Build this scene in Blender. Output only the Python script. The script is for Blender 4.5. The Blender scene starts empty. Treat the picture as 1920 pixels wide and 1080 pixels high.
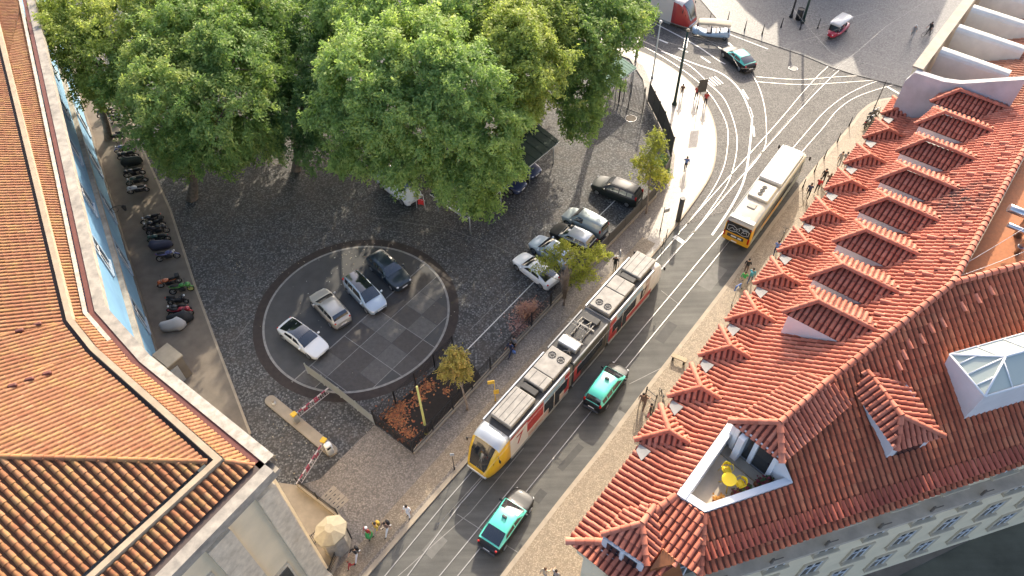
import bpy, math, random
import numpy as np
from mathutils import Vector, Matrix
rnd = random.Random(7)
rng = np.random.default_rng(11)
SC = bpy.context.scene
COL = SC.collection
RAD = math.radians
# ------------------------------------------------------------------ camera model (a drone 48 m above the street)
F, TH, ROLL, H = 1385.0, RAD(39.8), RAD(-1.34), 48.0
CAMM = Matrix.Rotation(TH, 3, 'X') @ Matrix.Rotation(ROLL, 3, 'Z')
CAMP = Vector((0, 0, H))
def ray(px, py):
    return CAMM @ Vector(((px - 960) / F, -(py - 540) / F, -1.0))
def at(px, py, z=0.0):
    d = ray(px, py)
    return CAMP + d * ((z - H) / d.z)
SUN_EL, SUN_AZ = 29.0, 75.0           # azimuth measured from +X towards +Y
sd_sun = Vector((math.cos(RAD(SUN_EL)) * math.cos(RAD(SUN_AZ)), math.cos(RAD(SUN_EL)) * math.sin(RAD(SUN_AZ)), math.sin(RAD(SUN_EL))))
class Plane:
    def __init__(s, p, n):
        s.p = Vector(p); s.n = Vector(n).normalized()
        if s.n.z < 0: s.n = -s.n
    def hit(s, px, py):
        d = ray(px, py)
        return CAMP + d * (s.n.dot(s.p - CAMP) / s.n.dot(d))
    def z(s, x, y):
        return s.p.z - (s.n.x * (x - s.p.x) + s.n.y * (y - s.p.y)) / s.n.z
def plane_pitch(p, az, pitch):
    a, t = RAD(az), math.tan(RAD(pitch))
    return Plane(p, (-t * math.cos(a), -t * math.sin(a), 1))
def plane3(a, b, c):
    return Plane(a, (Vector(b) - Vector(a)).cross(Vector(c) - Vector(a)))
def meet(a, b):
    d = a.n.cross(b.n).normalized()
    m = Matrix((a.n, b.n, d))
    p = m.inverted() @ Vector((a.n.dot(a.p), b.n.dot(b.p), d.dot(a.p)))
    return p, d
def meet3(a, b, c):
    return Matrix((a.n, b.n, c.n)).inverted() @ Vector((a.n.dot(a.p), b.n.dot(b.p), c.n.dot(c.p)))
BLOT = tuple(at(1800, 372, 20.0))
# ------------------------------------------------------------------ materials
MATS = {}
def nt(name):
    m = bpy.data.materials.new(name); m.use_nodes = True
    t = m.node_tree; t.nodes.clear()
    o = t.nodes.new('ShaderNodeOutputMaterial'); b = t.nodes.new('ShaderNodeBsdfPrincipled')
    t.links.new(b.outputs[0], o.inputs[0])
    return m, t, b, o
def N(t, typ, **kw):
    n = t.nodes.new(typ)
    for k, v in kw.items():
        if k.startswith('i_'): n.inputs[int(k[2:])].default_value = v
        else: setattr(n, k, v)
    return n
def coords(t, scale=None):
    c = N(t, 'ShaderNodeTexCoord')
    return c.outputs['Object']
def noise(t, vec, scale, detail=4, rough=.6):
    n = N(t, 'ShaderNodeTexNoise'); n.inputs['Scale'].default_value = scale
    n.inputs['Detail'].default_value = detail; n.inputs['Roughness'].default_value = rough
    t.links.new(vec, n.inputs['Vector']); return n.outputs[0]
def ramp(t, fac, stops):
    r = N(t, 'ShaderNodeValToRGB'); e = r.color_ramp.elements
    while len(e) < len(stops): e.new(.5)
    for el, (p, c) in zip(e, stops):
        el.position = p; el.color = (*c, 1) if not isinstance(c, float) else (c, c, c, 1)
    t.links.new(fac, r.inputs[0]); return r.outputs[0]
def mixc(t, fac, a, b, mode='MIX'):
    m = N(t, 'ShaderNodeMix', data_type='RGBA', blend_type=mode)
    for s, v in ((0, fac), (6, a), (7, b)):
        if isinstance(v, (int, float)): m.inputs[s].default_value = v
        elif isinstance(v, tuple): m.inputs[s].default_value = (*v, 1)
        else: t.links.new(v, m.inputs[s])
    return m.outputs[2]
def bump(t, b, hgt, strength=.4, dist=.05):
    n = N(t, 'ShaderNodeBump'); n.inputs['Strength'].default_value = strength; n.inputs['Distance'].default_value = dist
    t.links.new(hgt, n.inputs['Height']); t.links.new(n.outputs[0], b.inputs['Normal'])
def pm(name, col, rough=.6, metal=0.0, var=.0, vs=3.0, col2=None, spec=.5, bs=0.0, bscale=20, coat=0):
    """plain material with soft natural variation"""
    if name in MATS: return MATS[name]
    m, t, b, o = nt(name)
    b.inputs['Roughness'].default_value = rough; b.inputs['Metallic'].default_value = metal
    b.inputs['Specular IOR Level'].default_value = spec
    if coat: b.inputs['Coat Weight'].default_value = coat; b.inputs['Coat Roughness'].default_value = .08
    if var or col2:
        v = coords(t); n = noise(t, v, vs, 6)
        c2 = col2 or tuple(max(0, c * (1 - var)) for c in col)
        c = ramp(t, n, [(.3, c2), (.7, col)])
        t.links.new(c, b.inputs['Base Color'])
    else: b.inputs['Base Color'].default_value = (*col, 1)
    if bs:
        v = coords(t); bump(t, b, noise(t, v, bscale, 3), bs, .02)
    MATS[name] = m; return m
def glassm(name, col=(.012, .016, .02), rough=.06):
    m = pm(name, col, rough, 0, spec=.8); m.node_tree.nodes['Principled BSDF'].inputs['IOR'].default_value = 1.75; return m
def cobble(name, ca, cb, mortar, scale, stain=None, stain_amt=.5, rough=.7, speck=None, spec=.4):
    if name in MATS: return MATS[name]
    m, t, b, o = nt(name); v = coords(t)
    vo = N(t, 'ShaderNodeTexVoronoi'); vo.inputs['Scale'].default_value = scale; t.links.new(v, vo.inputs['Vector'])
    sep = N(t, 'ShaderNodeSeparateColor'); t.links.new(vo.outputs['Color'], sep.inputs[0])
    c = mixc(t, sep.outputs[0], ca, cb)
    edge = ramp(t, vo.outputs['Distance'], [(.42, 0.0), (.62, 1.0)])
    c = mixc(t, edge, c, mortar)
    n1 = noise(t, v, .55, 6, .65)
    if stain: c = mixc(t, ramp(t, n1, [(.42, 0.0), (.68, stain_amt)]), c, stain)
    n3 = noise(t, v, 2.6, 5, .7)
    c = mixc(t, .6, c, ramp(t, n3, [(.3, .62), (.7, 1.25)]), 'MULTIPLY')
    if speck:
        n2 = noise(t, v, 9, 8, .8); n4 = noise(t, v, .35, 3)
        f = N(t, 'ShaderNodeMath', operation='MULTIPLY'); t.links.new(ramp(t, n2, [(.57, 0.0), (.64, 1.0)]), f.inputs[0])
        t.links.new(ramp(t, n4, [(.35, .15), (.7, 1.0)]), f.inputs[1])
        c = mixc(t, f.outputs[0], c, speck)
    t.links.new(c, b.inputs['Base Color'])
    b.inputs['Roughness'].default_value = rough; b.inputs['Specular IOR Level'].default_value = spec
    bump(t, b, vo.outputs['Distance'], .35, .02)
    MATS[name] = m; return m
def asphalt(name, ca, cb, rough=.6, spec=.5, patch=.5):
    m, t, b, o = nt(name); v = coords(t)
    c = ramp(t, noise(t, v, .35, 5, .6), [(.3, ca), (.7, cb)])
    c = mixc(t, .55, c, ramp(t, noise(t, v, 24, 3, .8), [(.25, .6), (.75, 1.35)]), 'MULTIPLY')
    br = N(t, 'ShaderNodeTexNoise'); br.inputs['Scale'].default_value = 1.6; br.inputs['Detail'].default_value = 8
    mp = N(t, 'ShaderNodeMapping'); mp.inputs['Rotation'].default_value = (0, 0, RAD(-52)); mp.inputs['Scale'].default_value = (.12, 1.6, 1)
    t.links.new(v, mp.inputs[0]); t.links.new(mp.outputs[0], br.inputs['Vector'])
    c = mixc(t, patch, c, ramp(t, br.outputs[0], [(.32, .68), (.66, 1.2)]), 'MULTIPLY')
    t.links.new(c, b.inputs['Base Color'])
    b.inputs['Roughness'].default_value = rough; b.inputs['Specular IOR Level'].default_value = spec
    bump(t, b, noise(t, v, 60, 2), .25, .01)
    MATS[name] = m; return m
def tile_mat(name, a, b_, c_, lich=None, lich_amt=.5, dark=None, dark_amt=.5, rough=.75, blot=False):
    m, t, b, o = nt(name); v = coords(t)
    at_ = N(t, 'ShaderNodeAttribute', attribute_name='tint')
    c = ramp(t, at_.outputs['Fac'], [(0.0, a), (.5, b_), (1.0, c_)])
    c = mixc(t, .7, c, ramp(t, noise(t, v, 5, 6, .75), [(.25, .66), (.75, 1.25)]), 'MULTIPLY')
    oi = N(t, 'ShaderNodeObjectInfo'); c = mixc(t, 1.0, c, ramp(t, oi.outputs['Random'], [(0.0, .86), (1.0, 1.1)]), 'MULTIPLY')
    if lich: c = mixc(t, ramp(t, noise(t, v, 1.1, 8, .75), [(.46, 0.0), (.66, lich_amt)]), c, lich)
    if dark: c = mixc(t, ramp(t, noise(t, v, .5, 7, .7), [(.45, 0.0), (.7, dark_amt)]), c, dark)
    if blot:   # the sooty patch on the street slope
        vm = N(t, 'ShaderNodeVectorMath', operation='DISTANCE'); t.links.new(v, vm.inputs[0]); vm.inputs[1].default_value = BLOT
        f = N(t, 'ShaderNodeMath', operation='MULTIPLY'); t.links.new(ramp(t, vm.outputs['Value'], [(.5, 1.0), (1.0, 0.0)]), f.inputs[0])
        sc_ = N(t, 'ShaderNodeMath', operation='MULTIPLY'); t.links.new(vm.outputs['Value'], sc_.inputs[0]); sc_.inputs[1].default_value = .42
        t.links.new(ramp(t, sc_.outputs[0], [(.35, 1.0), (1.0, 0.0)]), f.inputs[0]); t.links.new(ramp(t, noise(t, v, 1.8, 7, .8), [(.42, 0.0), (.6, 1.0)]), f.inputs[1])
        c = mixc(t, f.outputs[0], c, (.045, .032, .03))
    t.links.new(c, b.inputs['Base Color']); b.inputs['Roughness'].default_value = rough
    b.inputs['Specular IOR Level'].default_value = .3
    MATS[name] = m; return m
def leaf_mat(name, a, b_, c_, trans=.35):
    m, t, b, o = nt(name)
    at_ = N(t, 'ShaderNodeAttribute', attribute_name='tint')
    c = ramp(t, at_.outputs['Fac'], [(0.0, a), (.55, b_), (1.0, c_)])
    t.links.new(c, b.inputs['Base Color']); b.inputs['Roughness'].default_value = .55
    b.inputs['Specular IOR Level'].default_value = .25
    tr = N(t, 'ShaderNodeBsdfTranslucent'); mx = N(t, 'ShaderNodeMixShader'); mx.inputs[0].default_value = trans
    c2 = mixc(t, 1.0, c, (1.15, 1.2, .75), 'MULTIPLY')
    t.links.new(c2, tr.inputs[0]); t.links.new(b.outputs[0], mx.inputs[1]); t.links.new(tr.outputs[0], mx.inputs[2])
    t.links.new(mx.outputs[0], o.inputs[0]); MATS[name] = m; return m
def slab_mat(name, cols, rough=.6):
    m, t, b, o = nt(name); v = coords(t)
    at_ = N(t, 'ShaderNodeAttribute', attribute_name='tint')
    c = ramp(t, at_.outputs['Fac'], cols)
    c = mixc(t, .8, c, ramp(t, noise(t, v, 3, 7, .7), [(.25, .6), (.75, 1.35)]), 'MULTIPLY')
    c = mixc(t, .35, c, ramp(t, noise(t, v, 40, 2), [(.3, .6), (.7, 1.4)]), 'MULTIPLY')
    t.links.new(c, b.inputs['Base Color']); b.inputs['Roughness'].default_value = rough; MATS[name] = m; return m
# ------------------------------------------------------------------ mesh builder
class MB:
    def __init__(s, M=None):
        s.v = []; s.f = []; s.mi = []; s.sm = []; s.t = []; s.M = M
    def add(s, vs, fs, mat=0, smooth=False, tint=.5):
        k = len(s.v)
        if s.M is not None: vs = [s.M @ Vector(v) for v in vs]
        s.v += [tuple(v) for v in vs]
        for f in fs:
            s.f.append(tuple(k + i for i in f)); s.mi.append(mat); s.sm.append(smooth); s.t.append(tint)
    def box(s, c, d, rz=0, mat=0, tint=.5, ax=None):
        """box centred at c with full sizes d; rz turn about z; ax optional (X,Y,Z) axes"""
        X, Y, Z = ax or (Vector((math.cos(rz), math.sin(rz), 0)), Vector((-math.sin(rz), math.cos(rz), 0)), Vector((0, 0, 1)))
        c = Vector(c); vs = []
        for k in (-.5, .5):
            for j, i in ((-.5, -.5), (-.5, .5), (.5, .5), (.5, -.5)):
                vs.append(c + X * (i * d[0]) + Y * (j * d[1]) + Z * (k * d[2]))
        s.add(vs, [(3, 2, 1, 0), (4, 5, 6, 7), (0, 1, 5, 4), (1, 2, 6, 5), (2, 3, 7, 6), (3, 0, 4, 7)], mat, False, tint)
    def rbox(s, c, d, r=.05, rz=0, mat=0, smooth=True):
        """box with rounded vertical edges and a chamfered top"""
        X, Y = Vector((math.cos(rz), math.sin(rz), 0)), Vector((-math.sin(rz), math.cos(rz), 0)); c = Vector(c)
        rings = []
        for z, ins in ((-d[2] / 2, 0), (d[2] / 2 - r * .7, 0), (d[2] / 2 - r * .2, r * .3), (d[2] / 2, r)):
            ring = []
            for qx, qy, a0 in ((1, 1, 0), (-1, 1, 90), (-1, -1, 180), (1, -1, 270)):
                for a in (0, 45, 90):
                    an = RAD(a0 + a); ring.append(c + X * (qx * (d[0] / 2 - r) + (r - ins) * math.cos(an)) + Y * (qy * (d[1] / 2 - r) + (r - ins) * math.sin(an)) + Vector((0, 0, z)))
            rings.append(ring)
        s.loft(rings, True, mat, smooth)
    def prism(s, poly, z0, z1, mat=0, tint=.5):
        """poly of (x, y) or 3-D points; z1 may be None to use the points' own z as the top"""
        n = len(poly); P = [Vector(p) if len(p) == 3 else Vector((p[0], p[1], 0)) for p in poly]
        ar = sum(P[i].x * P[(i + 1) % n].y - P[(i + 1) % n].x * P[i].y for i in range(n))
        if ar < 0: P = P[::-1]
        vs = [(p.x, p.y, z0) for p in P] + [(p.x, p.y, p.z if z1 is None else z1) for p in P]
        s.add(vs, [tuple(range(n - 1, -1, -1)), tuple(range(n, 2 * n))] + [(i, (i + 1) % n, n + (i + 1) % n, n + i) for i in range(n)], mat, False, tint)
    def poly(s, pts, mat=0, tint=.5): s.add(pts, [tuple(range(len(pts)))], mat, False, tint)
    def tube(s, p, q, r0, r1=None, n=8, mat=0, smooth=True, caps=True, tint=.5):
        s.path([p, q], [r0, r0 if r1 is None else r1], n, mat, smooth, caps, tint)
    def path(s, pts, r, n=8, mat=0, smooth=True, caps=True, tint=.5, closed=False):
        pts = [Vector(p) for p in pts]; m = len(pts)
        rs = r if isinstance(r, (list, tuple)) else [r] * m
        rings = []; up = None
        for i in range(m):
            a = pts[i - 1] if (i > 0 or closed) else pts[i]; b = pts[(i + 1) % m] if (i < m - 1 or closed) else pts[i]
            d = (b - a).normalized()
            if up is None: up = Vector((0, 0, 1)) if abs(d.z) < .9 else Vector((1, 0, 0))
            x = up.cross(d)
            if x.length < 1e-4: x = Vector((0, 1, 0)).cross(d)
            x.normalize(); y = d.cross(x).normalized(); up = y
            rings.append([pts[i] + x * (rs[i] * math.cos(2 * math.pi * k / n)) + y * (rs[i] * math.sin(2 * math.pi * k / n)) for k in range(n)])
        if closed: rings.append(rings[0])
        s.loft(rings, caps and not closed, mat, smooth, tint)
    def loft(s, rings, caps=True, mat=0, smooth=True, tint=.5, closed=True, matf=None):
        n = len(rings[0]); vs = [v for r in rings for v in r]; fs = []
        k0 = len(s.f)
        for i in range(len(rings) - 1):
            for k in range(n if closed else n - 1):
                fs.append((i * n + k, i * n + (k + 1) % n, (i + 1) * n + (k + 1) % n, (i + 1) * n + k))
        s.add(vs, fs, mat, smooth, tint)
        if matf:
            q = 0
            for i in range(len(rings) - 1):
                for k in range(n if closed else n - 1):
                    s.mi[k0 + q] = matf(i, k); q += 1
        if caps:
            k = len(s.v) - len(vs)
            s.f.append(tuple(k + i for i in range(n - 1, -1, -1))); s.f.append(tuple(k + (len(rings) - 1) * n + i for i in range(n)))
            s.mi += [mat, mat]; s.sm += [False, False]; s.t += [tint, tint]
    def ball(s, c, r, mat=0, n=10, m=6, tint=.5):
        r = r if isinstance(r, (tuple, list)) else (r, r, r); c = Vector(c)
        rings = [[c + Vector((r[0] * math.sin(math.pi * (i + .02) / (m + .04)) * math.cos(2 * math.pi * k / n), r[1] * math.sin(math.pi * (i + .02) / (m + .04)) * math.sin(2 * math.pi * k / n), -r[2] * math.cos(math.pi * (i + .02) / (m + .04)))) for k in range(n)] for i in range(m + 1)]
        s.loft(rings, True, mat, True, tint)
    def ring(s, c, R, r, axis='Y', n=20, k=6, mat=0):
        c = Vector(c); pts = []
        for i in range(n):
            a = 2 * math.pi * i / n; q = (math.cos(a) * R, math.sin(a) * R)
            pts.append(c + (Vector((q[0], 0, q[1])) if axis == 'Y' else Vector((q[0], q[1], 0)) if axis == 'Z' else Vector((0, q[0], q[1]))))
        s.path(pts, r, k, mat, True, False, .5, True)
    def disc(s, c, r, axis='Y', t=.02, n=16, mat=0):
        d = {'X': Vector((1, 0, 0)), 'Y': Vector((0, 1, 0)), 'Z': Vector((0, 0, 1))}[axis]
        s.tube(Vector(c) - d * t / 2, Vector(c) + d * t / 2, r, r, n, mat, False)
    def build(s, name, mats, parent=None, loc=None, tint=False):
        me = bpy.data.meshes.new(name); me.from_pydata(s.v, [], s.f)
        for m in (mats if isinstance(mats, (list, tuple)) else [mats]): me.materials.append(m)
        if s.f:
            me.polygons.foreach_set('material_index', s.mi); me.polygons.foreach_set('use_smooth', s.sm)
            if tint:
                a = me.attributes.new('tint', 'FLOAT', 'FACE'); a.data.foreach_set('value', s.t)
        me.update()
        o = bpy.data.objects.new(name, me); COL.objects.link(o)
        if parent: o.parent = parent
        if loc is not None: o.location = loc
        return o
def tag(o, label, cat, group=None, kind=None):
    if label: o['label'] = label
    if cat: o['category'] = cat
    if group: o['group'] = group
    if kind: o['kind'] = kind
    return o
def thing(name, label, cat, loc=(0, 0, 0), rz=0, group=None):
    o = bpy.data.objects.new(name, None); COL.objects.link(o); o.empty_display_size = .3
    o.location = loc; o.rotation_euler = (0, 0, rz)
    return tag(o, label, cat, group)
def struct(o): o['kind'] = 'structure'; return o
def dup(root, loc=None, rz=None, label=None, parent=None):
    """a copy of a thing or part with copies of everything below it"""
    r = root.copy(); COL.objects.link(r)
    if parent is not None: r.parent = parent
    if loc is not None: r.location = loc
    if rz is not None: r.rotation_euler = (0, 0, rz)
    if label: r['label'] = label
    for ch in list(root.children): dup(ch, parent=r)
    return r
def text_part(txt, size, mat, parent, M, name='lettering', ext=.004, spacing=1.0):
    c = bpy.data.curves.new(name, 'FONT'); c.body = txt; c.size = size; c.align_x = 'CENTER'; c.align_y = 'CENTER'; c.extrude = ext
    c.space_character = spacing
    o = bpy.data.objects.new('tmp', c); COL.objects.link(o)
    dg = bpy.context.evaluated_depsgraph_get(); me = bpy.data.meshes.new_from_object(o.evaluated_get(dg))
    bpy.data.objects.remove(o); me.name = name; me.materials.clear(); me.materials.append(mat)
    q = bpy.data.objects.new(name, me); COL.objects.link(q); q.parent = parent; q.matrix_local = M
    return q
def frame_m(o, x, y):
    """matrix with origin o, local x along x, local y along y"""
    x = Vector(x).normalized(); y = (Vector(y) - x * x.dot(Vector(y))).normalized(); z = x.cross(y)
    return Matrix(((x.x, y.x, z.x, o[0]), (x.y, y.y, z.y, o[1]), (x.z, y.z, z.z, o[2]), (0, 0, 0, 1)))
# ------------------------------------------------------------------ roof tiles: rows of barrel tiles over a sloping facet
ROOFC = [0]
def tile_facet(mb, pts, sp=.29, course=.45, r=.105, up=None, lift=0.0, pan=True, hz=.95):
    P = [Vector(p) for p in pts]; n = Vector((0, 0, 0))
    for i in range(len(P)):
        a, b = P[i], P[(i + 1) % len(P)]
        n += Vector(((a.y - b.y) * (a.z + b.z), (a.z - b.z) * (a.x + b.x), (a.x - b.x) * (a.y + b.y)))
    n.normalize()
    if n.z < 0: n = -n; P = P[::-1]
    u = Vector((0, 0, 1)) if up is None else Vector(up)
    u = (u - n * u.dot(n)).normalized(); e = u.cross(n).normalized()
    O = P[0]; q = [((p - O).dot(e), (p - O).dot(u)) for p in P]
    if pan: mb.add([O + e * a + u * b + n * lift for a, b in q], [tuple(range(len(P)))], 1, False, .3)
    amin, amax = min(a for a, _ in q), max(a for a, _ in q); bmin = min(b for _, b in q)
    k = max(1, int(round((amax - amin) / sp))); s_ = (amax - amin) / k
    cs = [(math.cos(math.pi * i / 4), math.sin(math.pi * i / 4)) for i in range(5)]
    for i in range(k):
        a = amin + (i + .5) * s_; xs = []
        for j in range(len(q)):
            (a0, b0), (a1, b1) = q[j], q[(j + 1) % len(q)]
            if (a0 <= a) != (a1 <= a): xs.append(b0 + (b1 - b0) * (a - a0) / (a1 - a0))
        xs.sort()
        for b0, b1 in zip(xs[::2], xs[1::2]):
            j0 = int(math.floor((b0 - bmin) / course)); j1 = int(math.ceil((b1 - bmin) / course))
            for j in range(j0, j1):
                lo = max(b0, bmin + j * course - .03); hi = min(b1, bmin + (j + 1) * course)
                if hi - lo < .05: continue
                ra, rb = r * rnd.uniform(.96, 1.06), r * .84; da = rnd.uniform(-.012, .012)
                v = [O + e * (a + da + ra * c) + u * lo + n * (lift + .028 + ra * s2 * hz) for c, s2 in cs] + \
                    [O + e * (a + rb * c) + u * hi + n * (lift + rb * s2 * hz) for c, s2 in cs]
                tnt = min(1, max(0, rnd.gauss(.5, .22)))
                mb.add(v, [(5 + m, 6 + m, 1 + m, m) for m in range(4)], 0, True, tnt)
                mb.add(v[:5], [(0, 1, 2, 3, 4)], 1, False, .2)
def ridge_tiles(mb, a, b, r=.15, step=.42):
    a, b = Vector(a), Vector(b); L = (b - a).length; k = max(1, int(round(L / step))); d = (b - a).normalized()
    x = d.cross(Vector((0, 0, 1))).normalized(); y = x.cross(d)
    if y.z < 0: y = -y
    cs = [(math.cos(math.pi * i / 6), math.sin(math.pi * i / 6)) for i in range(7)]
    for i in range(k):
        p = a + d * (L * i / k - .03); q = a + d * (L * (i + 1) / k); r0, r1 = r * rnd.uniform(1.04, 1.12), r * .9
        v = [p + x * r0 * c + y * (r0 * s - .02) for c, s in cs] + [q + x * r1 * c + y * (r1 * s - .04) for c, s in cs]
        mb.add(v, [(7 + m, 8 + m, 1 + m, m) for m in range(6)], 0, True, min(1, max(0, rnd.gauss(.55, .2))))
        mb.add(v[:7], [tuple(range(7))], 1, False, .2)
# ------------------------------------------------------------------ palette
asphalt('road_asphalt', (.072, .072, .066), (.118, .117, .106), .7, .3, .6)
cobble('sett_paving', (.13, .122, .11), (.18, .17, .155), (.085, .08, .073), 9, (.06, .056, .05), .5, .72, spec=.3)
cobble('plaza_cobble', (.05, .051, .051), (.19, .19, .185), (.045, .045, .045), 6.5, (.09, .074, .06), .5, .8, (.3, .29, .27))
cobble('pale_cobble', (.235, .19, .13), (.35, .285, .205), (.2, .16, .11), 11, (.2, .155, .11), .45, .6, spec=.3)
cobble('sunlit_cobble', (.33, .3, .255), (.44, .4, .34), (.27, .24, .2), 14, (.26, .23, .19), .4, .5, spec=.45)  # paler copy of the cobble: sun glare on the corner put into its colour
cobble('shaded_cobble', (.19, .16, .13), (.3, .255, .205), (.14, .12, .095), 9, (.18, .155, .13), .5, .6)  # darker copy of the cobble: shade of trees and fence put into its colour
pm('concrete_strip', (.19, .158, .123), .85, var=.35, vs=.9, bs=.15)
pm('kerb_stone', (.34, .285, .21), .7, var=.25, vs=1.5)
cobble('square_paving', (.12, .117, .11), (.19, .185, .175), (.09, .088, .082), 6, (.15, .145, .135), .6, .6, spec=.4)
pm('rail_steel', (.4, .39, .365), .5, .7, var=.3, vs=2)
pm('rail_slot', (.03, .03, .03), .8)
pm('road_paint', (.72, .71, .66), .6, var=.25, vs=4)
pm('ring_stone', (.042, .03, .025), .75, var=.5, vs=2.5)
pm('ring_white', (.3, .29, .27), .75, var=.4, vs=3)
pm('ring_inner', (.07, .07, .069), .7, var=.35, vs=.8)
pm('soil', (.02, .015, .012), .9, var=.5, vs=3, bs=.4)
pm('iron', (.03, .03, .032), .5, .3)
pm('iron_dark_green', (.015, .04, .035), .45, .2)
pm('steel', (.5, .5, .5), .35, .9)
pm('white_paint', (.74, .74, .71), .55, var=.08, vs=2)
pm('white_render', (.66, .65, .63), .8, var=.12, vs=1.2)
pm('cream_render', (.84, .7, .47), .8, var=.14, vs=.7)
pm('black_plastic', (.014, .014, .015), .5)
pm('rubber', (.012, .012, .012), .75)
pm('chrome', (.6, .6, .6), .2, 1)
glassm('dark_glass')
pm('red_lamp', (.45, .012, .012), .25)
pm('clear_lamp', (.6, .62, .64), .12, 0, spec=.8)
slab_mat('checker_slab', [(0.0, (.05, .042, .036)), (.4, (.075, .068, .062)), (1.0, (.13, .126, .118))])
asphalt('side_road', (.085, .083, .06), (.14, .135, .1), .85, .2, .3)
M = MATS
def sheet(name, pts, z, mat):
    b = MB(); P = [Vector((p[0], p[1], z)) for p in pts]
    ar = sum(P[i].x * P[(i + 1) % len(P)].y - P[(i + 1) % len(P)].x * P[i].y for i in range(len(P)))
    b.poly(P if ar > 0 else P[::-1]); return struct(b.build(name, M[mat]))
def A2(l, z=0): return [at(x, y, z) for x, y in l]
def slab(name, pts, z0, z1, mat):
    b = MB(); b.prism([(p[0], p[1]) for p in pts], z0, z1); return struct(b.build(name, M[mat]))
def strip(b, pts, w, z, h=.0, mat=0):
    """a flat or raised band of width w along pts"""
    pts = [Vector((p[0], p[1], 0)) for p in pts]; L = []; Rr = []
    for i, p in enumerate(pts):
        d = (pts[min(i + 1, len(pts) - 1)] - pts[max(i - 1, 0)]).normalized(); nrm = Vector((-d.y, d.x, 0))
        L.append(p + nrm * w / 2); Rr.append(p - nrm * w / 2)
    for i in range(len(pts) - 1):
        q = [Rr[i], Rr[i + 1], L[i + 1], L[i]]
        if h:
            lo = [(v.x, v.y, z) for v in q]; hi = [(v.x, v.y, z + h) for v in q]
            b.add(lo + hi, [(4, 5, 6, 7), (0, 1, 5, 4), (2, 3, 7, 6)], mat)
        else: b.add([(v.x, v.y, z) for v in q], [(0, 1, 2, 3)], mat)
def smooth(pts, k=6):
    P = [Vector((p[0], p[1], 0)) for p in pts]; out = []
    for i in range(len(P) - 1):
        p0, p1, p2, p3 = P[max(i - 1, 0)], P[i], P[i + 1], P[min(i + 2, len(P) - 1)]
        for j in range(k):
            t = j / k
            out.append(.5 * ((2 * p1) + (p2 - p0) * t + (2 * p0 - 5 * p1 + 4 * p2 - p3) * t * t + (3 * p1 - p0 - 3 * p2 + p3) * t ** 3))
    out.append(P[-1]); return out
# ------------------------------------------------------------------ ground
sheet('ground', [(-500, -300), (500, -300), (500, 700), (-500, 700)], -.03, 'sett_paving')
KL = [(520, 1260), (600, 1178), (685, 1080), (820, 925), (887, 850), (1205, 497), (1255, 436), (1304, 371), (1333, 322), (1341, 273), (1337, 233), (1320, 193), (1289, 153), (1244, 120), (1200, 99), (1130, 72), (1000, 30)]
KR = [(800, 1270), (944, 1080), (1053, 938), (1131, 840), (1200, 747), (1345, 560), (1500, 352), (1593, 240), (1613, 213), (1638, 194), (1671, 186), (1720, 186)]
kl = smooth(A2(KL)); kr = smooth(A2(KR))
FENCE = [(775, 851), (1067, 540), (1225, 372), (1256, 318), (1258, 292), (1240, 245), (1213, 190)]
plaza = A2([(600, 900), (703, 798), (775, 851), (1067, 540), (1225, 372), (1256, 318), (1258, 292), (1240, 245), (1213, 190), (1205, 150), (1180, 112), (1120, 88), (1000, 48)]) + [Vector((8, 110, 0)), Vector((-60, 110, 0)), Vector((-50, 60, 0)), Vector((-16, 12, 0))] + A2([(560, 912)])
sheet('plaza_ground', plaza, 0.0, 'plaza_cobble')
road = kl + list(reversed(kr))
jn = A2([(1205, 497), (1500, 352)])
sheet('road', [p for p in kl[:35]] + A2([(1262, 430), (1502, 350)]) + list(reversed(kr[:37])), -.006, 'road_asphalt')
sheet('junction_road', A2([(1250, 432), (1304, 371), (1341, 273), (1320, 193), (1244, 120), (1130, 72), (1000, 30), (1000, -60)]) + [Vector((70, 130, 0)), Vector((110, 100, 0))] + A2([(1920, 120), (1720, 186), (1671, 186), (1613, 213), (1502, 350)]), -.012, 'sett_paving')
# pavements
lp = kl[:] + [Vector((p.x - 1.5, p.y + .3, 0)) for p in [kl[-1]]]
left_pave = kl + A2([(1000, 48), (1120, 88), (1180, 112), (1205, 150), (1213, 190), (1240, 245), (1258, 292), (1256, 318), (1225, 372), (1067, 540), (775, 851), (703, 798), (600, 900), (561, 911), (635, 968), (648, 996), (620, 1080), (560, 1200)])
slab('pavement', left_pave, -.05, .11, 'shaded_cobble')
cv = A2([(1205, 470), (1238, 396), (1262, 330), (1266, 292), (1246, 235), (1222, 165), (1214, 140), (1205, 122)], .11)
sheet('pavement_corner', kl[30:-4] + list(reversed(cv)), .116, 'sunlit_cobble')
_r = kr + A2([(1800, 186)]) + [Vector((45, 45, 0)), Vector((20, 22, 0)), Vector((4, 6, 0)), Vector((-8, -2, 0))]
slab('pavement_right', _r, -.05, .11, 'pale_cobble')
b = MB(); strip(b, kl, .32, -.05, .165); strip(b, kr, .3, -.05, .165); struct(b.build('kerb', M['kerb_stone']))
b = MB()
strip(b, [p + Vector((-.9, .55, 0)) for p in kl[:33]], 1.35, .117); struct(b.build('pavement_sunlit_band', M['pale_cobble']))  # paler cobble strip paints the sunlit band along the left kerb
# square beyond the junction
sq = A2([(1280, -40), (1360, 55), (1455, 87), (1500, 102), (1560, 127), (1600, 140), (1700, 165), (1790, 120)]) + [Vector((95, 95, 0)), Vector((95, 160, 0)), Vector((30, 160, 0))]
slab('square', sq, -.05, .05, 'square_paving')
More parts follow.
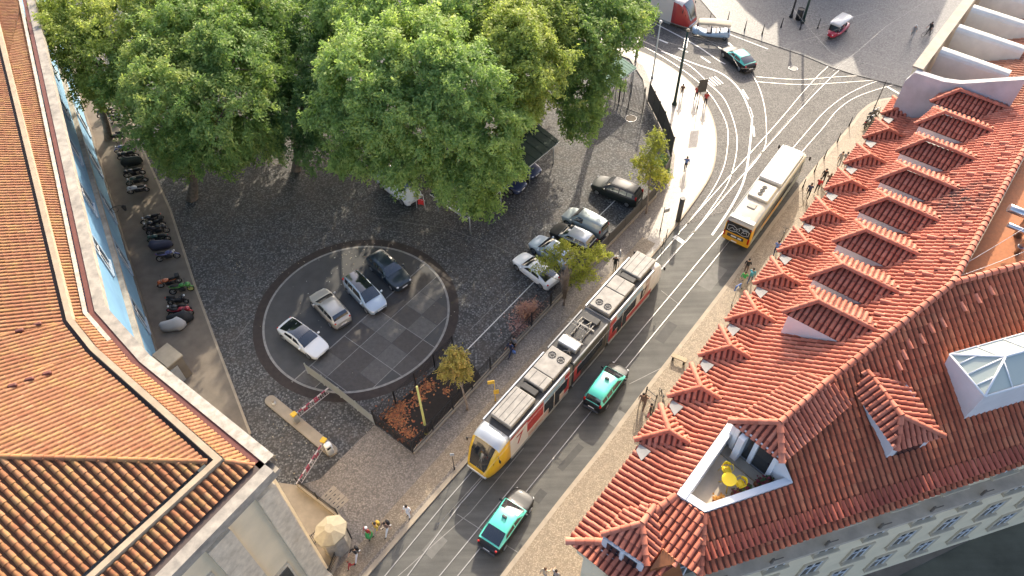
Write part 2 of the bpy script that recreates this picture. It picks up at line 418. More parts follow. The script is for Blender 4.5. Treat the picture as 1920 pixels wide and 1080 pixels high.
# side road at the foot of the south front
S_pave = A2([(1400, 1170), (1605, 1080), (1920, 955), (2150, 860), (2150, 905), (1920, 961), (1680, 1080), (1560, 1140)])
slab('pavement_south', A2([(1330, 1190), (1605, 1076), (1920, 950), (2200, 838), (2200, 850), (1920, 962), (1680, 1082), (1450, 1200)]), -.05, .1, 'concrete_strip')
sheet('side_road', A2([(1450, 1200), (1680, 1082), (1920, 962), (2200, 850), (2500, 1000), (2000, 1400)]), .0, 'side_road')
# motorcycle pavement along the blue palace
ms = A2([(140, 100), (232, 185), (260, 262), (320, 395), (367, 540), (400, 630), (470, 815)]) + [Vector((-17.2, 21.5, 0)), Vector((-29, 33, 0)), Vector((-52, 76, 0))]
slab('motorcycle_pavement', ms, -.05, .12, 'concrete_strip')
b = MB(); strip(b, A2([(140, 20), (232, 185), (260, 262), (320, 395), (367, 540), (400, 630), (470, 815)]), .18, -.05, .174); struct(b.build('kerb_motorcycle_pavement', M['kerb_stone']))
# forecourt of the palace by the gate lodge
slab('forecourt', A2([(520, 905), (561, 911), (635, 968), (648, 996), (600, 1120), (480, 1000)]), -.05, .06, 'kerb_stone')
# the paved circle
CC = Vector((-12.85, 37.62, 0)); CR = 8.42
def annulus(name, r0, r1, z, mat, n=96):
    b = MB()
    for i in range(n):
        a0, a1 = 2 * math.pi * i / n, 2 * math.pi * (i + 1) / n
        b.add([CC + Vector((math.cos(a) * r, math.sin(a) * r, z)) for r, a in ((r0, a0), (r1, a0), (r1, a1), (r0, a1))], [(0, 1, 2, 3)])
    return struct(b.build(name, M[mat]))
annulus('circle_ring', 7.66, CR, .004, 'ring_stone'); annulus('circle_line', 7.48, 7.66, .006, 'ring_white')
b = MB(); b.poly([CC + Vector((7.48 * math.cos(2 * math.pi * i / 96), 7.48 * math.sin(2 * math.pi * i / 96), .004)) for i in range(96)]); struct(b.build('circle_floor', M['ring_inner']))
p0, p1 = at(555, 710), at(799, 493); ex = (p1 - p0).normalized(); ey = Vector((ex.y, -ex.x, 0)); o0 = p0 - ex * 2
b = MB(); SL = 1.78
def clipc(poly, R):
    out = []
    for i in range(len(poly)):
        a, c = poly[i], poly[(i + 1) % len(poly)]
        for t in [k / 8 for k in range(8)]:
            q = a + (c - a) * t; d = q - CC
            if d.length > R: q = CC + d.normalized() * R
            out.append(q)
    return out
for i in range(10):
    for j in range(6):
        q = [o0 + ex * (SL * (i + s + (.012 if s == 0 else -.012))) + ey * (SL * (j + t + (.012 if t == 0 else -.012))) for s, t in ((0, 0), (1, 0), (1, 1), (0, 1))]
        if ((q[0] + q[2]) / 2 - CC).length > 7.2: continue
        q = [Vector((p.x, p.y, .011)) for p in clipc(q, 7.42)]
        t = rnd.choice([.15, .3, .45, .6, .75]) + rnd.uniform(-.08, .08)
        q2 = [p for i_, p in enumerate(q) if (p - q[i_ - 1]).length > 1e-3]
        if len(q2) > 2: b.add(q2[::-1], [tuple(range(len(q2)))], 0, False, t)
struct(b.build('circle_slabs', M['checker_slab'], tint=True))
def inside(a, c, R=7.5):
    d = (c - a).normalized(); m = a + d * d.dot(CC - a); h = math.sqrt(max(.01, R * R - (m - CC).length ** 2)); t0, t1 = d.dot(m - a) - h, d.dot(m - a) + h
    return [a + d * max(0, t0), a + d * min((c - a).length, t1)]
b = MB(); strip(b, inside(p0 - ex * .3, p1 + ex * .2), .1, .016)
for j in (1, 3): strip(b, inside(p0 + ey * SL * j - ex * 3, p1 + ey * SL * j + ex * 3), .05, .016)
for i in (2, 4, 6): strip(b, inside(o0 + ex * SL * i, o0 + ex * SL * i + ey * 9), .05, .016)
struct(b.build('circle_joint_line', M['ring_white']))
# tram rails (steel head + dark slot)
RAILS = [[(640, 1180), (820, 960), (887, 882), (1249, 466), (1288, 420), (1449, 240), (1553, 124), (1700, 10), (1760, -40)],
         [(670, 1210), (852, 960), (911, 890), (1258, 484), (1300, 437), (1471, 238), (1582, 124), (1722, 18), (1790, -30)],
         [(720, 1200), (824, 1080), (1020, 840), (1155.6, 675), (1300, 502), (1400, 382), (1490, 274), (1519, 240), (1549, 207), (1593, 175), (1649, 151), (1720, 138)],
         [(760, 1200), (858, 1080), (1053, 840), (1182, 680), (1300, 536), (1420, 387), (1507, 281), (1543, 240), (1573, 204), (1615, 178), (1698, 153), (1740, 147)],
         [(1288, 420), (1316, 385), (1335, 358), (1352, 326), (1362, 292), (1364, 240), (1344, 195), (1316, 160), (1280, 131), (1231, 100), (1180, 76), (1080, 40)],
         [(1300, 437), (1345, 375), (1368, 336), (1381, 285), (1379, 240), (1360, 189), (1333, 160), (1298, 127), (1273, 113), (1231, 89), (1180, 66), (1080, 28)],
         [(1398, 326), (1432, 280), (1437, 240), (1431, 189), (1413, 144), (1380, 112), (1320, 72), (1230, 32), (1180, 12)],
         [(1418, 144), (1498, 149), (1573, 144), (1700, 137), (1760, 134)], [(1416, 153), (1498, 158.5), (1575, 155), (1700, 146), (1760, 143)]]
b = MB()
for r in RAILS:
    q = smooth(A2(r), 8); strip(b, q, .07, .004, .006, 0); strip(b, [p + Vector((.055, -.02, 0)) for p in q], .04, .003, 0, 1)
struct(b.build('tram_track', [M['rail_steel'], M['rail_slot']]))
# slab joints beside the rails + painted lines
b = MB()
for r, w in (([(1335, 441), (1374, 382), (1398, 326), (1409, 240), (1407, 213), (1387, 169), (1353, 138), (1304, 120), (1240, 96)], .2),
          ([(1224, 42), (1300, 82), (1345, 112), (1360, 120)], .16), ([(1362, 62), (1440, 92)], .14), ([(1365, 80), (1378, 92)], .3), ([(1664, 163), (1690, 178)], .25)):
    strip(b, smooth(A2(r), 6), w, .009)
for (x0, y0), (x1, y1) in (((1392, 168), (1403, 186)), ((1405, 201), (1411, 220)), ((1412, 236), (1414, 256)), ((1236, 74), (1252, 81)), ((1272, 90), (1290, 98)), ((1314, 106), (1332, 118))):
    strip(b, A2([(x0, y0), (x1, y1)]), .22, .009)
q = A2([(1330, 146), (1346, 160)]); d = (q[1] - q[0]).normalized(); n_ = Vector((-d.y, d.x, 0))
for k in (-.7, -.35, 0, .35, .7): strip(b, [q[0] + n_ * k, q[1] + n_ * k], .16, .009)
for x0, y0, x1, y1 in ((1264, 443, 1282, 455),):
    strip(b, A2([(x0, y0), (x1, y1)]), .45, .009)
strip(b, A2([(860, 672), (990, 540), (1113, 415), (1180, 350)]), .09, .006)
strip(b, A2([(843, 702), (870, 662)]), .09, .006)
struct(b.build('road_marking', M['road_paint']))
b = MB()
for r in ([(690, 1130), (882, 960), (982, 840)], [(857, 964), (905, 995), (978, 1040)], [(1180, 720), (1240, 690)], [(1240, 545), (1275, 572)]): strip(b, A2(r), .05, .003)
struct(b.build('slab_joint', M['ring_white']))
# asphalt repairs, drain lines across the plaza
pm('patch_dark', (.06, .06, .056), .75, var=.3, vs=2); pm('patch_pale', (.15, .148, .135), .75, var=.3, vs=2)
b = MB()
for x0, y0, x1, y1, w, m_ in ((1150, 800, 1172, 775, 1.1, 1), (1050, 880, 1090, 835, .5, 0), (1320, 540, 1352, 500, 1.2, 1), (1236, 640, 1262, 606, .8, 0), (800, 1040, 830, 1006, .9, 1), (1390, 470, 1408, 448, .7, 0), (1004, 940, 1020, 920, .6, 0)):
    strip(b, A2([(x0, y0), (x1, y1)]), w, .0, 0, m_)
struct(b.build('road_patch', [M['patch_dark'], M['patch_pale']]))
pm('plaza_line', (.2, .195, .185), .8, var=.4, vs=3)
b = MB()
for l in ([(840, 428), (930, 462), (1010, 500)], [(700, 408), (850, 430)], [(880, 620), (960, 540), (1000, 500)], [(470, 600), (440, 640)]): strip(b, A2(l), .07, .006)
struct(b.build('plaza_course_line', M['plaza_line']))
# manhole covers
for x, y, r, lab in ((1183, 222, .55, 'pale round manhole cover on the cobbled yard inside the tall gate'), (1252, 152, .45, 'grey oval manhole cover on the bright corner pavement'), (1487, 128, .45, 'round manhole cover in the setts of the junction')):
    z = .118 if x == 1252 else .012
    t_ = thing('manhole_cover', lab, 'manhole cover', at(x, y, z)); m_ = MB(); m_.tube((0, 0, -.02), (0, 0, .012), r, r, 20, 0, False); m_.build('cover_plate', M['concrete_strip'] if x == 1183 else M['iron'], t_)
    m_ = MB(); m_.ring((0, 0, .004), r + .03, .02, 'Z', 20, 5); m_.build('cover_frame', M['steel'], t_)
t_ = thing('pavement_grate', 'slatted rectangular grate in the paving beside the low railing', 'drain grate', at(627, 936, .115), RAD(48))
m_ = MB()
for i in range(4): m_.box((0, (i - 1.5) * .42, .012), (1.25, .36, .03))
m_.build('grate_panel', M['kerb_stone'], t_)
m_ = MB()
for i in range(4):
    for s in (-.3, .1): m_.box((s + .1, (i - 1.5) * .42, .03), (.2, .06, .012))
m_.build('grate_slot', M['iron'], t_)
# fallen leaves
def litter(name, label, spots, n, cols, size=(.06, .14), z=.02):
    mats = [pm(name + str(i), c, .8) for i, c in enumerate(cols)]; b = MB()
    for px, py, sp, k in spots:
        c = at(px, py)
        for i in range(int(n * k)):
            a = rnd.uniform(0, 6.28); r = abs(rnd.gauss(0, sp)); s = rnd.uniform(*size); p = c + Vector((math.cos(a) * r * 1.0, math.sin(a) * r, z + rnd.uniform(0, .03)))
            t = rnd.uniform(0, 6.28); e1 = Vector((math.cos(t), math.sin(t), rnd.uniform(-.4, .4))) * s; e2 = Vector((-math.sin(t), math.cos(t), rnd.uniform(-.4, .4))) * s * .6
            b.add([p - e1, p + e2, p + e1, p - e2], [(0, 1, 2, 3)], rnd.randrange(len(cols)))
    o = b.build(name, mats); o['kind'] = 'stuff'; tag(o, label, 'fallen leaves'); return o
litter('orange_leaf_litter', 'orange fallen leaves heaped inside the railed flower bed', [(748, 790, .5, 1), (735, 780, .5, .8), (765, 812, .5, .7), (752, 765, .5, .8), (800, 725, .5, .6), (785, 745, .5, .6), (836, 733, .25, .2)], 270, [(.33, .1, .035), (.2, .07, .03), (.4, .17, .06), (.12, .06, .03)])
litter('scattered_leaves', 'pale dry leaves scattered over the dark plaza cobbles', [(650, 480, 6, 1), (560, 800, 3, .5), (900, 440, 5, 1), (1000, 400, 4, .6), (450, 500, 3, .4), (950, 560, 3, .6)], 130, [(.35, .33, .25), (.3, .25, .16), (.4, .4, .36)], (.04, .08))
litter('pink_leaf_drift', 'drift of pinkish dry leaves inside the street railings by the bare shrub', [(985, 590, .7, 1), (975, 610, .6, .7), (1000, 575, .6, .5)], 500, [(.42, .2, .15), (.36, .25, .2), (.3, .13, .1), (.5, .33, .27)], (.05, .1))
# flower bed soil
sheet('bed_soil', A2([(705, 796), (775, 848), (905, 710), (862, 650)]), .012, 'soil')
# ================================================================== the red-roofed corner building on the right
tile_mat('red_tile', (.39, .108, .06), (.51, .16, .092), (.59, .22, .135), None, 0, (.12, .06, .045), .15, blot=True)
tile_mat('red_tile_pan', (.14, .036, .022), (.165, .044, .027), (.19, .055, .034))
tile_mat('old_tile', (.36, .09, .043), (.52, .14, .066), (.6, .21, .1), (.26, .1, .045), .4, (.16, .065, .04), .4)
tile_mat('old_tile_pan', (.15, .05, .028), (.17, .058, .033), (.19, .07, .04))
pm('zinc', (.42, .43, .44), .45, .3, var=.15)
tile_mat('eaves_tile', (.28, .07, .042), (.4, .1, .058), (.5, .14, .085))
pm('flashing_grey', (.25, .24, .22), .7, var=.2)
pm('copper_rust', (.36, .13, .045), .6, .2, var=.4, vs=2)
pm('terrace_floor', (.52, .44, .33), .8, var=.25, vs=1.2)
pm('yellow_metal', (.9, .6, .01), .35, .1)
pm('window_frame_white', (.7, .7, .68), .5)
pm('stone_trim', (.56, .47, .33), .8, var=.2, vs=1.5)
pm('ledge_stone', (.55, .46, .35), .85, var=.3, vs=1.2)
EZ = 16.5
RB = thing('red_roofed_building', 'pale corner building under a large red barrel-tiled roof with two rows of dormers', 'building', (0, 0, 0))
UA = 50.7
U = Vector((math.cos(RAD(UA)), math.sin(RAD(UA)), 0)); V = Vector((U.y, -U.x, 0)); Z = Vector((0, 0, 1))
A = at(1062, 1015, EZ)
def uv(u, v, z=0): return Vector((A.x, A.y, 0)) + U * u + V * v + Z * z
CV = 1.7; t10, t33 = math.tan(RAD(9)), math.tan(RAD(33))
W1 = plane_pitch(A, UA - 90, 9); W2 = plane_pitch(uv(0, CV, EZ + CV * t10), UA - 90, 33)
UE = 37.6
J = W2.hit(1786, 531); RL = W2.hit(1565, 710); vJ = V.dot(J - A)
def uvz(p): d = p - A; return (round(U.dot(d), 2), round(V.dot(d), 2), round(p.z, 2))
SP = plane3(J, RL, at(1620, 944, EZ))
saz = math.degrees(math.atan2(-SP.n.y, -SP.n.x)); SD = Vector((math.cos(RAD(saz - 90)), math.sin(RAD(saz - 90)), 0)); SU = Vector((math.cos(RAD(saz)), math.sin(RAD(saz)), 0))
print('S plane az', saz - 90, 'pitch', math.degrees(math.acos(SP.n.z)), 'J', uvz(J), 'ridge W', uvz(W2.hit(1920, 287)), uvz(W2.hit(1855, 410)))
P1 = W2.hit(1268, 929); P2 = SP.hit(1319.6, 962.8); T1 = W2.hit(1367, 790); T2 = SP.hit(1485, 907)
E2_ = at(1141, 1080, EZ); CP = plane3(A, P1, E2_); SX = SP.hit(1312, 1079); print('C plane P2', CP.hit(1319.6, 962.8).z, P2.z, SX.z)
EP = Plane((0, 0, EZ), (0, 0, 1))
Q = meet3(CP, SP, EP); QW = A.copy()
cre = Plane(uv(0, CV, EZ + CV * t10), (V.x, V.y, 0))
HC = meet3(W1, CP, W2); print('P1', uvz(P1), 'P2', uvz(P2), 'T1', uvz(T1), 'T2', uvz(T2), 'Q', uvz(Q), 'HC', uvz(HC), 'Cpitch', math.degrees(math.acos(CP.n.z)))
Rend = uv(UE, vJ, J.z)
RH = W2.hit(1500, 757)          # ridge near the hood
SFAR = SD * 34
Sridge_far = J + SD * 26
SE0 = SP.hit(1328, 1076); SE0 = SE0 + SU * ((EZ - SE0.z) / math.tan(math.acos(SP.n.z))); SE0.z = EZ; SE1 = SE0 + SD * 40
def roof(name, pts, mats=('red_tile', 'red_tile_pan'), par=RB, caps=(), up=None, r=.105, sp=.29, lab=None, flip=False):
    b = MB(); tile_facet(b, pts, sp, .45, r, up)
    for p, q in caps: ridge_tiles(b, p, q)
    o = b.build(name, [M[mats[0]], M[mats[1]]], par, tint=True)
    if lab: o['label'] = lab
    return o
roof('roof_slope', [A, HC, uv(UE, CV, EZ + CV * t10), uv(UE, 0, EZ)], lab='lower eaves slope above the street')
roof('roof_slope', [HC, P1, T1, RH, J, Rend, uv(UE, CV, EZ + CV * t10)], lab='bright red slope above the street')
roof('roof_slope', [SX, P2, T2, SP.hit(1479, 882), SP.hit(1470, 850), SP.hit(1500, 757), J, Sridge_far, SE1, SP.hit(1328, 1076)], ('old_tile', 'old_tile_pan'), lab='darker weathered slope above the south front')
CE = lambda k: A + (E2_ - A) * k
roof('roof_slope', [A, HC, P1, CP.hit(1319.6, 962.8), CP.hit(1310, 1079), CP.hit(1273, 1055), CP.hit(1230, 1085), CE(1.75)], ('red_tile', 'red_tile_pan'), lab='small slope over the cut-off corner')
for p, q in ((A, HC), (HC, P1), (SX, P2), (RH, J), (J, Rend), (J, Sridge_far)):
    b = MB(); ridge_tiles(b, p + Z * .06, q + Z * .06, .17); b.build('ridge_cap', [M['red_tile'], M['red_tile_pan']], RB, tint=True)
b = MB()   # eaves tiles of the south slope sit proud of the rest
tile_facet(b, [SE0 - SU * .28 - Z * .06, SE0 + SU * .35 + Z * .22, SE1 + SU * .35 + Z * .22, SE1 - SU * .28 - Z * .06], .29, .7, .108, None, .04)
b.build('eaves_row', [M['eaves_tile'], M['old_tile_pan']], RB, tint=True)
# raised ventilation tiles
zv = lambda x, y: (1680 + x / 3.375, 240 + y / 3.375)
vt = [(W2, zv(x, y), (V + Z * t33).normalized(), U) for x, y in ((590, 110), (690, 105), (770, 50), (725, 130), (700, 170), (680, 210), (660, 255), (375, 300), (480, 300), (590, 300), (630, 300), (610, 340), (590, 385), (560, 430), (540, 470), (370, 490), (480, 490), (510, 520), (480, 565), (455, 610), (430, 655), (260, 490), (130, 700), (235, 700), (340, 705), (400, 705), (375, 755), (340, 800), (315, 850), (280, 905), (90, 930), (205, 935), (165, 985), (140, 1030), (60, 1060), (-110, 1075), (-60, 1110), (-100, 1190), (-150, 1270))]
sa_ = math.acos(SP.n.z); SUP = SU * math.cos(sa_) + Z * math.sin(sa_)
vt += [(SP, (1440 + x / 2, 540 + y / 2), SUP, SD) for x, y in ((485, 290), (505, 250), (525, 210), (570, 190), (605, 150), (650, 130), (725, 70), (780, 40), (830, 10))]
for pl_, q_, up_, e_ in vt:
    p = pl_.hit(*q_); n_ = pl_.n; b = MB(); rr = []
    for y, zz in ((-.24, .16), (.24, .05)): rr.append([p + e_ * (.1 * math.cos(math.pi * k / 4)) + up_ * y + n_ * (zz + .09 * math.sin(math.pi * k / 4)) for k in range(5)])
    b.loft(rr, False, 0, True, rnd.uniform(.5, .95), False); b.add([rr[0][k] for k in range(5)] + [p - e_ * .1 + up_ * -.24, p + e_ * .1 + up_ * -.24], [(0, 1, 2, 3, 4, 5, 6)], 0, False, .3)
    b.build('vent_tile', M['red_tile'], RB, tint=True)
# ---- inner roof behind the ridge
cz = J.z - 1.1
IN = [J + (U + SD) * .25, Rend - V * 0 + V * .25, Rend + V * 9, Sridge_far + SU * 9 + U * 0]
inn = [Vector((J.x, J.y, 0)) + (V * .3 + SU * .0), Vector((Rend.x, Rend.y, 0)) + V * .3, Vector((Rend.x, Rend.y, 0)) + SD * 20, Vector((Sridge_far.x, Sridge_far.y, 0)) + SU * .3]
tile_mat('inner_tile', (.4, .14, .05), (.48, .18, .07), (.52, .22, .09), (.25, .12, .06), .4)
b = MB(); b.poly([Vector((p.x, p.y, cz + .12 * i_)) for i_, p in zip((0, 1, 1, 0), inn)])
b.build('inner_roof', M['inner_tile'], RB, tint=True)
b = MB()
for a_, c_ in ((J, Rend), (J, Sridge_far)):
    b.add([a_ - Z * 1.4 , c_ - Z * 1.4, c_ , a_ ], [(0, 1, 2, 3)])
b.build('inner_wall', M['red_tile_pan'], RB)
for (px, py, ln, r, lab) in ((1890, 392, 1.9, .22, 'thick galvanised flue pipe lying out over the inner orange roof'), (1888, 424, 1.5, .13, 'thinner galvanised flue pipe beside the thick flue on the inner roof')):
    p = at(px, py, cz + 1.5); t_ = thing('flue_pipe', lab, 'flue pipe', (p.x, p.y, cz), 0, None)
    b = MB(); b.path([(1.0, -.5, 0), (1.0, -.5, 1.2), (.8, -.4, 1.45), (0, 0, 1.6)], r, 12); b.build('pipe', M['steel'], t_)
    b = MB(); b.ring((1.0, -.5, .5), r + .02, .03, 'Z', 14, 5); b.build('collar', M['zinc'], t_)
# ---- walls (west, corner, south)
WO = .42
def wallrun(p, q, z1=EZ - .1, name='wall', mat='cream_render', th=.5):
    d = (q - p); d.z = 0; d.normalize(); n_ = Vector((-d.y, d.x, 0)); b = MB()
    b.prism([(p + n_ * 0).xy, q.xy, (q + n_ * th).xy, (p + n_ * th).xy], 0, z1); return b.build(name, M[mat], RB), d, -n_
wa, wb_ = uv(.5, WO), uv(UE, WO); qc = Vector((Q.x, Q.y, 0)) + SU * WO + SD * .25; ce = (Vector((Q.x, Q.y, 0)) - Vector((A.x, A.y, 0))).normalized()
wa = Vector((A.x, A.y, 0)) + V * WO + U * .2 + ce * .15
cd_ = (E2_ - A); cd_.z = 0; cd_.normalize(); cin = Vector((-cd_.y, cd_.x, 0)); cin = cin if cin.dot(V) > 0 else -cin
wa = Vector((A.x, A.y, 0)) + V * WO + cd_ * .5; sb_ = Vector((SE0.x, SE0.y, 0)) + SU * WO
kk_ = np.linalg.solve(np.array([[cd_.x, -SD.x], [cd_.y, -SD.y]]), np.array([sb_.x - wa.x - cin.x * .1, sb_.y - wa.y - cin.y * .1])); qc = wa + cin * .1 + cd_ * float(kk_[0])
s0, s1 = qc, Vector((SE1.x, SE1.y, 0)) + SU * WO
o_, dW, nW = wallrun(wb_, wa); o_['label'] = 'cream street wall'
o_, dC, nC = wallrun(wa, s0)
o_, dS, nS = wallrun(s0, s1)
def windows(p, d, n_, us, zs, w, h, par=RB, fr='stone_trim', gl='dark_glass', nm='window', balcony=False):
    """the first is built with its frame, sill and pane; the rest are copies"""
    proto = None
    ang = math.atan2(d.y, d.x)
    for z in zs:
        for u_ in us:
            loc = p + d * u_ + Z * z
            if proto is None:
                proto = bpy.data.objects.new(nm, None); COL.objects.link(proto); proto.parent = par
                # local: x along wall, -y outward (wall to the left of d => outward is -n)
                b = MB()
                for x in (-w / 2 - .1, w / 2 + .1): b.box((x, -.03, h / 2), (.2, .12, h + .4))
                b.box((0, -.03, h + .1), (w + .001, .12, .2)); b.build('frame', M[fr], proto)
                b = MB(); b.box((0, -.1, -.12), (w + .5, .26, .16)); b.build('sill', M[fr], proto)
                b = MB(); b.box((0, -.015, h / 2), (w - .002, .06, h)); b.build('pane', M[gl], proto)
                b = MB(); b.box((0, -.055, h / 2), (.07, .05, h - .01)); b.box((-w / 4 - .02, -.055, h * .62), (w / 2 - .07, .045, .06)); b.box((w / 4 + .02, -.055, h * .62), (w / 2 - .07, .045, .06))
                for x in (-w / 2 + .035, w / 2 - .035): b.box((x, -.052, h / 2), (.07, .045, h - .012))
                b.build('glazing_bars', M['window_frame_white'], proto)
                o = proto
            else: o = dup(proto, parent=par)
            o.location = loc; o.rotation_euler = (0, 0, ang)
    return proto
uS = [1.0 + 2.95 * i for i in range(13)]
windows(s0, dS, nS, uS, (2.0, 5.6, 9.1), 1.05, 1.75)
windows(s0, dS, nS, uS, (13.0,), 1.1, 2.0)
windows(wb_, dW, nW, [1.5 + 2.83 * i for i in range(12)], (1.2, 5.0, 8.8, 12.5), 1.05, 1.9)
windows(wa, dC, nC, [1.4, 3.4], (5.0, 8.8, 12.4), 1.0, 1.8)
# balcony ledge along the south front
b = MB(); m0 = s0 - nS * 0; ang = math.atan2(dS.y, dS.x)
MS = Matrix.Translation(s0) @ Matrix.Rotation(ang, 4, 'Z')
b.M = MS; b.box((19.5, -.36, 12.2), (39.4, .7, .3)); b.box((19.5, -.12, 11.86), (39.4, .22, .34)); b.build('ledge', M['ledge_stone'], RB)
for i in range(14):
    x = .1 + 2.95 * i - .55; b = MB(MS)
    b.box((x, -.58, 12.62), (.12, .1, .5)); b.box((x + .35, -.58, 12.62), (.5, .04, .06)); b.box((x + .16, -.58, 12.6), (.3, .03, .05))
    b.build('ledge_bracket', M['concrete_strip'], RB)
b = MB(MS); b.box((19.5, -.2, 16.15), (39.4, .38, .3)); b.build('cornice', M['cream_render'], RB)
b = MB()
d_ = (wb_ - wa).normalized(); b.box((wa + wb_) / 2 + Z * 16.15 - V * .19, ((wb_ - wa).length - .1, .36, .3), math.atan2(d_.y, d_.x)); b.build('cornice', M['cream_render'], RB)
b = MB(); b.path([s0 + dS * .15 + nS * .12 + Z * .1, s0 + dS * .15 + nS * .12 + Z * 16.0], .07, 8); b.build('downpipe', M['zinc'], RB)
# ---- dormers
def dormer_local(L, R_, ap, bk, rl, rr, cheek, floor_z, front_mat='white_render', grey=None, name='dormer', par=RB, win=True, r=.1):
    root = bpy.data.objects.new(name, None); COL.objects.link(root); root.parent = par; o = ap.copy(); root.location = o
    g = lambda p: p - o
    b = MB()
    tile_facet(b, [g(L), g(R_), g(ap)], .27, .45, r); tile_facet(b, [g(ap), g(bk), g(rl), g(L)], .27, .45, r); tile_facet(b, [g(R_), g(rr), g(bk), g(ap)], .27, .45, r)
    for p, q in ((L, ap), (R_, ap), (ap, bk)): ridge_tiles(b, g(p) + Z * .07, g(q) + Z * .07, .13)
    b.build('dormer_roof', [M['red_tile'], M['red_tile_pan']], root, tint=True)
    b = MB(); c = (L + R_ + rl + rr) / 4
    ins = lambda p, k=.13: g(p + (c - p) * k)
    q = [ins(L, .16), ins(R_, .16), ins(rr, .1), ins(rl, .1)]
    lo = [Vector((p.x, p.y, fz - o.z)) for p, fz in zip(q, floor_z)]
    q = [p - Z * k_ for p, k_ in zip(q, (.05, .05, .22, .22))]
    b.add(q + lo, [(0, 1, 5, 4), (1, 2, 6, 5), (2, 3, 7, 6), (3, 0, 4, 7), (0, 3, 2, 1)]); b.build('dormer_wall', M[front_mat], root)
    if win:
        a_, c_ = q[0], q[1]; e_ = (c_ - a_).normalized(); n_ = Vector((e_.y, -e_.x, 0)).normalized()
        if n_.dot((g(L) + g(R_)) / 2 - (g(rl) + g(rr)) / 2) < 0: n_ = -n_
        zl = max(lo[0].z, lo[1].z); hh = (a_.z - zl)
        if hh > .45:
            b = MB(); m_ = (a_ + c_) / 2; m_.z = a_.z - hh / 2 + .02; b.box(m_ + n_ * .02, ((c_ - a_).length * .62, .05, hh * .72), math.atan2(e_.y, e_.x)); b.build('dormer_window', M['dark_glass'], root)
    if grey:
        b = MB(); gp = [g(p) for p in grey]; lo2 = [p - Z * .05 for p in gp]
        b.add(gp + lo2, [(0, 1, 2, 3), (0, 1, 5, 4), (1, 2, 6, 5), (2, 3, 7, 6), (3, 0, 4, 7)]); b.build('flashing', M['flashing_grey'], root)
    return root
def wz(p): # height of the street roof below a point
    v_ = V.dot(p - A); return (W1 if v_ < CV else W2).z(p.x, p.y)
bk = W2.hit(1406, 672); az_ = bk.z + .22; tz = az_ - .5
ap = at(1369.4, 650.5, az_); L_ = at(1309, 667, tz); R_ = at(1350, 612, tz)
rl, rr = W2.hit(1356.5, 688), W2.hit(1387.6, 637.6)
rl = rl + Z * .1; rr = rr + Z * .1
print('low dormer', uvz(ap), uvz(bk), uvz(L_), uvz(R_), uvz(rl), uvz(rr))
gq = []
for (x, y) in ((1317, 676), (1338, 687), (1322, 702), (1312, 686)):
    p = W1.hit(x, y); gq.append(p + Z * .13)
LD = dormer_local(L_, R_, ap, bk, rl, rr, True, [wz(p) - .1 for p in (L_, R_, rr, rl)], grey=gq, name='low_dormer', r=.1)
lows = [(1260, 812), (1314, 727), (1369.4, 650.5), (1419, 585), (1470, 517), (1513, 456), (1555, 398), (1600, 342), (1632, 292), (1670, 245), (1700, 200)]
for i, (x, y) in enumerate(lows):
    if i == 2: continue
    p = at(x, y, az_); u_ = U.dot(p - ap); q = ap + U * u_
    dup(LD, loc=q, parent=RB)
bk = W2.hit(1763, 416); az_ = bk.z + .15; tz = az_ - .85
ap = at(1663, 372, az_); L_ = at(1602, 394, tz); R_ = at(1644, 358, tz); rl = W2.hit(1709, 441); rr = W2.hit(1738, 392)
print('up dormer', uvz(ap), uvz(bk), uvz(L_), uvz(R_), uvz(rl), uvz(rr))
rl = rl + Z * .12; rr = rr + Z * .12
UD = dormer_local(L_, R_, ap, bk, rl, rr, True, [wz(p) - .1 for p in (L_, R_, rr, rl)], name='upper_dormer', r=.1)
ups = [(1800, 170), (1772, 212), (1735, 262), (1702, 317), (1663, 372), (1622, 432), (1572, 495), (1527, 562)]
for i, (x, y) in enumerate(ups):
    if i == 4: continue
    p = at(x, y, az_); q = ap + U * U.dot(p - ap); dup(UD, loc=q, parent=RB)
# south dormer
bk = SP.hit(1625, 695); az_ = bk.z + .15
ap = at(1690, 780, az_); tz = az_ - 1.0
L_ = at(1680, 845, tz); R_ = at(1769, 818, tz); rl = SP.hit(1602, 740) + Z * .1; rr = SP.hit(1702, 706) + Z * .1
print('S dormer', [round(p.z, 2) for p in (ap, bk, L_, R_, rl, rr)])
dormer_local(L_, R_, ap, bk, rl, rr, True, [SP.z(p.x, p.y) - .1 for p in (L_, R_, rr, rl)], name='south_dormer')
# corner dormer (over the cut-off corner)
c8 = lambda x, y: (1100 + x / 7.7125, 940 + y / 7.7125)
apz = 18.0
ap = at(*c8(800, 320), apz + .1); bk = at(*c8(985, 60), apz); tz = apz - .5
L_ = at(*c8(215, 480), tz); R_ = at(*c8(870, 930), tz); rl = at(*c8(560, 110), 17.5); rr = at(*c8(1080, 660), 17.35)
print('C dormer', [uvz(p) for p in (ap, bk, L_, R_, rl, rr)])
CD = dormer_local(L_, R_, ap, bk, rl, rr, True, [CP.z(p.x, p.y) - .15 for p in (L_, R_, rr, rl)], name='corner_dormer', win=False)
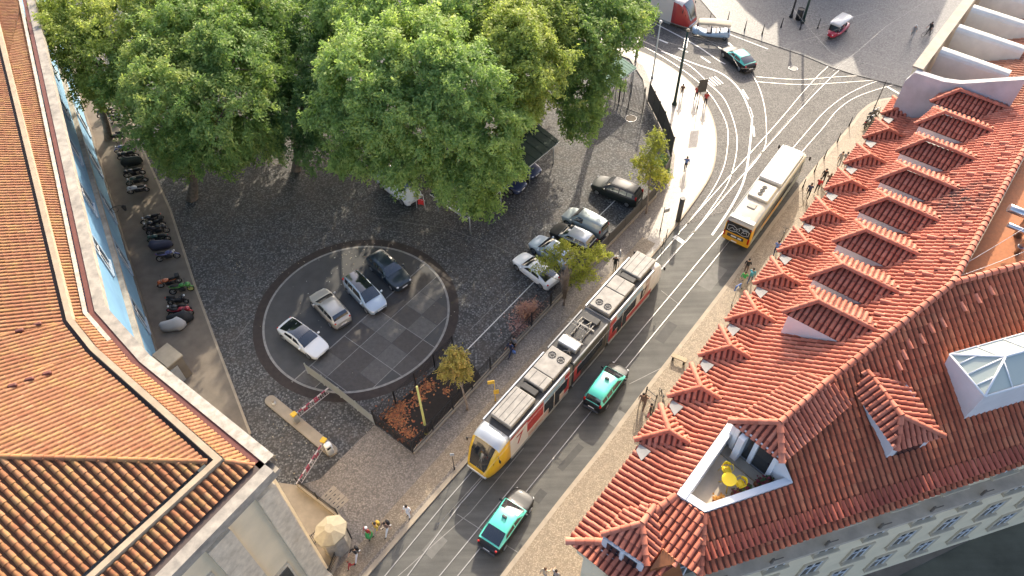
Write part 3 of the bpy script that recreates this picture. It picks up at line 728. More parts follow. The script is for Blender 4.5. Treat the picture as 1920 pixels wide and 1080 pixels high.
# its front with a two-light window
e_ = (R_ - L_); e_.z = 0; e_.normalize(); n_ = Vector((e_.y, -e_.x, 0)); fz = CP.z(*(((L_ + R_) / 2 + n_ * .1).xy))
m_ = (L_ + R_) / 2 + n_ * .03 - ap; hh = tz - fz
print('front h', hh)
b = MB(); b.box(Vector((m_.x, m_.y, tz - .52 - ap.z)), ((R_ - L_).length * .9, .12, .98), math.atan2(e_.y, e_.x)); b.build('front_panel', M['white_render'], CD)
b = MB()
for s_ in (-.42, .42): b.box(Vector((m_.x, m_.y, tz - .48 - ap.z)) + e_ * s_ + n_ * .075, (.6, .05, .66), math.atan2(e_.y, e_.x))
b.build('dormer_window', M['dark_glass'], CD)
b = MB()
b.box(Vector((m_.x, m_.y, tz - .48 - ap.z)) + n_ * .08, (.14, .08, .74), math.atan2(e_.y, e_.x)); b.box(Vector((m_.x, m_.y, tz - .9 - ap.z)) + n_ * .13, (1.9, .24, .09), math.atan2(e_.y, e_.x))
b.build('window_frame', M['window_frame_white'], CD)
# rusty metal hood beside it
p0_ = at(*c8(1110, 690), EZ + .75); h1 = at(*c8(920, 980), EZ + .55); h2 = at(*c8(1340, 890), EZ + .5); h3 = at(*c8(1400, 1150), EZ - .9); h4 = at(*c8(900, 1250), EZ - .9)
b = MB(); b.add([p0_, h1, h4, h3, h2, p0_ - Z * .5, h1 - Z * .3, h4 - Z * .3, h3 - Z * .3, h2 - Z * .3], [(0, 1, 2, 3, 4), (0, 1, 6, 5), (1, 2, 7, 6), (2, 3, 8, 7), (3, 4, 9, 8), (4, 0, 5, 9)])
for i in range(6):
    f = i / 5; a_ = p0_ + (h2 - p0_) * f * .9; c_ = h4 + (h3 - h4) * f; b.tube(a_ + Z * .03, c_ + Z * .03, .035, .035, 6)
b.build('metal_canopy', M['copper_rust'], RB)
# ---- the gabled hood over the terrace door
bk = W2.hit(1556, 712) ; apz = bk.z + .35
ap = at(1462, 793, apz - .1); bkp = at(1553, 713, apz); tz = apz - .95
FW, FS = at(1366, 790, tz), at(1466, 869, tz); rl = at(1507, 697, tz + .1); rr = at(1602, 751, tz)
print('hood', [uvz(p) for p in (ap, bkp, FW, FS, rl, rr)], 'roof under', W2.z(*rl.xy), SP.z(*rr.xy))
HD = bpy.data.objects.new('terrace_hood', None); COL.objects.link(HD); HD.parent = RB
b = MB(); tile_facet(b, [FW, FS, ap], .27, .45, .1); tile_facet(b, [ap, bkp, rl, FW], .27, .45, .1); tile_facet(b, [FS, rr, bkp, ap], .27, .45, .1)
for p, q in ((FW, ap), (FS, ap), (ap, bkp)): ridge_tiles(b, p + Z * .08, q + Z * .08, .15)
b.build('hood_roof', [M['red_tile'], M['red_tile_pan']], HD, tint=True)
b = MB()
for a_, c_, pl in ((FW, rl, W2), (FS, rr, SP)):
    cc = (FW + FS + rl + rr) / 4; a2, c2 = a_ + (cc - a_) * .1, c_ + (cc - c_) * .1
    b.add([a2 - Z * .06, c2 - Z * .06, Vector((c2.x, c2.y, min(c2.z - .1, pl.z(c2.x, c2.y) - .1))), Vector((a2.x, a2.y, pl.z(a2.x, a2.y) - .4))], [(0, 1, 2, 3)])
b.build('hood_wall', M['white_render'], HD)
# ---- roof terrace cut into the slope
FLZ = min(P1.z, P2.z) - .62
TR = bpy.data.objects.new('roof_terrace', None); COL.objects.link(TR); TR.parent = RB
xy = lambda p, z: Vector((p.x, p.y, z))
b = MB(); b.prism([P1.xy, P2.xy, T2.xy, (T2 + U * 1.2).xy, (T1 + U * 1.2).xy, T1.xy], FLZ - .3, FLZ); b.build('terrace_floor', M['terrace_floor'], TR)
def parapet(p, q, th, inward, za, zb):
    b = MB(); d = (q - p); d.z = 0; n_ = Vector((-d.y, d.x, 0)).normalized() * th
    if n_.dot(inward) < 0: n_ = -n_
    v = [xy(p, FLZ - .3), xy(q, FLZ - .3), xy(q + n_, FLZ - .3), xy(p + n_, FLZ - .3), xy(p, za), xy(q, zb), xy(q + n_, zb), xy(p + n_, za)]
    b.add(v, [(4, 5, 6, 7), (0, 1, 5, 4), (1, 2, 6, 5), (2, 3, 7, 6), (3, 0, 4, 7)]); return b.build('parapet', M['white_render'], TR)
cen = (P1 + P2 + T1 + T2) / 4
parapet(P1, T1, .42, cen - P1, P1.z + .16, T1.z + .16); parapet(P2 + (P1 - P2) * -.0, P1, .38, cen - P1, P2.z + .155, P1.z + .155); parapet(T2, P2, .3, cen - P2, T2.z + .15, P2.z + .15)
# door wall under the hood
dw0, dw1 = xy(FW + (FS - FW) * .04 + (ap - (FW + FS) / 2) * .18, FLZ), xy(FS + (FW - FS) * .04 + (ap - (FW + FS) / 2) * .18, FLZ)
e_ = (dw1 - dw0).normalized(); n_ = Vector((e_.y, -e_.x, 0)); an = math.atan2(e_.y, e_.x); hw = tz - FLZ
b = MB(); b.box((dw0 + dw1) / 2 + Z * hw / 2 - n_ * .15, ((dw1 - dw0).length, .3, hw), an)
pm_ = dw0 + e_ * ((dw1 - dw0).length * .3); 
b.box(dw0 + e_ * .75 + Z * hw / 2 + n_ * .25, (.3, .5, hw - .02), an)
b.add([xy(dw1, FLZ), xy(T2, FLZ), xy(T2, T2.z + .14), xy(dw1, tz)], [(0, 1, 2, 3)])
b.build('door_wall', M['white_render'], TR)
DR = bpy.data.objects.new('terrace_door', None); COL.objects.link(DR); DR.parent = RB; DR.location = dw0 + e_ * ((dw1 - dw0).length * .52); DR.rotation_euler = (0, 0, an)
b = MB()
for s_ in (-.5, .5): b.box((s_, -.03, 1.05), (.74, .05, 1.9))
b.build('pane', M['dark_glass'], DR)
b = MB()
for x in (-.98, 0, .98): b.box((x, -.06, 1.06), (.2, .12, 2.1))
for z_ in (.06, 2.06): b.box((0, -.07, z_), (2.1, .1, .12))
b.build('door_frame', M['window_frame_white'], DR)
b = MB(); b.box((0, -.35, .06), (2.4, .55, .12)); b.build('door_step', M['kerb_stone'], DR)
# terrace furniture
fl = lambda px, py, z=0: at(px, py, FLZ + z)
t_ = thing('garden_table', 'round yellow metal table on the roof terrace between two yellow chairs', 'table', fl(1361, 912))
b = MB(); b.tube((0, 0, .70), (0, 0, .73), .33, .33, 24, 0, False); b.build('tabletop', M['yellow_metal'], t_)
for k in range(3):
    a = RAD(120 * k + 20); b = MB(); b.path([(0.03 * math.cos(a), .03 * math.sin(a), .7), (.06 * math.cos(a), .06 * math.sin(a), .4), (.36 * math.cos(a), .36 * math.sin(a), 0)], .02, 6); b.build('leg', M['yellow_metal'], t_)
def chair(loc, rz, lab):
    t_ = thing('garden_chair', lab, 'chair', loc, rz, 'yellow terrace chairs')
    b = MB(); b.rbox((0, 0, .45), (.4, .4, .04), .12); b.build('seat', M['yellow_metal'], t_)
    b = MB(); pts = [(-.2, -.22 + .0, .45)]
    rings = []
    for i in range(9):
        a = RAD(125 + 110 * i / 8); x, y = .23 * math.cos(a), .23 * math.sin(a); h_ = .8 - .1 * abs(i - 4) / 4; rings.append([Vector((x, y, .56)), Vector((x * 1.12, y * 1.12, h_)), Vector((x * 1.06, y * 1.06, h_)), Vector((x * .94, y * .94, .56))])
    b.loft(rings, True, 0, True); b.build('backrest', M['yellow_metal'], t_)
    for s_ in (1, -1): b = MB(); b.path([(.14, .2 * s_, .46), (.1, .25 * s_, .66), (-.1, .26 * s_, .7), (-.13, .19 * s_, .6)], .016, 5); b.build('armrest', M['yellow_metal'], t_)
    for x in (-.16, .16):
        for y in (-.16, .16): b = MB(); b.tube((x, y, .45), (x * 1.45, y * 1.45, 0), .016, .013, 6); b.build('leg', M['yellow_metal'], t_)
    return t_
chair(fl(1359, 889), RAD(-80), 'yellow metal chair tucked behind the round terrace table')
chair(fl(1384, 915), RAD(200), 'yellow metal chair drawn up at the parapet side of the round terrace table')
def planter(px, py, lab, nm, az, cols, n=60, ln=.9):
    t_ = thing(nm, lab, 'planter', fl(px, py), az); b = MB(); b.rbox((0, 0, .12), (ln, .2, .24), .04); b.build('trough', M['copper_rust'], t_)
    b = MB()
    for i in range(n):
        p = Vector((rnd.uniform(-ln / 2, ln / 2), rnd.gauss(0, .08), .26 + rnd.uniform(0, .2))); s = rnd.uniform(.04, .08); a = rnd.uniform(0, 6.3)
        e1, e2 = Vector((math.cos(a), math.sin(a), rnd.uniform(-.5, .5))) * s, Vector((-math.sin(a), math.cos(a), rnd.uniform(-.5, .5))) * s
        b.add([p - e1, p - e2, p + e1, p + e2], [(0, 1, 2, 3)], rnd.randrange(len(cols)))
    b.build('flowers', [M[c] for c in cols], t_)
pm('flower_dark_red', (.16, .015, .03), .7); pm('flower_green', (.04, .08, .02), .7); pm('flower_amber', (.5, .22, .03), .7)
pz = math.atan2((T2 - P2).y, (T2 - P2).x)
planter(1388, 924, 'trough of dark red flowers against the front parapet of the terrace', 'flower_trough', pz, ['flower_dark_red', 'flower_green'])
planter(1430, 905, 'trough of dark red flowers at the door end of the terrace parapet', 'flower_trough', pz, ['flower_dark_red', 'flower_green'])
planter(1346, 938, 'amber planter bowl in the outer corner of the roof terrace', 'flower_bowl', pz, ['flower_amber', 'flower_amber'], 40, .5)
# ---- glazed lantern on the south slope
RLn = bpy.data.objects.new('roof_lantern', None); COL.objects.link(RLn); RLn.parent = RB
q = [SP.hit(1771, 686), SP.hit(1807, 785)]; q = [q[0], q[1], q[1] + SD * 12, q[0] + SD * 12]
tzl = SP.hit(1777, 664).z + .55
top = [at(1780, 665, tzl), at(1846, 744, tzl)]; top = [top[0], top[1], top[1] + SD * 11, top[0] + SD * 11]
b = MB(); b.add([p - Z * .3 for p in q] + top, [(0, 1, 5, 4), (1, 2, 6, 5), (2, 3, 7, 6), (3, 0, 4, 7)]); b.build('lantern_curb', M['white_render'], RLn)
rz_ = tzl + .75; r0 = at(1858, 661, rz_); r0 = (top[0] + top[1]) / 2 + SD * 1.6; r0.z = rz_; r1 = r0 + SD * 8
pm('pale_glass', (.36, .4, .35), .3, 0, spec=.5)
b = MB(); b.add(top + [r0, r1], [(0, 1, 4), (1, 2, 5, 4), (2, 3, 5), (3, 0, 4, 5)]); b.build('lantern_glass', M['pale_glass'], RLn)
b = MB(); up_ = Z * .03
for p, c_ in ((top[0], r0), (top[1], r0), (r0, r1), (top[0], top[1]), (top[1], top[2]), (top[0], top[3])): b.tube(p + up_, c_ + up_, .05, .05, 6)
for i in range(1, 7):
    x = SD * (1.45 * i)
    for k in (0, 1):
        a_ = top[k] + x
        f = min(1, 1.45 * i / 1.6); c_ = (top[k] + (r0 - top[k]) * f) if f < 1 else r0 + SD * max(0, 1.45 * i - 1.6 - .0)
        b.tube(a_ + up_, c_ + up_, .035, .035, 6)
for f in (.25, .5, .75):
    a_ = top[0] + (top[1] - top[0]) * f; c_ = r0 if f == .5 else (r0 + (top[0] if f < .5 else top[1])) / 2; b.tube(a_ + up_, c_ + up_, .035, .035, 6)
b.build('lantern_bars', M['window_frame_white'], RLn)
gr = [q[0] + (q[1] - q[0]) * .45, q[0] + (q[1] - q[0]) * .85, top[0] + (top[1] - top[0]) * .88, top[0] + (top[1] - top[0]) * .5]
gn = (gr[1] - gr[0]).cross(gr[3] - gr[0]).normalized()
if gn.z < 0: gn = -gn
pm('grille_grey', (.16, .18, .22), .4, .5)
b = MB(); b.add([p + gn * .04 for p in gr], [(0, 1, 2, 3)])
for i in range(9):
    f = (i + .5) / 9; b.tube(gr[0] + (gr[3] - gr[0]) * f + gn * .06, gr[1] + (gr[2] - gr[1]) * f + gn * .06, .03, .03, 5)
b.build('lantern_grille', M['grille_grey'], RLn)
# ================================================================== neighbour with white fire walls
NB = thing('white_neighbour_building', 'white building with a row of barrel-capped fire walls on its orange roof', 'building', (0, 0, 0))
uN = UE + .05; z0N = 19.9
def nb(u, v, z): return uv(u, v, z)
def vplane(u): return Plane(uv(u, 0, 0), U)
vp = vplane(uN)
tops = [vp.hit(1697, 152), vp.hit(1715, 136), vp.hit(1769, 153), vp.hit(1800, 157), vp.hit(1925, 149)]
print('neighbour end wall', [uvz(p) for p in tops])
zt = tops[1].z
ew = [uv(uN, .0, zt - .1), uv(uN, 2.4, zt), uv(uN, 5.2, zt + .1), uv(uN, 5.21, EZ + 4.9), uv(uN, 18, EZ + 5.2)]
ew = [uv(uN, max(0, V.dot(p - A)), p.z) for p in tops]
b = MB(); base = [xy(p, 0) for p in ew]; n_ = len(ew); th = U * .45
vs = ew + base + [p + th for p in ew] + [p + th for p in base]
fs = []
for i in range(n_ - 1): fs += [(i, i + 1, n_ + i + 1, n_ + i), (2 * n_ + i, 2 * n_ + i + 1, i + 1, i)]
fs += [(0, n_, 3 * n_, 2 * n_)]
pm('grey_render', (.5, .48, .46), .85, col2=(.38, .36, .34), vs=1.1)
b.add(vs, fs); b.build('wall', M['grey_render'], NB)['label'] = 'white party wall above the red roof'
pz_ = ew[1].z; pv = V.dot(ew[1] - A); print('parapet z', pz_, pv)
b = MB(); c0, c1 = uv(uN + .46, 0, pz_ - .5), uv(uN + 30, 0, pz_ - .5)
b.box((c0 + c1) / 2 - Z * (pz_ / 2 - .25) + Z * .25 + V * (pv - .0), (29.5, .5, pz_), RAD(UA)); b.build('wall', M['cream_render'], NB)['label'] = 'street wall'
b = MB(); b.box((c0 + c1) / 2 + Z * .56 + V * pv, (29.5, .68, .12), RAD(UA)); b.build('coping', M['kerb_stone'], NB)
fins = [((1757, 88), (1885, 133)), ((1790, 46), (1920, 92)), ((1819, 10), (1945, 52)), ((1850, -25), (1970, 12)), ((1880, -60), (1995, -25))]
pm('pale_plaster', (.62, .59, .52), .8, var=.2, vs=1)
fl_ = None
for (a_, c_) in fins:
    p, q_ = at(*a_, pz_ + .05), at(*c_, pz_ - .1); u_ = U.dot(p - A); ln = V.dot(q_ - p); v0 = pv + .5
    if fl_ is None: fl_ = ln
    b = MB(); rings = []
    for v_ in (v0, v0 + fl_):
        zz = pz_ + .05 - .02 * (v_ - v0); ring = [uv(u_ - .45, v_, zz - 3.2 if v_ == v0 else zz - .9), uv(u_ - .45, v_, zz - .22)] + [uv(u_ + .45 * math.sin(RAD(t)), v_, zz - .22 + .3 * math.cos(RAD(t))) for t in (-60, -30, 0, 30, 60)] + [uv(u_ + .45, v_, zz - .22), uv(u_ + .45, v_, zz - 3.2 if v_ == v0 else zz - .9)]
        rings.append(ring)
    b.loft(rings, True, 0, False); b.build('fire_wall', M['pale_plaster'], NB)
tile_mat('orange_tile', (.42, .17, .09), (.5, .22, .13), (.58, .3, .19), (.3, .16, .1), .3)
zr0, zr1 = pz_ - 2.9, pz_ - .75
b = MB(); tile_facet(b, [uv(uN + .46, pv + .3, zr0), uv(uN + 30, pv + .3, zr0), uv(uN + 30, pv + .3 + fl_, zr1), uv(uN + .46, pv + .3 + fl_, zr1)], .3, .5, .09)
b.build('roof_slope', [M['orange_tile'], M['red_tile_pan']], NB, tint=True)
b = MB(); tile_facet(b, [uv(uN + .46, pv + .3 + fl_, zr1), uv(uN + 30, pv + .3 + fl_, zr1), uv(uN + 30, pv + 8 + fl_, zr1 + 2.2), uv(uN + .46, pv + 8 + fl_, zr1 + 2.2)], .3, .5, .09)
b.build('roof_slope', [M['orange_tile'], M['red_tile_pan']], NB, tint=True)
b = MB(); 
for i in range(8): b.box(uv(uN + .02, pv + fl_ * 0 + 6 + i * 1.2, 0) + Z * 0, (.02, .02, .02))
# ================================================================== the palace on the left (orange roofs, blue court front)
tile_mat('ochre_tile', (.24, .092, .042), (.3, .127, .06), (.34, .165, .085), (.42, .27, .075), .5, (.2, .1, .055), .3)
tile_mat('ochre_pan', (.15, .056, .024), (.175, .066, .028), (.2, .08, .034), (.14, .085, .03), .3)
tile_mat('wing_tile', (.23, .085, .036), (.32, .13, .055), (.4, .2, .1), (.36, .26, .08), .55, (.12, .07, .03), .3)
tile_mat('wing_pan', (.1, .046, .023), (.115, .052, .026), (.13, .06, .03))
pm('blue_wall', (.17, .34, .5), .75, var=.22, vs=.6, col2=(.13, .27, .42))
pm('weathered_stone', (.42, .375, .3), .85, col2=(.2, .18, .15), vs=1.6, bs=.2)
pm('white_lime', (.5, .46, .38), .85, col2=(.27, .24, .19), vs=2.6, bs=.2)
pm('red_gutter', (.16, .05, .035), .7, var=.3)
pm('dark_gutter', (.085, .06, .05), .7)
pm('beige_cap', (.42, .33, .22), .85, var=.3, vs=2)
LB = thing('palace_building', 'long palace with ochre tiled roofs and a blue wall facing the parked motorcycles', 'building', (0, 0, 0))
ZC = 15.4                      # cornice top
w0, w1 = at(155, 195), at(297, 662)
WD = (w1 - w0).normalized(); WN = Vector((WD.y, -WD.x, 0)); WN = WN if WN.x > 0 else -WN
# corners of the roof plan, traced along the cap between upper roof and skirt (z = 16.2)
ZG = 16.2
cap = [at(-60, -130, ZG), at(0, 108, ZG), at(118, 607, ZG), at(163, 664, ZG), at(388, 866, ZG), at(150, 1082, ZG), at(-20, 1240, ZG)]
cap[0] = cap[1] + (cap[1] - cap[2]).normalized() * 22
cap[6] = cap[5] + (cap[5] - cap[4]).normalized() * 10
def inward(i, j):
    d = cap[j] - cap[i]; d.z = 0; d.normalize(); n = Vector((d.y, -d.x, 0)); return d, n      # n: to the right of travel = inside the building
pit = 24
pls = []
for i, j in ((1, 2), (2, 3), (3, 4), (4, 5)):
    d, n = inward(i, j)
    pls.append((plane_pitch(cap[i], math.degrees(math.atan2(n.y, n.x)), pit), d, n))
E1, E2, E3, S1 = [p[0] for p in pls]
hp = E3.hit(0, 856)            # hip seen at the left frame edge
S1 = plane3(cap[4], cap[5], hp)
print('S wing pitch', math.degrees(math.acos(S1.n.z)))
def setb(p, n, k=.5): return p - n * 0
h12, d12 = meet(E1, E2); h23, d23 = meet(E2, E3); h34, d34 = meet(E3, S1)
def along(p, d, k):
    d = d if d.z > 0 else -d
    return p + d * k
def hipend(a, pa, pb, rise):
    p, d = meet(pa, pb); d = d if d.z > 0 else -d
    return a + d * (rise / d.z)
TOP = 5.2
c2, c3, c4 = cap[2], cap[3], cap[4]
k2, k3, k4 = hipend(c2, E1, E2, TOP), hipend(c3, E2, E3, TOP), hipend(c4, E3, S1, TOP)
n1 = pls[0][2]; run = TOP / math.tan(RAD(pit))
def lroof(name, pts, mats=('ochre_tile', 'ochre_pan'), caps=(), lab=None, sp=.29, r=.1, course=.42):
    b = MB(); tile_facet(b, pts, sp, course, r, hz=.62 if mats[0] == 'ochre_tile' else .78)
    for p, q in caps: ridge_tiles(b, p + Z * .05, q + Z * .05, .13)
    o = b.build(name, [M[mats[0]], M[mats[1]]], LB, tint=True)
    if lab: o['label'] = lab
lroof('roof_slope', [cap[0], c2, k2, cap[0] + n1 * run + Z * TOP], lab='long ochre slope above the blue wall')
lroof('roof_slope', [c2, c3, k3, k2], lab='narrow turning facet of the ochre roof')
lroof('roof_slope', [c3, c4, k4, k3], caps=((c4, k4),), lab='ochre slope of the angled block')
ns = Vector((-S1.n.x, -S1.n.y, 0)).normalized(); slS = TOP / math.tan(math.acos(S1.n.z))
lroof('roof_slope', [c4, cap[6], cap[6] + ns * slS + Z * TOP, k4], ('wing_tile', 'wing_pan'), sp=.36, r=.13, lab='coarse shaded slope of the south wing')
for p, q in ((c2, k2), (c3, k3)): b = MB(); ridge_tiles(b, p - Z * .0, q, .08); b.build('hip_line', [M['ochre_pan'], M['ochre_pan']], LB, tint=True)
# plan offset helper for bands running round the roof
def offset(line, k, z):
    out = []
    for i in range(len(line)):
        a = line[max(i - 1, 0)]; p = line[i]; c = line[min(i + 1, len(line) - 1)]
        d1 = (p - a); d2 = (c - p); d1.z = d2.z = 0
        if d1.length < 1e-6: d1 = d2
        if d2.length < 1e-6: d2 = d1
        d1.normalize(); d2.normalize(); m1 = Vector((-d1.y, d1.x, 0)); m2 = Vector((-d2.y, d2.x, 0)); m = (m1 + m2).normalized()
        out.append(Vector((p.x, p.y, 0)) + m * (k / max(.3, m.dot(m1))) + Z * z)
    return out
def band(name, k0, k1, z0, z1, mat, line=None, lab=None):
    line = line or cap
    a, c = offset(line, k0, z0), offset(line, k1, z0); b = MB()
    for i in range(len(line) - 1):
        q = [a[i], a[i + 1], c[i + 1], c[i]]; top = [xy(p, z1) for p in q]
        b.add(q + top, [(4, 5, 6, 7), (0, 1, 5, 4), (2, 3, 7, 6)])
    o = b.build(name, M[mat], LB)
    if lab: o['label'] = lab
    return o
band('gutter', -.05, .24, ZG - .9, ZG - .28, 'dark_gutter')
band('parapet_cap', .24, .54, ZG - 1.2, ZG + .12, 'beige_cap')
# skirt roof: from the cap down to the red gutter
out0 = offset(cap, .56, ZG - .12)
KO = [1.95, 1.95, 2.0, 2.1, 2.55, 2.5, 2.5]
OUT = [at(-60, -160, ZC), at(50, 0, ZC), at(178, 585, ZC), at(262, 680, ZC), at(497, 872, ZC), at(300, 1072, ZC), at(150, 1225, ZC)]
OUT[0] = OUT[1] + (OUT[1] - OUT[2]).normalized() * 24; OUT[6] = OUT[5] + (OUT[5] - OUT[4]).normalized() * 10
SO = offset(OUT, -.35, ZC + .1)
for i in range(6):
    a, c, d, e = out0[i], out0[i + 1], SO[i + 1], SO[i]
    wing = i >= 4
    lroof('skirt_slope', [e, d, c, a], ('wing_tile', 'wing_pan') if wing else ('ochre_tile', 'ochre_pan'), sp=.36 if wing else .27, r=.13 if wing else .095, caps=((SO[4], out0[4]),) if i == 3 else (), lab='coarse tiled skirt of the south wing' if wing else None)
a_ = offset(OUT, -.52, 0); c_ = offset(OUT, -.3, 0)
b = MB()      # white-limed edge of the long skirt
for i in range(2):
    f1 = 1.0
    b.add([xy(a_[i], ZC + .32), xy(a_[i + 1], ZC + .32), xy(c_[i + 1], ZC + .3), xy(c_[i], ZC + .3)], [(0, 1, 2, 3)])
e1 = a_[2] + (a_[3] - a_[2]) * .55; e2 = c_[2] + (c_[3] - c_[2]) * .55
b.add([xy(a_[2], ZC + .32), xy(e1, ZC + .32), xy(e2, ZC + .3), xy(c_[2], ZC + .3)], [(0, 1, 2, 3)])
b.build('limed_edge', M['white_lime'], LB)
band('gutter', -.3, .02, ZC - .3, ZC + .04, 'red_gutter', OUT[:5])
band('gutter', -.4, .02, ZC - .3, ZC + .04, 'dark_gutter', OUT[4:])
band('cornice', .02, .62, ZC - .55, ZC + .1, 'weathered_stone', OUT[:4])
band('cornice', .02, .6, ZC - .552, ZC + .102, 'white_lime', OUT[3:5], 'pale limed cornice')
band('cornice', .02, .62, ZC - .55, ZC + .1, 'weathered_stone', OUT[4:], 'lichened cornice of the south wing')
band('cornice_moulding', -.4, .38, ZC - .95, ZC - .552, 'weathered_stone', OUT)
# walls
wl = offset(OUT, .08, 0)
# keep the court wall on its traced ground line
far = w0 - WD * 40
cx = w1 + WD * .6
b = MB()
def wq(p, q, z1=ZC - .9, mat='blue_wall', lab=None):
    b = MB(); d = (q - p).normalized(); n = Vector((d.y, -d.x, 0))
    b.prism([p.xy, q.xy, (q + n * .6).xy, (p + n * .6).xy], 0, z1); o = b.build('wall', M[mat], LB)
    if lab: o['label'] = lab
    return o
l1, l2 = wl[3], wl[4]; dd = (l2 - l1).normalized(); k_ = np.linalg.solve(np.array([[WD.x, -dd.x], [WD.y, -dd.y]]), np.array([l1.x - far.x, l1.y - far.y])); cx = far + WD * float(k_[0])
wq(far, cx, lab='blue court wall'); wq(cx, wl[4], mat='cream_render'); wq(wl[4], wl[6] + (wl[6] - wl[4]).normalized() * 4, mat='cream_render', lab='cream south wall with stone pilasters')
d = WD; angW = math.atan2(d.y, d.x)
MW = Matrix.Translation(far) @ Matrix.Rotation(angW, 4, 'Z')      # local x along the wall, +y outward (left of travel)
LW = (cx - far).length; x0 = 40.0
b = MB(MW); b.box((LW / 2, .18, 6.3), (LW - .1, .36, .42)); b.box((LW / 2, .1, 5.95), (LW - .1, .2, .28)); b.build('string_course', M['weathered_stone'], LB)
b = MB(MW); b.box((LW / 2, .06, .45), (LW - .1, .12, .9)); b.build('plinth', M['concrete_strip'], LB)
pm('blue_trim', (.33, .43, .52), .7, var=.25)
pr = None
for i in range(11):
    for z_, h_, w_ in ((8.0, 2.6, 1.3), (1.6, 2.8, 1.2)):
        xw = 5.4 + 7.0 * i + (0 if z_ > 5 else .5)
        if pr is None or True:
            o = bpy.data.objects.new('court_window', None) if pr is None else None
            if pr is None:
                COL.objects.link(o); o.parent = LB; pr = o
                b = MB()
                for x in (-.8, .8): b.box((x, .05, 1.4), (.22, .1, 3.2))
                b.box((0, .05, 2.9), (1.38, .1, .22)); b.box((0, .08, -.1), (1.9, .2, .16)); b.build('frame', M['blue_trim'], o)
                b = MB(); b.box((0, .01, 1.36), (1.36, .04, 2.8)); b.build('pane', M['dark_glass'], o)
                b = MB(); b.box((0, .04, 1.36), (.08, .04, 2.78)); b.box((-.36, .04, 1.8), (.6, .035, .07)); b.box((.36, .04, 1.8), (.6, .035, .07)); b.build('glazing_bars', M['window_frame_white'], o)
            else: o = dup(pr, parent=LB)
        o.location = MW @ Vector((xw, 0, z_)); o.rotation_euler = (0, 0, angW)
# wall lamp bracket on the court wall
p = MW @ Vector((40 + 22.4, 0, 2.8))
t_ = thing('wall_lantern', 'wrought iron lantern on a curled bracket on the blue court wall', 'lantern', p, angW)
b = MB(); b.path([(0, 0, 0), (0, .5, .25), (0, 1.0, .2), (0, 1.25, 0)], .03, 6); b.ring((0, .5, -.1), .28, .02, 'X', 14, 5); b.build('bracket', M['iron'], t_)
b = MB(); b.tube((0, 1.25, -.5), (0, 1.25, -.05), .12, .2, 6); b.tube((0, 1.25, -.05), (0, 1.25, .12), .22, .03, 6); b.build('lamp_case', M['iron'], t_)
# south wall: pilasters and openings
sA, sB = wl[4], wl[6]; dS2 = (sB - sA).normalized(); angS = math.atan2(dS2.y, dS2.x); MS2 = Matrix.Translation(sA) @ Matrix.Rotation(angS, 4, 'Z')
pm('pilaster_stone', (.74, .64, .48), .8, col2=(.48, .4, .29), vs=2.2)
for x_ in (.55, 3.5, 6.6, 9.7):
    for_w = 1.35 if x_ > 1 else 1.1
    b = MB(MS2); b.box((x_ + .25, .16, 7.3), (for_w, .32, 13.6)); b.box((x_ + .25, .24, .6), (for_w + .2, .48, 1.2)); b.build('pilaster', M['pilaster_stone'], LB)
for x_, z_, h_ in ((2.35, 4.0, 2.2), (5.4, 9.4, 2.6), (5.4, 4.0, 2.6), (8.5, 9.4, 2.6)):
    o = bpy.data.objects.new('wing_window', None); COL.objects.link(o); o.parent = LB; o.location = MS2 @ Vector((x_, 0, z_)); o.rotation_euler = (0, 0, angS)
    b = MB(); b.box((0, .03, h_ / 2), (.9, .06, h_)); b.build('pane', M['dark_glass'], o)
    b = MB(); b.box((0, .1, -.1), (1.25, .3, .2)); b.box((-.52, .06, h_ / 2), (.14, .12, h_)); b.box((.52, .06, h_ / 2), (.14, .12, h_)); b.box((0, .06, h_ + .1), (1.18, .12, .2)); b.build('frame', M['pilaster_stone'], o)
# little step roof at the inner corner
p = at(318, 700, 2.6); t_ = thing('porch_hut', 'low flat-roofed grey hut against the foot of the palace wall', 'hut', at(322, 712, .12), RAD(-38))
b = MB(); b.box((0, 0, 1.2), (1.7, 2.6, 2.4)); b.build('wall', M['concrete_strip'], t_)
b = MB(); b.box((0, -.72, 2.46), (1.9, 1.4, .12)); b.box((0, .72, 2.46), (1.9, 1.38, .125)); b.build('roof', M['kerb_stone'], t_)
b = MB(); b.box((.86, .3, .95), (.06, .8, 1.9)); b.build('door', M['zinc'], t_)
# vents on the ochre roof
for x, y in ((38, 622), (72, 610), (25, 725), (57, 713), (90, 702)):
    p = (E2 if y < 640 else E3).hit(x, y); b = MB(); b.rbox(p + Z * .1, (.4, .2, .16), .06, RAD(20), 0); b.build('roof_vent', M['red_gutter'], LB)
# gate lodge (octagonal stone kiosk) by the low railing
pm('lodge_roof', (.3, .26, .18), .8, var=.25, vs=2)
KX = at(617, 990, 3.1); t_ = thing('gate_lodge', 'small pale stone gate lodge with a faceted cream roof beside the low railing', 'gate lodge', (KX.x, KX.y, .06), RAD(48)); t_.scale = (.8, .8, .9)
rings = [[Vector((math.cos(RAD(22.5 + 45 * k)) * r * 1.15, math.sin(RAD(22.5 + 45 * k)) * r, z)) for k in range(8)] for r, z in ((1.0, 0), (1.0, 2.7), (1.22, 2.75), (1.22, 2.95))]
b = MB(); b.loft(rings[:2], True, 0, False); b.build('wall', M['weathered_stone'], t_)
b = MB(); b.loft(rings[2:] + [[Vector((p.x * .25, p.y * .35, 3.35)) for p in rings[3]]], True, 0, False); b.build('roof', M['lodge_roof'], t_)
b = MB(); b.box((1.1, 0, 1.1), (.1, .8, 2.1), 0); b.build('door', M['iron'], t_)
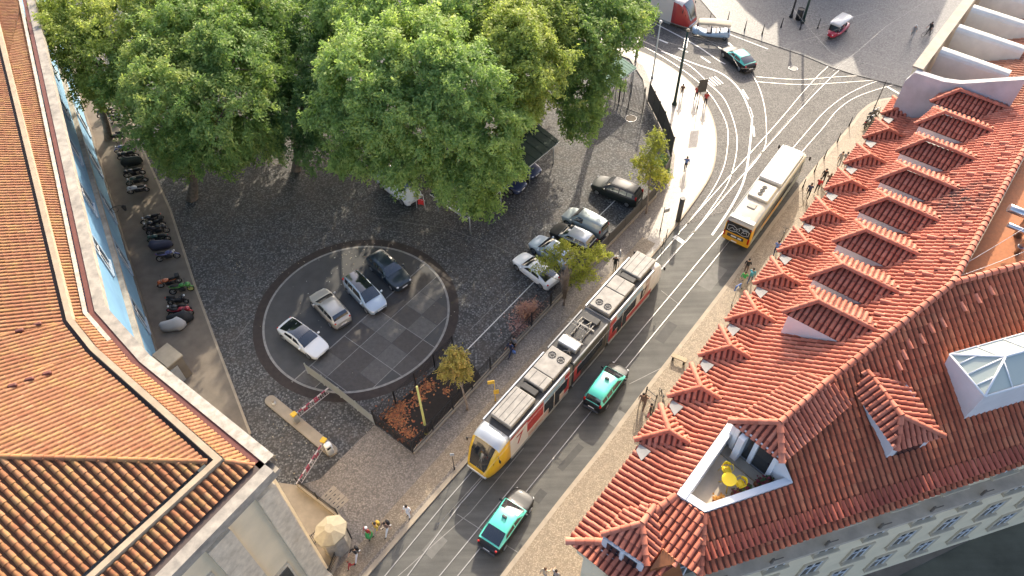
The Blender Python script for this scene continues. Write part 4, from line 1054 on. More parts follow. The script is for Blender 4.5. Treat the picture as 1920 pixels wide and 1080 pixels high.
# ================================================================== trees
leaf_mat('leaf_green', (.11, .2, .06), (.27, .38, .115), (.45, .49, .16), .5)
leaf_mat('leaf_lime', (.15, .25, .08), (.32, .44, .14), (.46, .54, .18), .52)
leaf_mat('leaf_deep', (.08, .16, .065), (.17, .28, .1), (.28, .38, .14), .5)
leaf_mat('leaf_golden', (.19, .25, .06), (.36, .43, .11), (.52, .54, .17), .52)
leaf_mat('leaf_autumn', (.28, .26, .07), (.45, .38, .11), (.55, .32, .13), .45)
leaf_mat('leaf_young', (.2, .24, .05), (.36, .38, .07), (.52, .46, .1), .5)
pm('bark', (.2, .165, .125), .9, col2=(.07, .055, .042), vs=3, bs=.5, bscale=8)
pm('bark_pale', (.3, .24, .18), .85, col2=(.16, .12, .09), vs=4)
def leaves(name, lobes, mat, parent, n_cl, per, lsize, spread, droop=.3, seed=1, shell=(.68, 1.03)):
    """lobes: (centre, (rx, ry, rz)); leaf sprays on and inside the lobes"""
    g = np.random.default_rng(seed)
    vol = np.array([r[0] * r[1] for c, r in lobes]); vol = vol / vol.sum()
    C = np.array([tuple(c) for c, r in lobes]); Rr = np.array([r for c, r in lobes])
    idx = g.choice(len(lobes), n_cl, p=vol)
    d = g.normal(size=(n_cl, 3)); d[:, 2] = np.abs(d[:, 2]) * np.where(g.random(n_cl) < .78, 1, -1); d /= np.linalg.norm(d, axis=1)[:, None]
    # bumpy radius: each lobe has soft knobs
    ph = g.random((len(lobes), 6)) * 6.28
    az = np.arctan2(d[:, 1], d[:, 0]); el = np.arcsin(d[:, 2])
    k = .95 + .14 * np.sin(3 * az + ph[idx, 0]) * np.cos(2 * el + ph[idx, 1]) + .13 * np.sin(5 * az + ph[idx, 2] + 4 * el) + .08 * np.sin(9 * az + ph[idx, 3]) * np.sin(7 * el + ph[idx, 4])
    rad = (shell[0] + (shell[1] - shell[0]) * g.random(n_cl) ** .5) * k
    rad = rad * np.where(g.random(n_cl) < .09, 1.0 + .24 * g.random(n_cl), 1.0)
    pc = C[idx] + d * Rr[idx] * rad[:, None]
    # drop sprays buried deep inside another lobe
    deep = np.zeros(n_cl, bool)
    for j in range(len(lobes)):
        q = (pc - C[j]) / Rr[j]; deep |= (np.linalg.norm(q, axis=1) < .55) & (idx != j)
    if n_cl > 400:
        q_ = ph[0]; deep |= (np.sin(1.15 * pc[:, 0] + q_[0]) * np.sin(1.05 * pc[:, 1] + q_[1]) * np.sin(1.3 * pc[:, 2] + q_[2]) > .42)
    pc, d, idx = pc[~deep], d[~deep], idx[~deep]; n = len(pc)
    lt = g.normal(0, .1, len(lobes))
    tint_c = np.clip(g.normal(.46, .14, n) + lt[idx] + .1 * np.sin(pc[:, 0] * .9 + ph[0, 0]) * np.cos(pc[:, 1] * .8) + (d[:, 2] > .3) * .04, 0, 1)
    # spray axis points outward and droops
    ax = d + g.normal(size=(n, 3)) * .45; ax[:, 2] -= droop; ax /= np.linalg.norm(ax, axis=1)[:, None]
    K = per; N_ = n * K
    axr = np.repeat(ax, K, 0); t = g.random(N_); off = g.normal(size=(N_, 3)) * spread * .42
    p = np.repeat(pc, K, 0) + axr * ((t - .5) * spread * 1.9)[:, None] + off * (1 - .45 * t)[:, None]; p[:, 2] -= (t ** 2) * droop * spread * .5
    nrm = np.repeat(d, K, 0) * .55 + g.normal(size=(N_, 3)) * .55; nrm[:, 2] += .55; nrm /= np.linalg.norm(nrm, axis=1)[:, None]
    e1 = axr + g.normal(size=(N_, 3)) * .6; e1 -= nrm * (e1 * nrm).sum(1)[:, None]; e1 /= np.linalg.norm(e1, axis=1)[:, None] + 1e-9
    e2 = np.cross(nrm, e1); s = lsize * (.7 + .6 * g.random(N_)); a = e1 * s[:, None]; b_ = e2 * (s * .42)[:, None]
    vs = np.stack([p - a, p + b_ - a * .1, p + a, p - b_ - a * .1], 1).reshape(-1, 3).astype(np.float32)
    me = bpy.data.meshes.new(name); me.vertices.add(len(vs)); me.vertices.foreach_set('co', vs.ravel())
    me.loops.add(N_ * 4); me.loops.foreach_set('vertex_index', np.arange(N_ * 4, dtype=np.int32))
    me.polygons.add(N_); me.polygons.foreach_set('loop_start', np.arange(0, N_ * 4, 4, dtype=np.int32)); me.polygons.foreach_set('loop_total', np.full(N_, 4, np.int32))
    at_ = me.attributes.new('tint', 'FLOAT', 'FACE'); at_.data.foreach_set('value', np.clip(np.repeat(tint_c, K) + g.normal(0, .1, N_), 0, 1).astype(np.float32))
    me.materials.append(M[mat]); me.update(); me.validate()
    o = bpy.data.objects.new(name, me); COL.objects.link(o); o.parent = parent; return o
def trunk(parent, base, ends, r, fork=.45, mat='bark', n=9):
    """tapered trunk from the root flare to the fork, then limbs to the lobe centres (parent-local coordinates)"""
    b = MB(); top = Vector((0, 0, 0))
    for e in ends: top += Vector(e) / len(ends)
    fk = Vector((top.x * .35, top.y * .35, top.z * fork))
    b.path([(0, 0, -.2), (0, 0, .15), fk * .3 + Vector((.06, .02, 0)), fk * .7, fk], [r * 1.7, r * 1.2, r, r * .85, r * .8], n); b.build('trunk', M[mat], parent)
    b = MB()
    for e in ends:
        e = Vector(e); m1 = fk + (e - fk) * .45 + Vector((rnd.uniform(-.4, .4), rnd.uniform(-.4, .4), .4))
        b.path([fk * .96, m1, e], [r * .6, r * .36, r * .12], 7)
        for q in range(4):
            s = m1 + (e - m1) * rnd.uniform(0, .9); dv = Vector((rnd.uniform(-1, 1), rnd.uniform(-1, 1), rnd.uniform(-.1, .8))).normalized() * rnd.uniform(1.2, 2.4); b.path([s, s + dv * .5 + Vector((0, 0, .15)), s + dv], [r * .2, r * .12, r * .04], 5)
    b.build('limbs', M[mat], parent)
def big_tree(label, base, lobes_px, mat, n_cl, seed, r=.4, per=42, ls=.15, spread=.55, name='plane_tree', zs=.8, group='tall trees over the cobbled plaza'):
    """lobes_px: (px, py, height, radius in photo pixels)"""
    B = at(*base) if not isinstance(base, Vector) else base
    t_ = thing(name, label, 'tree', B, 0, group); L_ = []
    for x, y, z, rp in lobes_px:
        c = at(x, y, z); dist = (c - CAMP).length; rr = rp * dist / F * .95; L_.append((c - B, (rr, rr, rr * zs)))
    leaves('crown', L_, mat, t_, n_cl, per, ls, spread, seed=seed)
    ends = [c for c, r_ in L_]
    if len(ends) > 5: ends = ends[:5]
    trunk(t_, (0, 0, 0), ends, r)
    return t_
G = 1.0
big_tree('broad green tree whose trunk stands in view beside the motorcycle pavement', (362, 372), [(330, 160, 12, 95), (425, 200, 11, 85), (300, 235, 8.5, 62), (395, 262, 8, 72), (440, 110, 13, 80), (360, 70, 14, 80), (470, 240, 8.5, 50), (350, 290, 6, 45), (270, 150, 11, 70), (330, 270, 6.5, 52), (425, 292, 6, 42), (485, 270, 6.5, 42), (505, 120, 11, 45)], 'leaf_green', 3000, 3, .42)
big_tree('yellow-tinged tree overhanging the blue palace wall at the upper left corner', (205, 262), [(120, 75, 13, 62), (190, 110, 12, 70), (150, 25, 14, 60), (240, 50, 13.5, 75), (190, 160, 9.5, 42), (95, 45, 12.5, 40), (215, 175, 8, 38)], 'leaf_golden', 1350, 4, .36)
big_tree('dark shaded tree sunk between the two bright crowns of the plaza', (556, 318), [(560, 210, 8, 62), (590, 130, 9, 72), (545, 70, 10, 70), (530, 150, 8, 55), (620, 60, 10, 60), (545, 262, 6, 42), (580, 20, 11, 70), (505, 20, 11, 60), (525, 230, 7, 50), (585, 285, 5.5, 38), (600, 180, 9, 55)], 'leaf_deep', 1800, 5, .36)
big_tree('largest bright tree in the middle of the plaza above the white van', (752, 350), [(690, 130, 14.5, 92), (650, 215, 11.5, 68), (790, 95, 15.5, 90), (865, 160, 14.5, 88), (740, 215, 12.5, 85), (835, 245, 11.5, 85), (925, 235, 11.5, 72), (690, 290, 8, 52), (765, 310, 8.5, 62), (870, 335, 7.5, 70), (930, 310, 9, 55), (905, 385, 5.5, 32), (640, 300, 7.5, 30)], 'leaf_lime', 3900, 6, .5, ls=.155)
big_tree('yellow-green tree standing behind the right edge of the largest tree', (1000, 270), [(965, 70, 15, 78), (1000, 130, 13.5, 68), (1020, 45, 14.5, 70), (985, 190, 10.5, 50), (905, 40, 15, 60)], 'leaf_golden', 1350, 7, .36)
big_tree('green tree at the street end of the plaza above the tall iron gate', (1120, 225), [(1095, 75, 13, 70), (1150, 50, 13, 62), (1110, 140, 10, 55), (1085, 195, 8, 52), (1180, 30, 12.5, 45), (1060, 130, 11, 50), (1090, 232, 6.5, 36), (1120, 10, 14, 70)], 'leaf_green', 1550, 8, .36)
big_tree('bright tree at the top edge of the picture behind the dark shaded tree', (690, 170), [(700, 35, 15, 70), (760, 5, 16, 70), (640, 25, 13.5, 55), (840, 10, 16, 70), (690, -40, 15, 90)], 'leaf_lime', 1250, 9, .36)
big_tree('green tree at the top edge of the picture beside the yellow-tinged tree', (420, 150), [(330, 15, 14, 75), (420, 20, 14, 80), (490, 40, 13, 60), (400, -50, 14, 90), (280, -20, 14, 70)], 'leaf_green', 1300, 10, .36)
big_tree('green tree cut by the top edge of the picture above the yellow-green tree', (960, 120), [(930, -20, 15, 80), (1030, -15, 15, 80), (1110, -40, 14, 80)], 'leaf_lime', 900, 12, .36)
for i, (x, y, lab, lb) in enumerate(((330, 118, 'unseen low tree added to block low sun under the crown beside the motorcycle pavement', 0), (500, 110, 'low tree added to block low sun in the dark gap left of the largest tree', 1), (690, 118, 'unseen low tree added to block low sun under the back of the largest tree', 2), (850, 112, 'unseen low tree added to block low sun under the yellow-green crown', 3), (1010, 105, 'unseen low tree added to block low sun behind the green carport', 4))):  # added trees, mostly hidden, that keep low sun off the plaza
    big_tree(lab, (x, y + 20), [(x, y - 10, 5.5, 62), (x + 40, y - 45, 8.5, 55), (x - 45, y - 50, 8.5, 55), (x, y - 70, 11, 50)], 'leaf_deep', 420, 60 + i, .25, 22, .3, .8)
# young street trees
def young(label, base, lobes, mat, n_cl, seed, r=.09, per=18, bare=False, name='young_tree', sp=.3, ls=.1):
    B = at(*base, .11); t_ = thing(name, label, 'tree', B, 0, 'young trees along the street railings'); L_ = []
    for x, y, z, rp, zsc in lobes:
        c = at(x, y, z); rr = rp * (c - CAMP).length / F; L_.append((c - B, (rr, rr, rr * zsc)))
    leaves('crown', L_, mat, t_, n_cl, per, ls, sp, seed=seed, shell=(.2, 1.05), droop=.15)
    top = max(c.z for c, _ in L_); b = MB(); ends = [c for c, _ in L_]; m = sum((Vector(e) for e in ends), Vector()) / len(ends)
    b.path([(0, 0, -.1), (0.02, 0, .4), (m.x * .25, m.y * .25, m.z * .45), (m.x * .6, m.y * .6, m.z * .8), (m.x, m.y, m.z)], [r * 1.3, r, r * .8, r * .6, r * .35], 8); b.build('trunk', M['bark_pale'], t_)
    b = MB()
    for e in ends:
        e = Vector(e); s = Vector((m.x * .4, m.y * .4, m.z * .6)); b.path([s, (s + e) / 2 + Vector((0, 0, -.1)), e], [r * .5, r * .3, r * .1], 5)
        for q in range(5):
            s2 = s + (e - s) * rnd.uniform(.3, 1); b.path([s2, s2 + Vector((rnd.uniform(-.7, .7), rnd.uniform(-.7, .7), rnd.uniform(.1, .7)))], [r * .18, r * .05], 4)
    if bare:
        for q in range(46):
            a = rnd.uniform(0, 6.28); rr = rnd.uniform(.1, .5); s = Vector((rnd.uniform(-.15, .15), rnd.uniform(-.15, .15), rnd.uniform(.8, 1.6))); e = Vector((math.cos(a) * rr, math.sin(a) * rr, rnd.uniform(3.2, 5.2)))
            b.path([s, (s + e) / 2 + Vector((rnd.uniform(-.15, .15), rnd.uniform(-.15, .15), 0)), e], [.028, .02, .008], 4)
    b.build('limbs', M['bark_pale'], t_); return t_
young('tall slender young tree with gold-green leaves behind the dark estate car', (1211, 400), [(1215, 325, 3.2, 26, 1.3), (1225, 290, 4.4, 26, 1.3), (1232, 262, 5.4, 17, 1.2), (1195, 305, 3.8, 14, .7), (1240, 335, 3, 18, .8)], 'leaf_young', 300, 21)
young('spreading young tree with a bundle of bare twigs in front of the parked white saloon', (1057, 572), [(1030, 490, 3.6, 24, .7), (1085, 490, 3.6, 30, .8), (1100, 515, 2.9, 22, .8), (1120, 475, 4, 20, .6), (1060, 465, 4.3, 22, .6), (1078, 525, 2.6, 18, .7), (1010, 508, 3.0, 13, .6), (1140, 480, 3.8, 9, .5)], 'leaf_young', 340, 22, bare=True)
young('small young tree with pinkish autumn leaves beside the yellow post', (876, 768), [(850, 690, 3.2, 26, 1.0), (862, 672, 3.8, 18, .8), (838, 700, 2.8, 18, .8), (872, 700, 2.8, 18, .9), (848, 662, 4, 12, .8)], 'leaf_autumn', 260, 23)
t_ = thing('dry_shrub', 'dry pinkish shrub growing against the inside of the street railings', 'shrub', at(988, 592), 0)
pm('twig_pink', (.4, .2, .15), .8)
b = MB()
for i in range(150):
    a = rnd.uniform(0, 6.28); q = Vector((math.cos(a) * rnd.uniform(.1, .8), math.sin(a) * rnd.uniform(.1, .8), rnd.uniform(.5, 1.3))); b.path([(rnd.uniform(-.5, .5), rnd.uniform(-.5, .5), 0), q], [.016, .006], 4)
b.build('twigs', M['twig_pink'], t_)
leaf_mat('leaf_pink', (.35, .16, .12), (.45, .25, .18), (.5, .34, .26), .3)
leaves('foliage', [(Vector((0, 0, .7)), (.85, .85, .6))], 'leaf_pink', t_, 70, 14, .07, .3, seed=31)
t_ = thing('low_ivy_hedge', 'dark low ivy growing through the railings below the gold-green young tree', 'hedge', at(1238, 330, .1), 0)
leaves('foliage', [(Vector((0, 0, .6)), (.7, 1.3, .7)), (Vector((.3, 1.2, .6)), (.6, .9, .6))], 'leaf_deep', t_, 90, 16, .1, .35, seed=33)
b = MB(); b.path([(0, 0, 0), (.1, .3, .5), (.2, .9, .8)], [.04, .03, .01], 5); b.build('stem', M['bark'], t_)
# ================================================================== cars
def interp(x, xs, ys): return float(np.interp(x, xs, ys))
def paint(name, c, rough=.3, metal=.0): return pm(name, c, rough, metal, spec=.6, coat=.6)
paint('pearl_white', (.74, .76, .76)); paint('champagne', (.46, .44, .4), .3, .3); paint('sky_tinted_silver', (.42, .51, .6), .3, .3); paint('ink_blue', (.016, .028, .04)); pm('jet_black', (.012, .013, .014), .45, spec=.35, coat=.12)  # the bluish silver has the sky's reflection mixed into its colour
paint('green_grey', (.36, .42, .42), .35, .2); pm('bottle_black', (.014, .02, .02), .42, spec=.4, coat=.2); paint('taxi_teal', (.1, .6, .47), .4); paint('silver_grey', (.42, .45, .47), .32, .3); paint('navy', (.03, .045, .1)); paint('crimson', (.42, .02, .045)); paint('sky_blue', (.3, .44, .62), .4)
pm('plate', (.75, .75, .74), .5); pm('grey_trim', (.07, .07, .075), .5)
TY = dict(
 hatch=dict(L=4.3, W=1.82, H=1.5, deck=[(0, .58), (.2, .7), (.9, .84), (1.15, .93), (2.4, .98), (3.9, 1.03), (4.15, 1.0), (4.3, .8)], win=(1.12, 1.95, 3.75, 4.12)),
 saloon=dict(L=4.7, W=1.85, H=1.44, deck=[(0, .56), (.25, .68), (1.0, .82), (1.3, .9), (2.6, .95), (3.9, 1.0), (4.5, 1.0), (4.7, .8)], win=(1.2, 2.05, 3.35, 4.38)),
 mpv=dict(L=4.4, W=1.83, H=1.66, deck=[(0, .62), (.2, .76), (.75, .92), (1.0, 1.0), (2.4, 1.04), (4.1, 1.08), (4.3, 1.05), (4.4, .85)], win=(.85, 1.75, 4.02, 4.3)),
 estate=dict(L=4.8, W=1.9, H=1.74, deck=[(0, .7), (.2, .86), (1.1, 1.0), (1.35, 1.08), (2.6, 1.12), (4.5, 1.14), (4.7, 1.1), (4.8, .9)], win=(1.3, 2.0, 4.35, 4.68)),
 suv=dict(L=4.55, W=1.87, H=1.64, deck=[(0, .68), (.2, .85), (1.1, .98), (1.3, 1.05), (2.5, 1.08), (4.2, 1.12), (4.45, 1.08), (4.55, .9)], win=(1.25, 2.0, 3.95, 4.4)),
 van=dict(L=4.3, W=1.78, H=1.8, deck=[(0, .6), (.2, .76), (.85, .93), (1.1, 1.0), (2.1, 1.04), (4.2, 1.06), (4.27, 1.0), (4.3, .9)], win=(1.0, 1.75, 4.2, 4.27)))
def car(label, mid, az, typ, col, roof=None, cat='car', name='parked_car', group=None, scale=1.0, glass_roof=False, sign=False, bars=False, plates=True):
    T = TY[typ]; L_, W_, H_ = T['L'], T['W'], T['H']; dx = [d[0] for d in T['deck']]; dz = [d[1] for d in T['deck']]; x0, x1, x2, x3 = T['win']
    r = thing(name, label, cat, (mid.x, mid.y, mid.z), az, group); r.scale = (scale,) * 3
    hw = lambda x: W_ / 2 * interp(x, [0, .06, .25, .7, 1.4, L_ - 1.2, L_ - .35, L_ - .07, L_], [.62, .76, .9, .98, 1, .99, .93, .84, .72])
    deck = lambda x: interp(x, dx, dz)
    top = lambda x: interp(x, [x0, (x0 + x1) / 2, x1, (x1 + x2) / 2, x2, (x2 + x3) / 2, x3], [deck(x0), deck(x0) + (H_ - .07 - deck(x0)) * .56, H_ - .07, H_, H_ - .05, deck(x3) + (H_ - .05 - deck(x3)) * (.55 if x3 - x2 > .2 else .5), deck(x3)])
    X = lambda x: L_ / 2 - x      # local +x is the front
    def sec(x):
        w, z = hw(x), deck(x); e = min(1, min(x, L_ - x) / .3); zs = .2 + .12 * (1 - e)
        g = max(0, top(x) - z) if x0 <= x <= x3 else 0
        wg = w - .06; wr = w - .1 - g * .26
        h = [(w * .92, zs), (w * .985, zs + .12), (w, (zs + z) / 2), (w * .985, z - .07), (w * .95, z)]
        if g > .02: h += [(wg * .985, z + .03 * min(1, g * 8)), (wr, z + g * .9), (wr * .93, z + g * .985), (wr * .5, z + g + .02), (0, z + g + .03)]
        else: h += [(w * .88, z + .015), (w * .72, z + .03), (w * .5, z + .045), (w * .25, z + .055), (0, z + .06)]
        return h
    xs = sorted(set([0, .05, .15, .3, .6, .95, x0, (x0 + x1) / 2, x1, (x1 * 2 + x2) / 3, (x1 + x2 * 2) / 3, x2, (x2 + x3) / 2, x3, L_ - .3, L_ - .12, L_ - .03, L_]))
    xs = [x for i, x in enumerate(xs) if i == 0 or x - xs[i - 1] > .012]
    S = [sec(x) for x in xs]
    ring = lambda x, h: [Vector((X(x), y, z)) for y, z in h] + [Vector((X(x), -y, z)) for y, z in h[-2::-1]]
    rings = [ring(x, h) for x, h in zip(xs, S)]
    b = MB()
    def mf(i, k):
        kk = k if k < 9 else 17 - k
        return 1 if (roof and kk >= 4 and xs[i] >= x0 - .01 and xs[i + 1] <= x3 + .01) else 0
    b.loft(rings, True, 0, True, .5, False, mf); b.build('body', [M[col], M[roof or col]], r)
    off = .012
    def panel(nm, quad, n=None, mat='dark_glass', par=r, o_=off):
        a = [Vector(p) for p in quad]; nn = (a[1] - a[0]).cross(a[-1] - a[0]).normalized() if n is None else Vector(n)
        c = sum(a, Vector()) / len(a)
        if nn.dot(c - Vector((0, 0, .7))) < 0: nn = -nn
        b = MB(); b.add([p + nn * o_ for p in a], [tuple(range(len(a)))], 0, False); return b.build(nm, M[mat], par)
    def screen(nm, xa, xb, fa, fb, mat='dark_glass'):
        b = MB(); rr = []
        for f in (fa, .35, .5, .65, fb) if fa < .3 and fb > .7 else np.linspace(fa, fb, 5):
            x = xa + (xb - xa) * f; h = sec(x); z = top(x); w = (h[6][0] if top(x) - deck(x) > .02 else h[5][0]) * .93
            if f <= .2 and nm != 'glass_roof': w = hw(x) * .82
            if nm == 'glass_roof': w = (sec(min(max(x, x1), x2))[7][0]) * .97
            rr.append([Vector((X(x), w * s, z + .034 + .045 * (1 - f) - .035 * s * s)) for s in (1, .8, .4, 0, -.4, -.8, -1)])
        nrm = (rr[-1][3] - rr[0][3]).cross(Vector((0, 1, 0))).normalized()
        if nrm.z < 0: nrm = -nrm
        rr = [[p + nrm * .014 for p in q] for q in rr]; b.loft(rr, False, 0, True, .5, False); b.build(nm, M[mat], r)
    screen('windscreen', x0, x1, .08, .96)
    if x3 - x2 > .15: screen('rear_window', x3, x2, .1, .95)
    else:
        panel('rear_window', [(X(x3) - .03, hw(x3) * .72, deck(x3) + .02), (X(x3) - .03, -hw(x3) * .72, deck(x3) + .02), (X(x2) - .03, -hw(x2) * .66, H_ - .16), (X(x2) - .03, hw(x2) * .66, H_ - .16)])
    if glass_roof: screen('glass_roof', x1 - .06, x2 + (.1 if typ == 'saloon' else 0), 0.0, 1.0)
    def sp(x, t, s):
        h = sec(x); a, c = h[5], h[6]; return Vector((X(x), s * (a[0] + (c[0] - a[0]) * t), a[1] + (c[1] - a[1]) * t))
    mm = x1 + (x2 - x1) * .42; e_ = x2 + (x3 - x2) * .25
    rng_ = ((x0 + (x1 - x0) * .55, x1 + .08, mm - .05, mm - .05), (mm + .04, mm + .04, e_ - .15, e_))
    if typ == 'van': rng_ = (rng_[0][:2] + (mm - .4, mm - .4),)
    if typ in ('estate', 'mpv'): e_ = x2 - .05; q_ = mm + (e_ - mm) * .55; rng_ = (rng_[0], (mm + .04, mm + .04, q_, q_), (q_ + .07, q_ + .07, e_ + .03, e_ - .02))
    for s in (1, -1):
        for (a, a2, c2, c) in rng_:
            panel('side_window', [sp(a, .14, s), sp(c, .14, s), sp(c2, .9, s), sp(a2, .9, s)], (0, s * .97, .24))
        b = MB(); b.rbox((X(x0 + .3), s * (hw(x0) + .1), deck(x0) + .12), (.16, .2, .13), .04); b.build('mirror', M[col], r)
        # lamps
        hx = .2; h = hw(hx); z = deck(hx) - .06
        b = MB(); b.ball((X(hx) + .0, s * h * .79, z - .05), (.21, .13, .07), 0, 10, 6); b.build('headlight', M['clear_lamp'], r)
        tx = L_ - .12; h = hw(tx); z = deck(L_ - .25) - .1
        b = MB(); b.ball((X(tx), s * h * .85, z + (.12 if typ in ('estate', 'mpv', 'van') else 0)), (.085, .1, .24 if typ in ('estate', 'mpv', 'van') else .08), 0, 10, 6); b.build('tail_light', M['red_lamp'], r)
        for wx in (.82, L_ - .85):
            rw = .325; w_ = hw(wx)
            wo = bpy.data.objects.new('wheel', None); COL.objects.link(wo); wo.parent = r; wo.location = (X(wx), s * (w_ - .1), rw)
            b = MB(); b.loft([[Vector((math.cos(2 * math.pi * k / 20) * q, yy, math.sin(2 * math.pi * k / 20) * q)) for k in range(20)] for q, yy in ((rw - .03, -.1), (rw, -.07), (rw, .07), (rw - .03, .1), (rw * .68, .108))], True, 0, True); b.build('tyre', M['rubber'], wo)
            b = MB(); b.disc((0, s * .112, 0), rw * .66, 'Y', .012, 16)
            for k in range(5): a = 2 * math.pi * k / 5; b.box((math.cos(a) * rw * .34, s * .12, math.sin(a) * rw * .34), (rw * .6, .012, .05), 0, 0, .5, (Vector((math.cos(a), 0, math.sin(a))), Vector((0, 1, 0)), Vector((-math.sin(a), 0, math.cos(a)))))
            b.build('rim', M['steel'], wo)
            b = MB(); arc = [RAD(-8 + 196 * k / 12) for k in range(13)]
            rr = [[Vector((X(wx) + math.cos(a) * q, s * (w_ + .006 - (.03 if abs(math.cos(a)) > .8 else 0) * 0), rw + math.sin(a) * q)) for a in arc] for q in (rw - .02, rw + .055)]
            b.loft(rr, False, 0, False, .5, False); b.build('wheel_arch', M['black_plastic'], r)
    for xx, sg in ((0, 1), (L_, -1)):
        if plates:
            b = MB(); b.box((X(xx) + sg * .012, 0, .5 if sg > 0 else deck(L_) - .22), (.02, .5, .11)); b.build('number_plate', M['plate'], r)
    b = MB(); b.rbox((X(.03), 0, .38), (.14, W_ * .62, .14), .05); b.build('grille', M['black_plastic'], r)
    b = MB(); b.rbox((X(L_ - .02), 0, .36), (.14, W_ * .68, .18), .05); b.build('rear_bumper', M['grey_trim'], r)
    if bars:
        for s in (1, -1):
            b = MB(); b.path([(X(x1 + .15), s * .58, H_ - .02), (X(x1 + .4), s * .6, H_ + .06), (X(x2 - .4), s * .6, H_ + .06), (X(x2 - .1), s * .58, H_ - .03)], .022, 6); b.build('roof_rail', M['grey_trim'], r)
    if sign:
        b = MB(); b.rbox((X(x1 + .5), 0, H_ + .1), (.16, .34, .16), .03); b.build('taxi_sign', M['grey_trim'], r)
        b = MB(); b.box((X(x1 + .5) + .083, 0, H_ + .1), (.008, .26, .09)); b.build('sign_face', M['clear_lamp'], r)
    b = MB(); b.box((X(L_ / 2), 0, .3), (L_ * .84, W_ * .86, .16)); b.build('underbody', M['black_plastic'], r)
    return r
def carpx(f, q, z=.7):
    a, c = at(*f, z), at(*q, z); m = (a + c) / 2; m.z = 0; d = a - c; return m, math.atan2(d.y, d.x), d.length
G1, G2 = 'cars parked inside the paved circle', 'cars parked nose-out along the street railings'
def pc(label, f, q, typ, col, z0=0.0, **k):
    m, a, ln = carpx(f, q); m.z = z0; return car(label, m, a, typ, col, **k)
pc('white electric saloon with a black glass roof nearest the barrier in the paved circle', (605.3, 659.7), (531.4, 606.2), 'saloon', 'pearl_white', .008, glass_roof=True, group=G1, scale=.97)
pc('champagne hatchback parked tail-out in the paved circle', (592.7, 546.4), (644.7, 604.7), 'hatch', 'champagne', .008, group=G1)
pc('pale silver people carrier with a dark glass roof in the paved circle', (715.5, 581), (654.1, 518.1), 'mpv', 'sky_tinted_silver', .008, glass_roof=True, group=G1)
pc('dark blue off-roader at the far edge of the paved circle', (757, 532.3), (701.3, 480.4), 'suv', 'ink_blue', .008, group=G1)
pc('white saloon half hidden by the spreading young tree', (973.3, 480), (1036, 529), 'saloon', 'pearl_white', group=G2, scale=.95)
pc('silver hatchback behind the bare twigs of the spreading young tree', (1005.6, 451), (1064, 488), 'hatch', 'sky_tinted_silver', group=G2)
pc('black hatchback squeezed between the silver hatchback and the grey van', (1041, 426.7), (1109, 460), 'hatch', 'jet_black', roof='silver_grey', group=G2)
pc('grey-green panel van parked beside the black hatchback', (1065.5, 399), (1128, 432), 'van', 'green_grey', cat='van', name='panel_van', group=G2)
pc('dark green-black estate car parked alone at the end of the row', (1117.8, 340), (1195.6, 372), 'estate', 'bottle_black', roof='grey_trim', group=G2, bars=True)
pc('dark blue car under the green carport roof with its nose showing', (996, 318), (955, 296), 'hatch', 'navy', name='parked_car', group='cars under the green carport')
pc('blue car at the outer end of the green carport roof', (968, 345), (925, 325), 'hatch', 'navy', name='parked_car', group='cars under the green carport')
GT = 'black and teal taxis'
pc('teal-roofed black taxi hatchback alongside the articulated tram', (1163, 687), (1110, 760), 'mpv', 'jet_black', roof='taxi_teal', cat='taxi', name='taxi', group=GT, sign=True, bars=False)
pc('teal-roofed black taxi saloon nearest the bottom edge of the street', (980, 929), (918, 1020), 'saloon', 'jet_black', roof='taxi_teal', cat='taxi', name='taxi', group=GT, sign=True)
pc('teal-roofed black taxi turning at the junction beside the white tour cart', (1363, 88), (1407, 126), 'saloon', 'jet_black', roof='taxi_teal', cat='taxi', name='taxi', group=GT)
m_, a_, _ = carpx((771, 357), (721, 320), 1.5)
car('white van parked under the largest tree with only its flank showing', m_, a_, 'van', 'pearl_white', cat='van', name='white_van', scale=1.15)
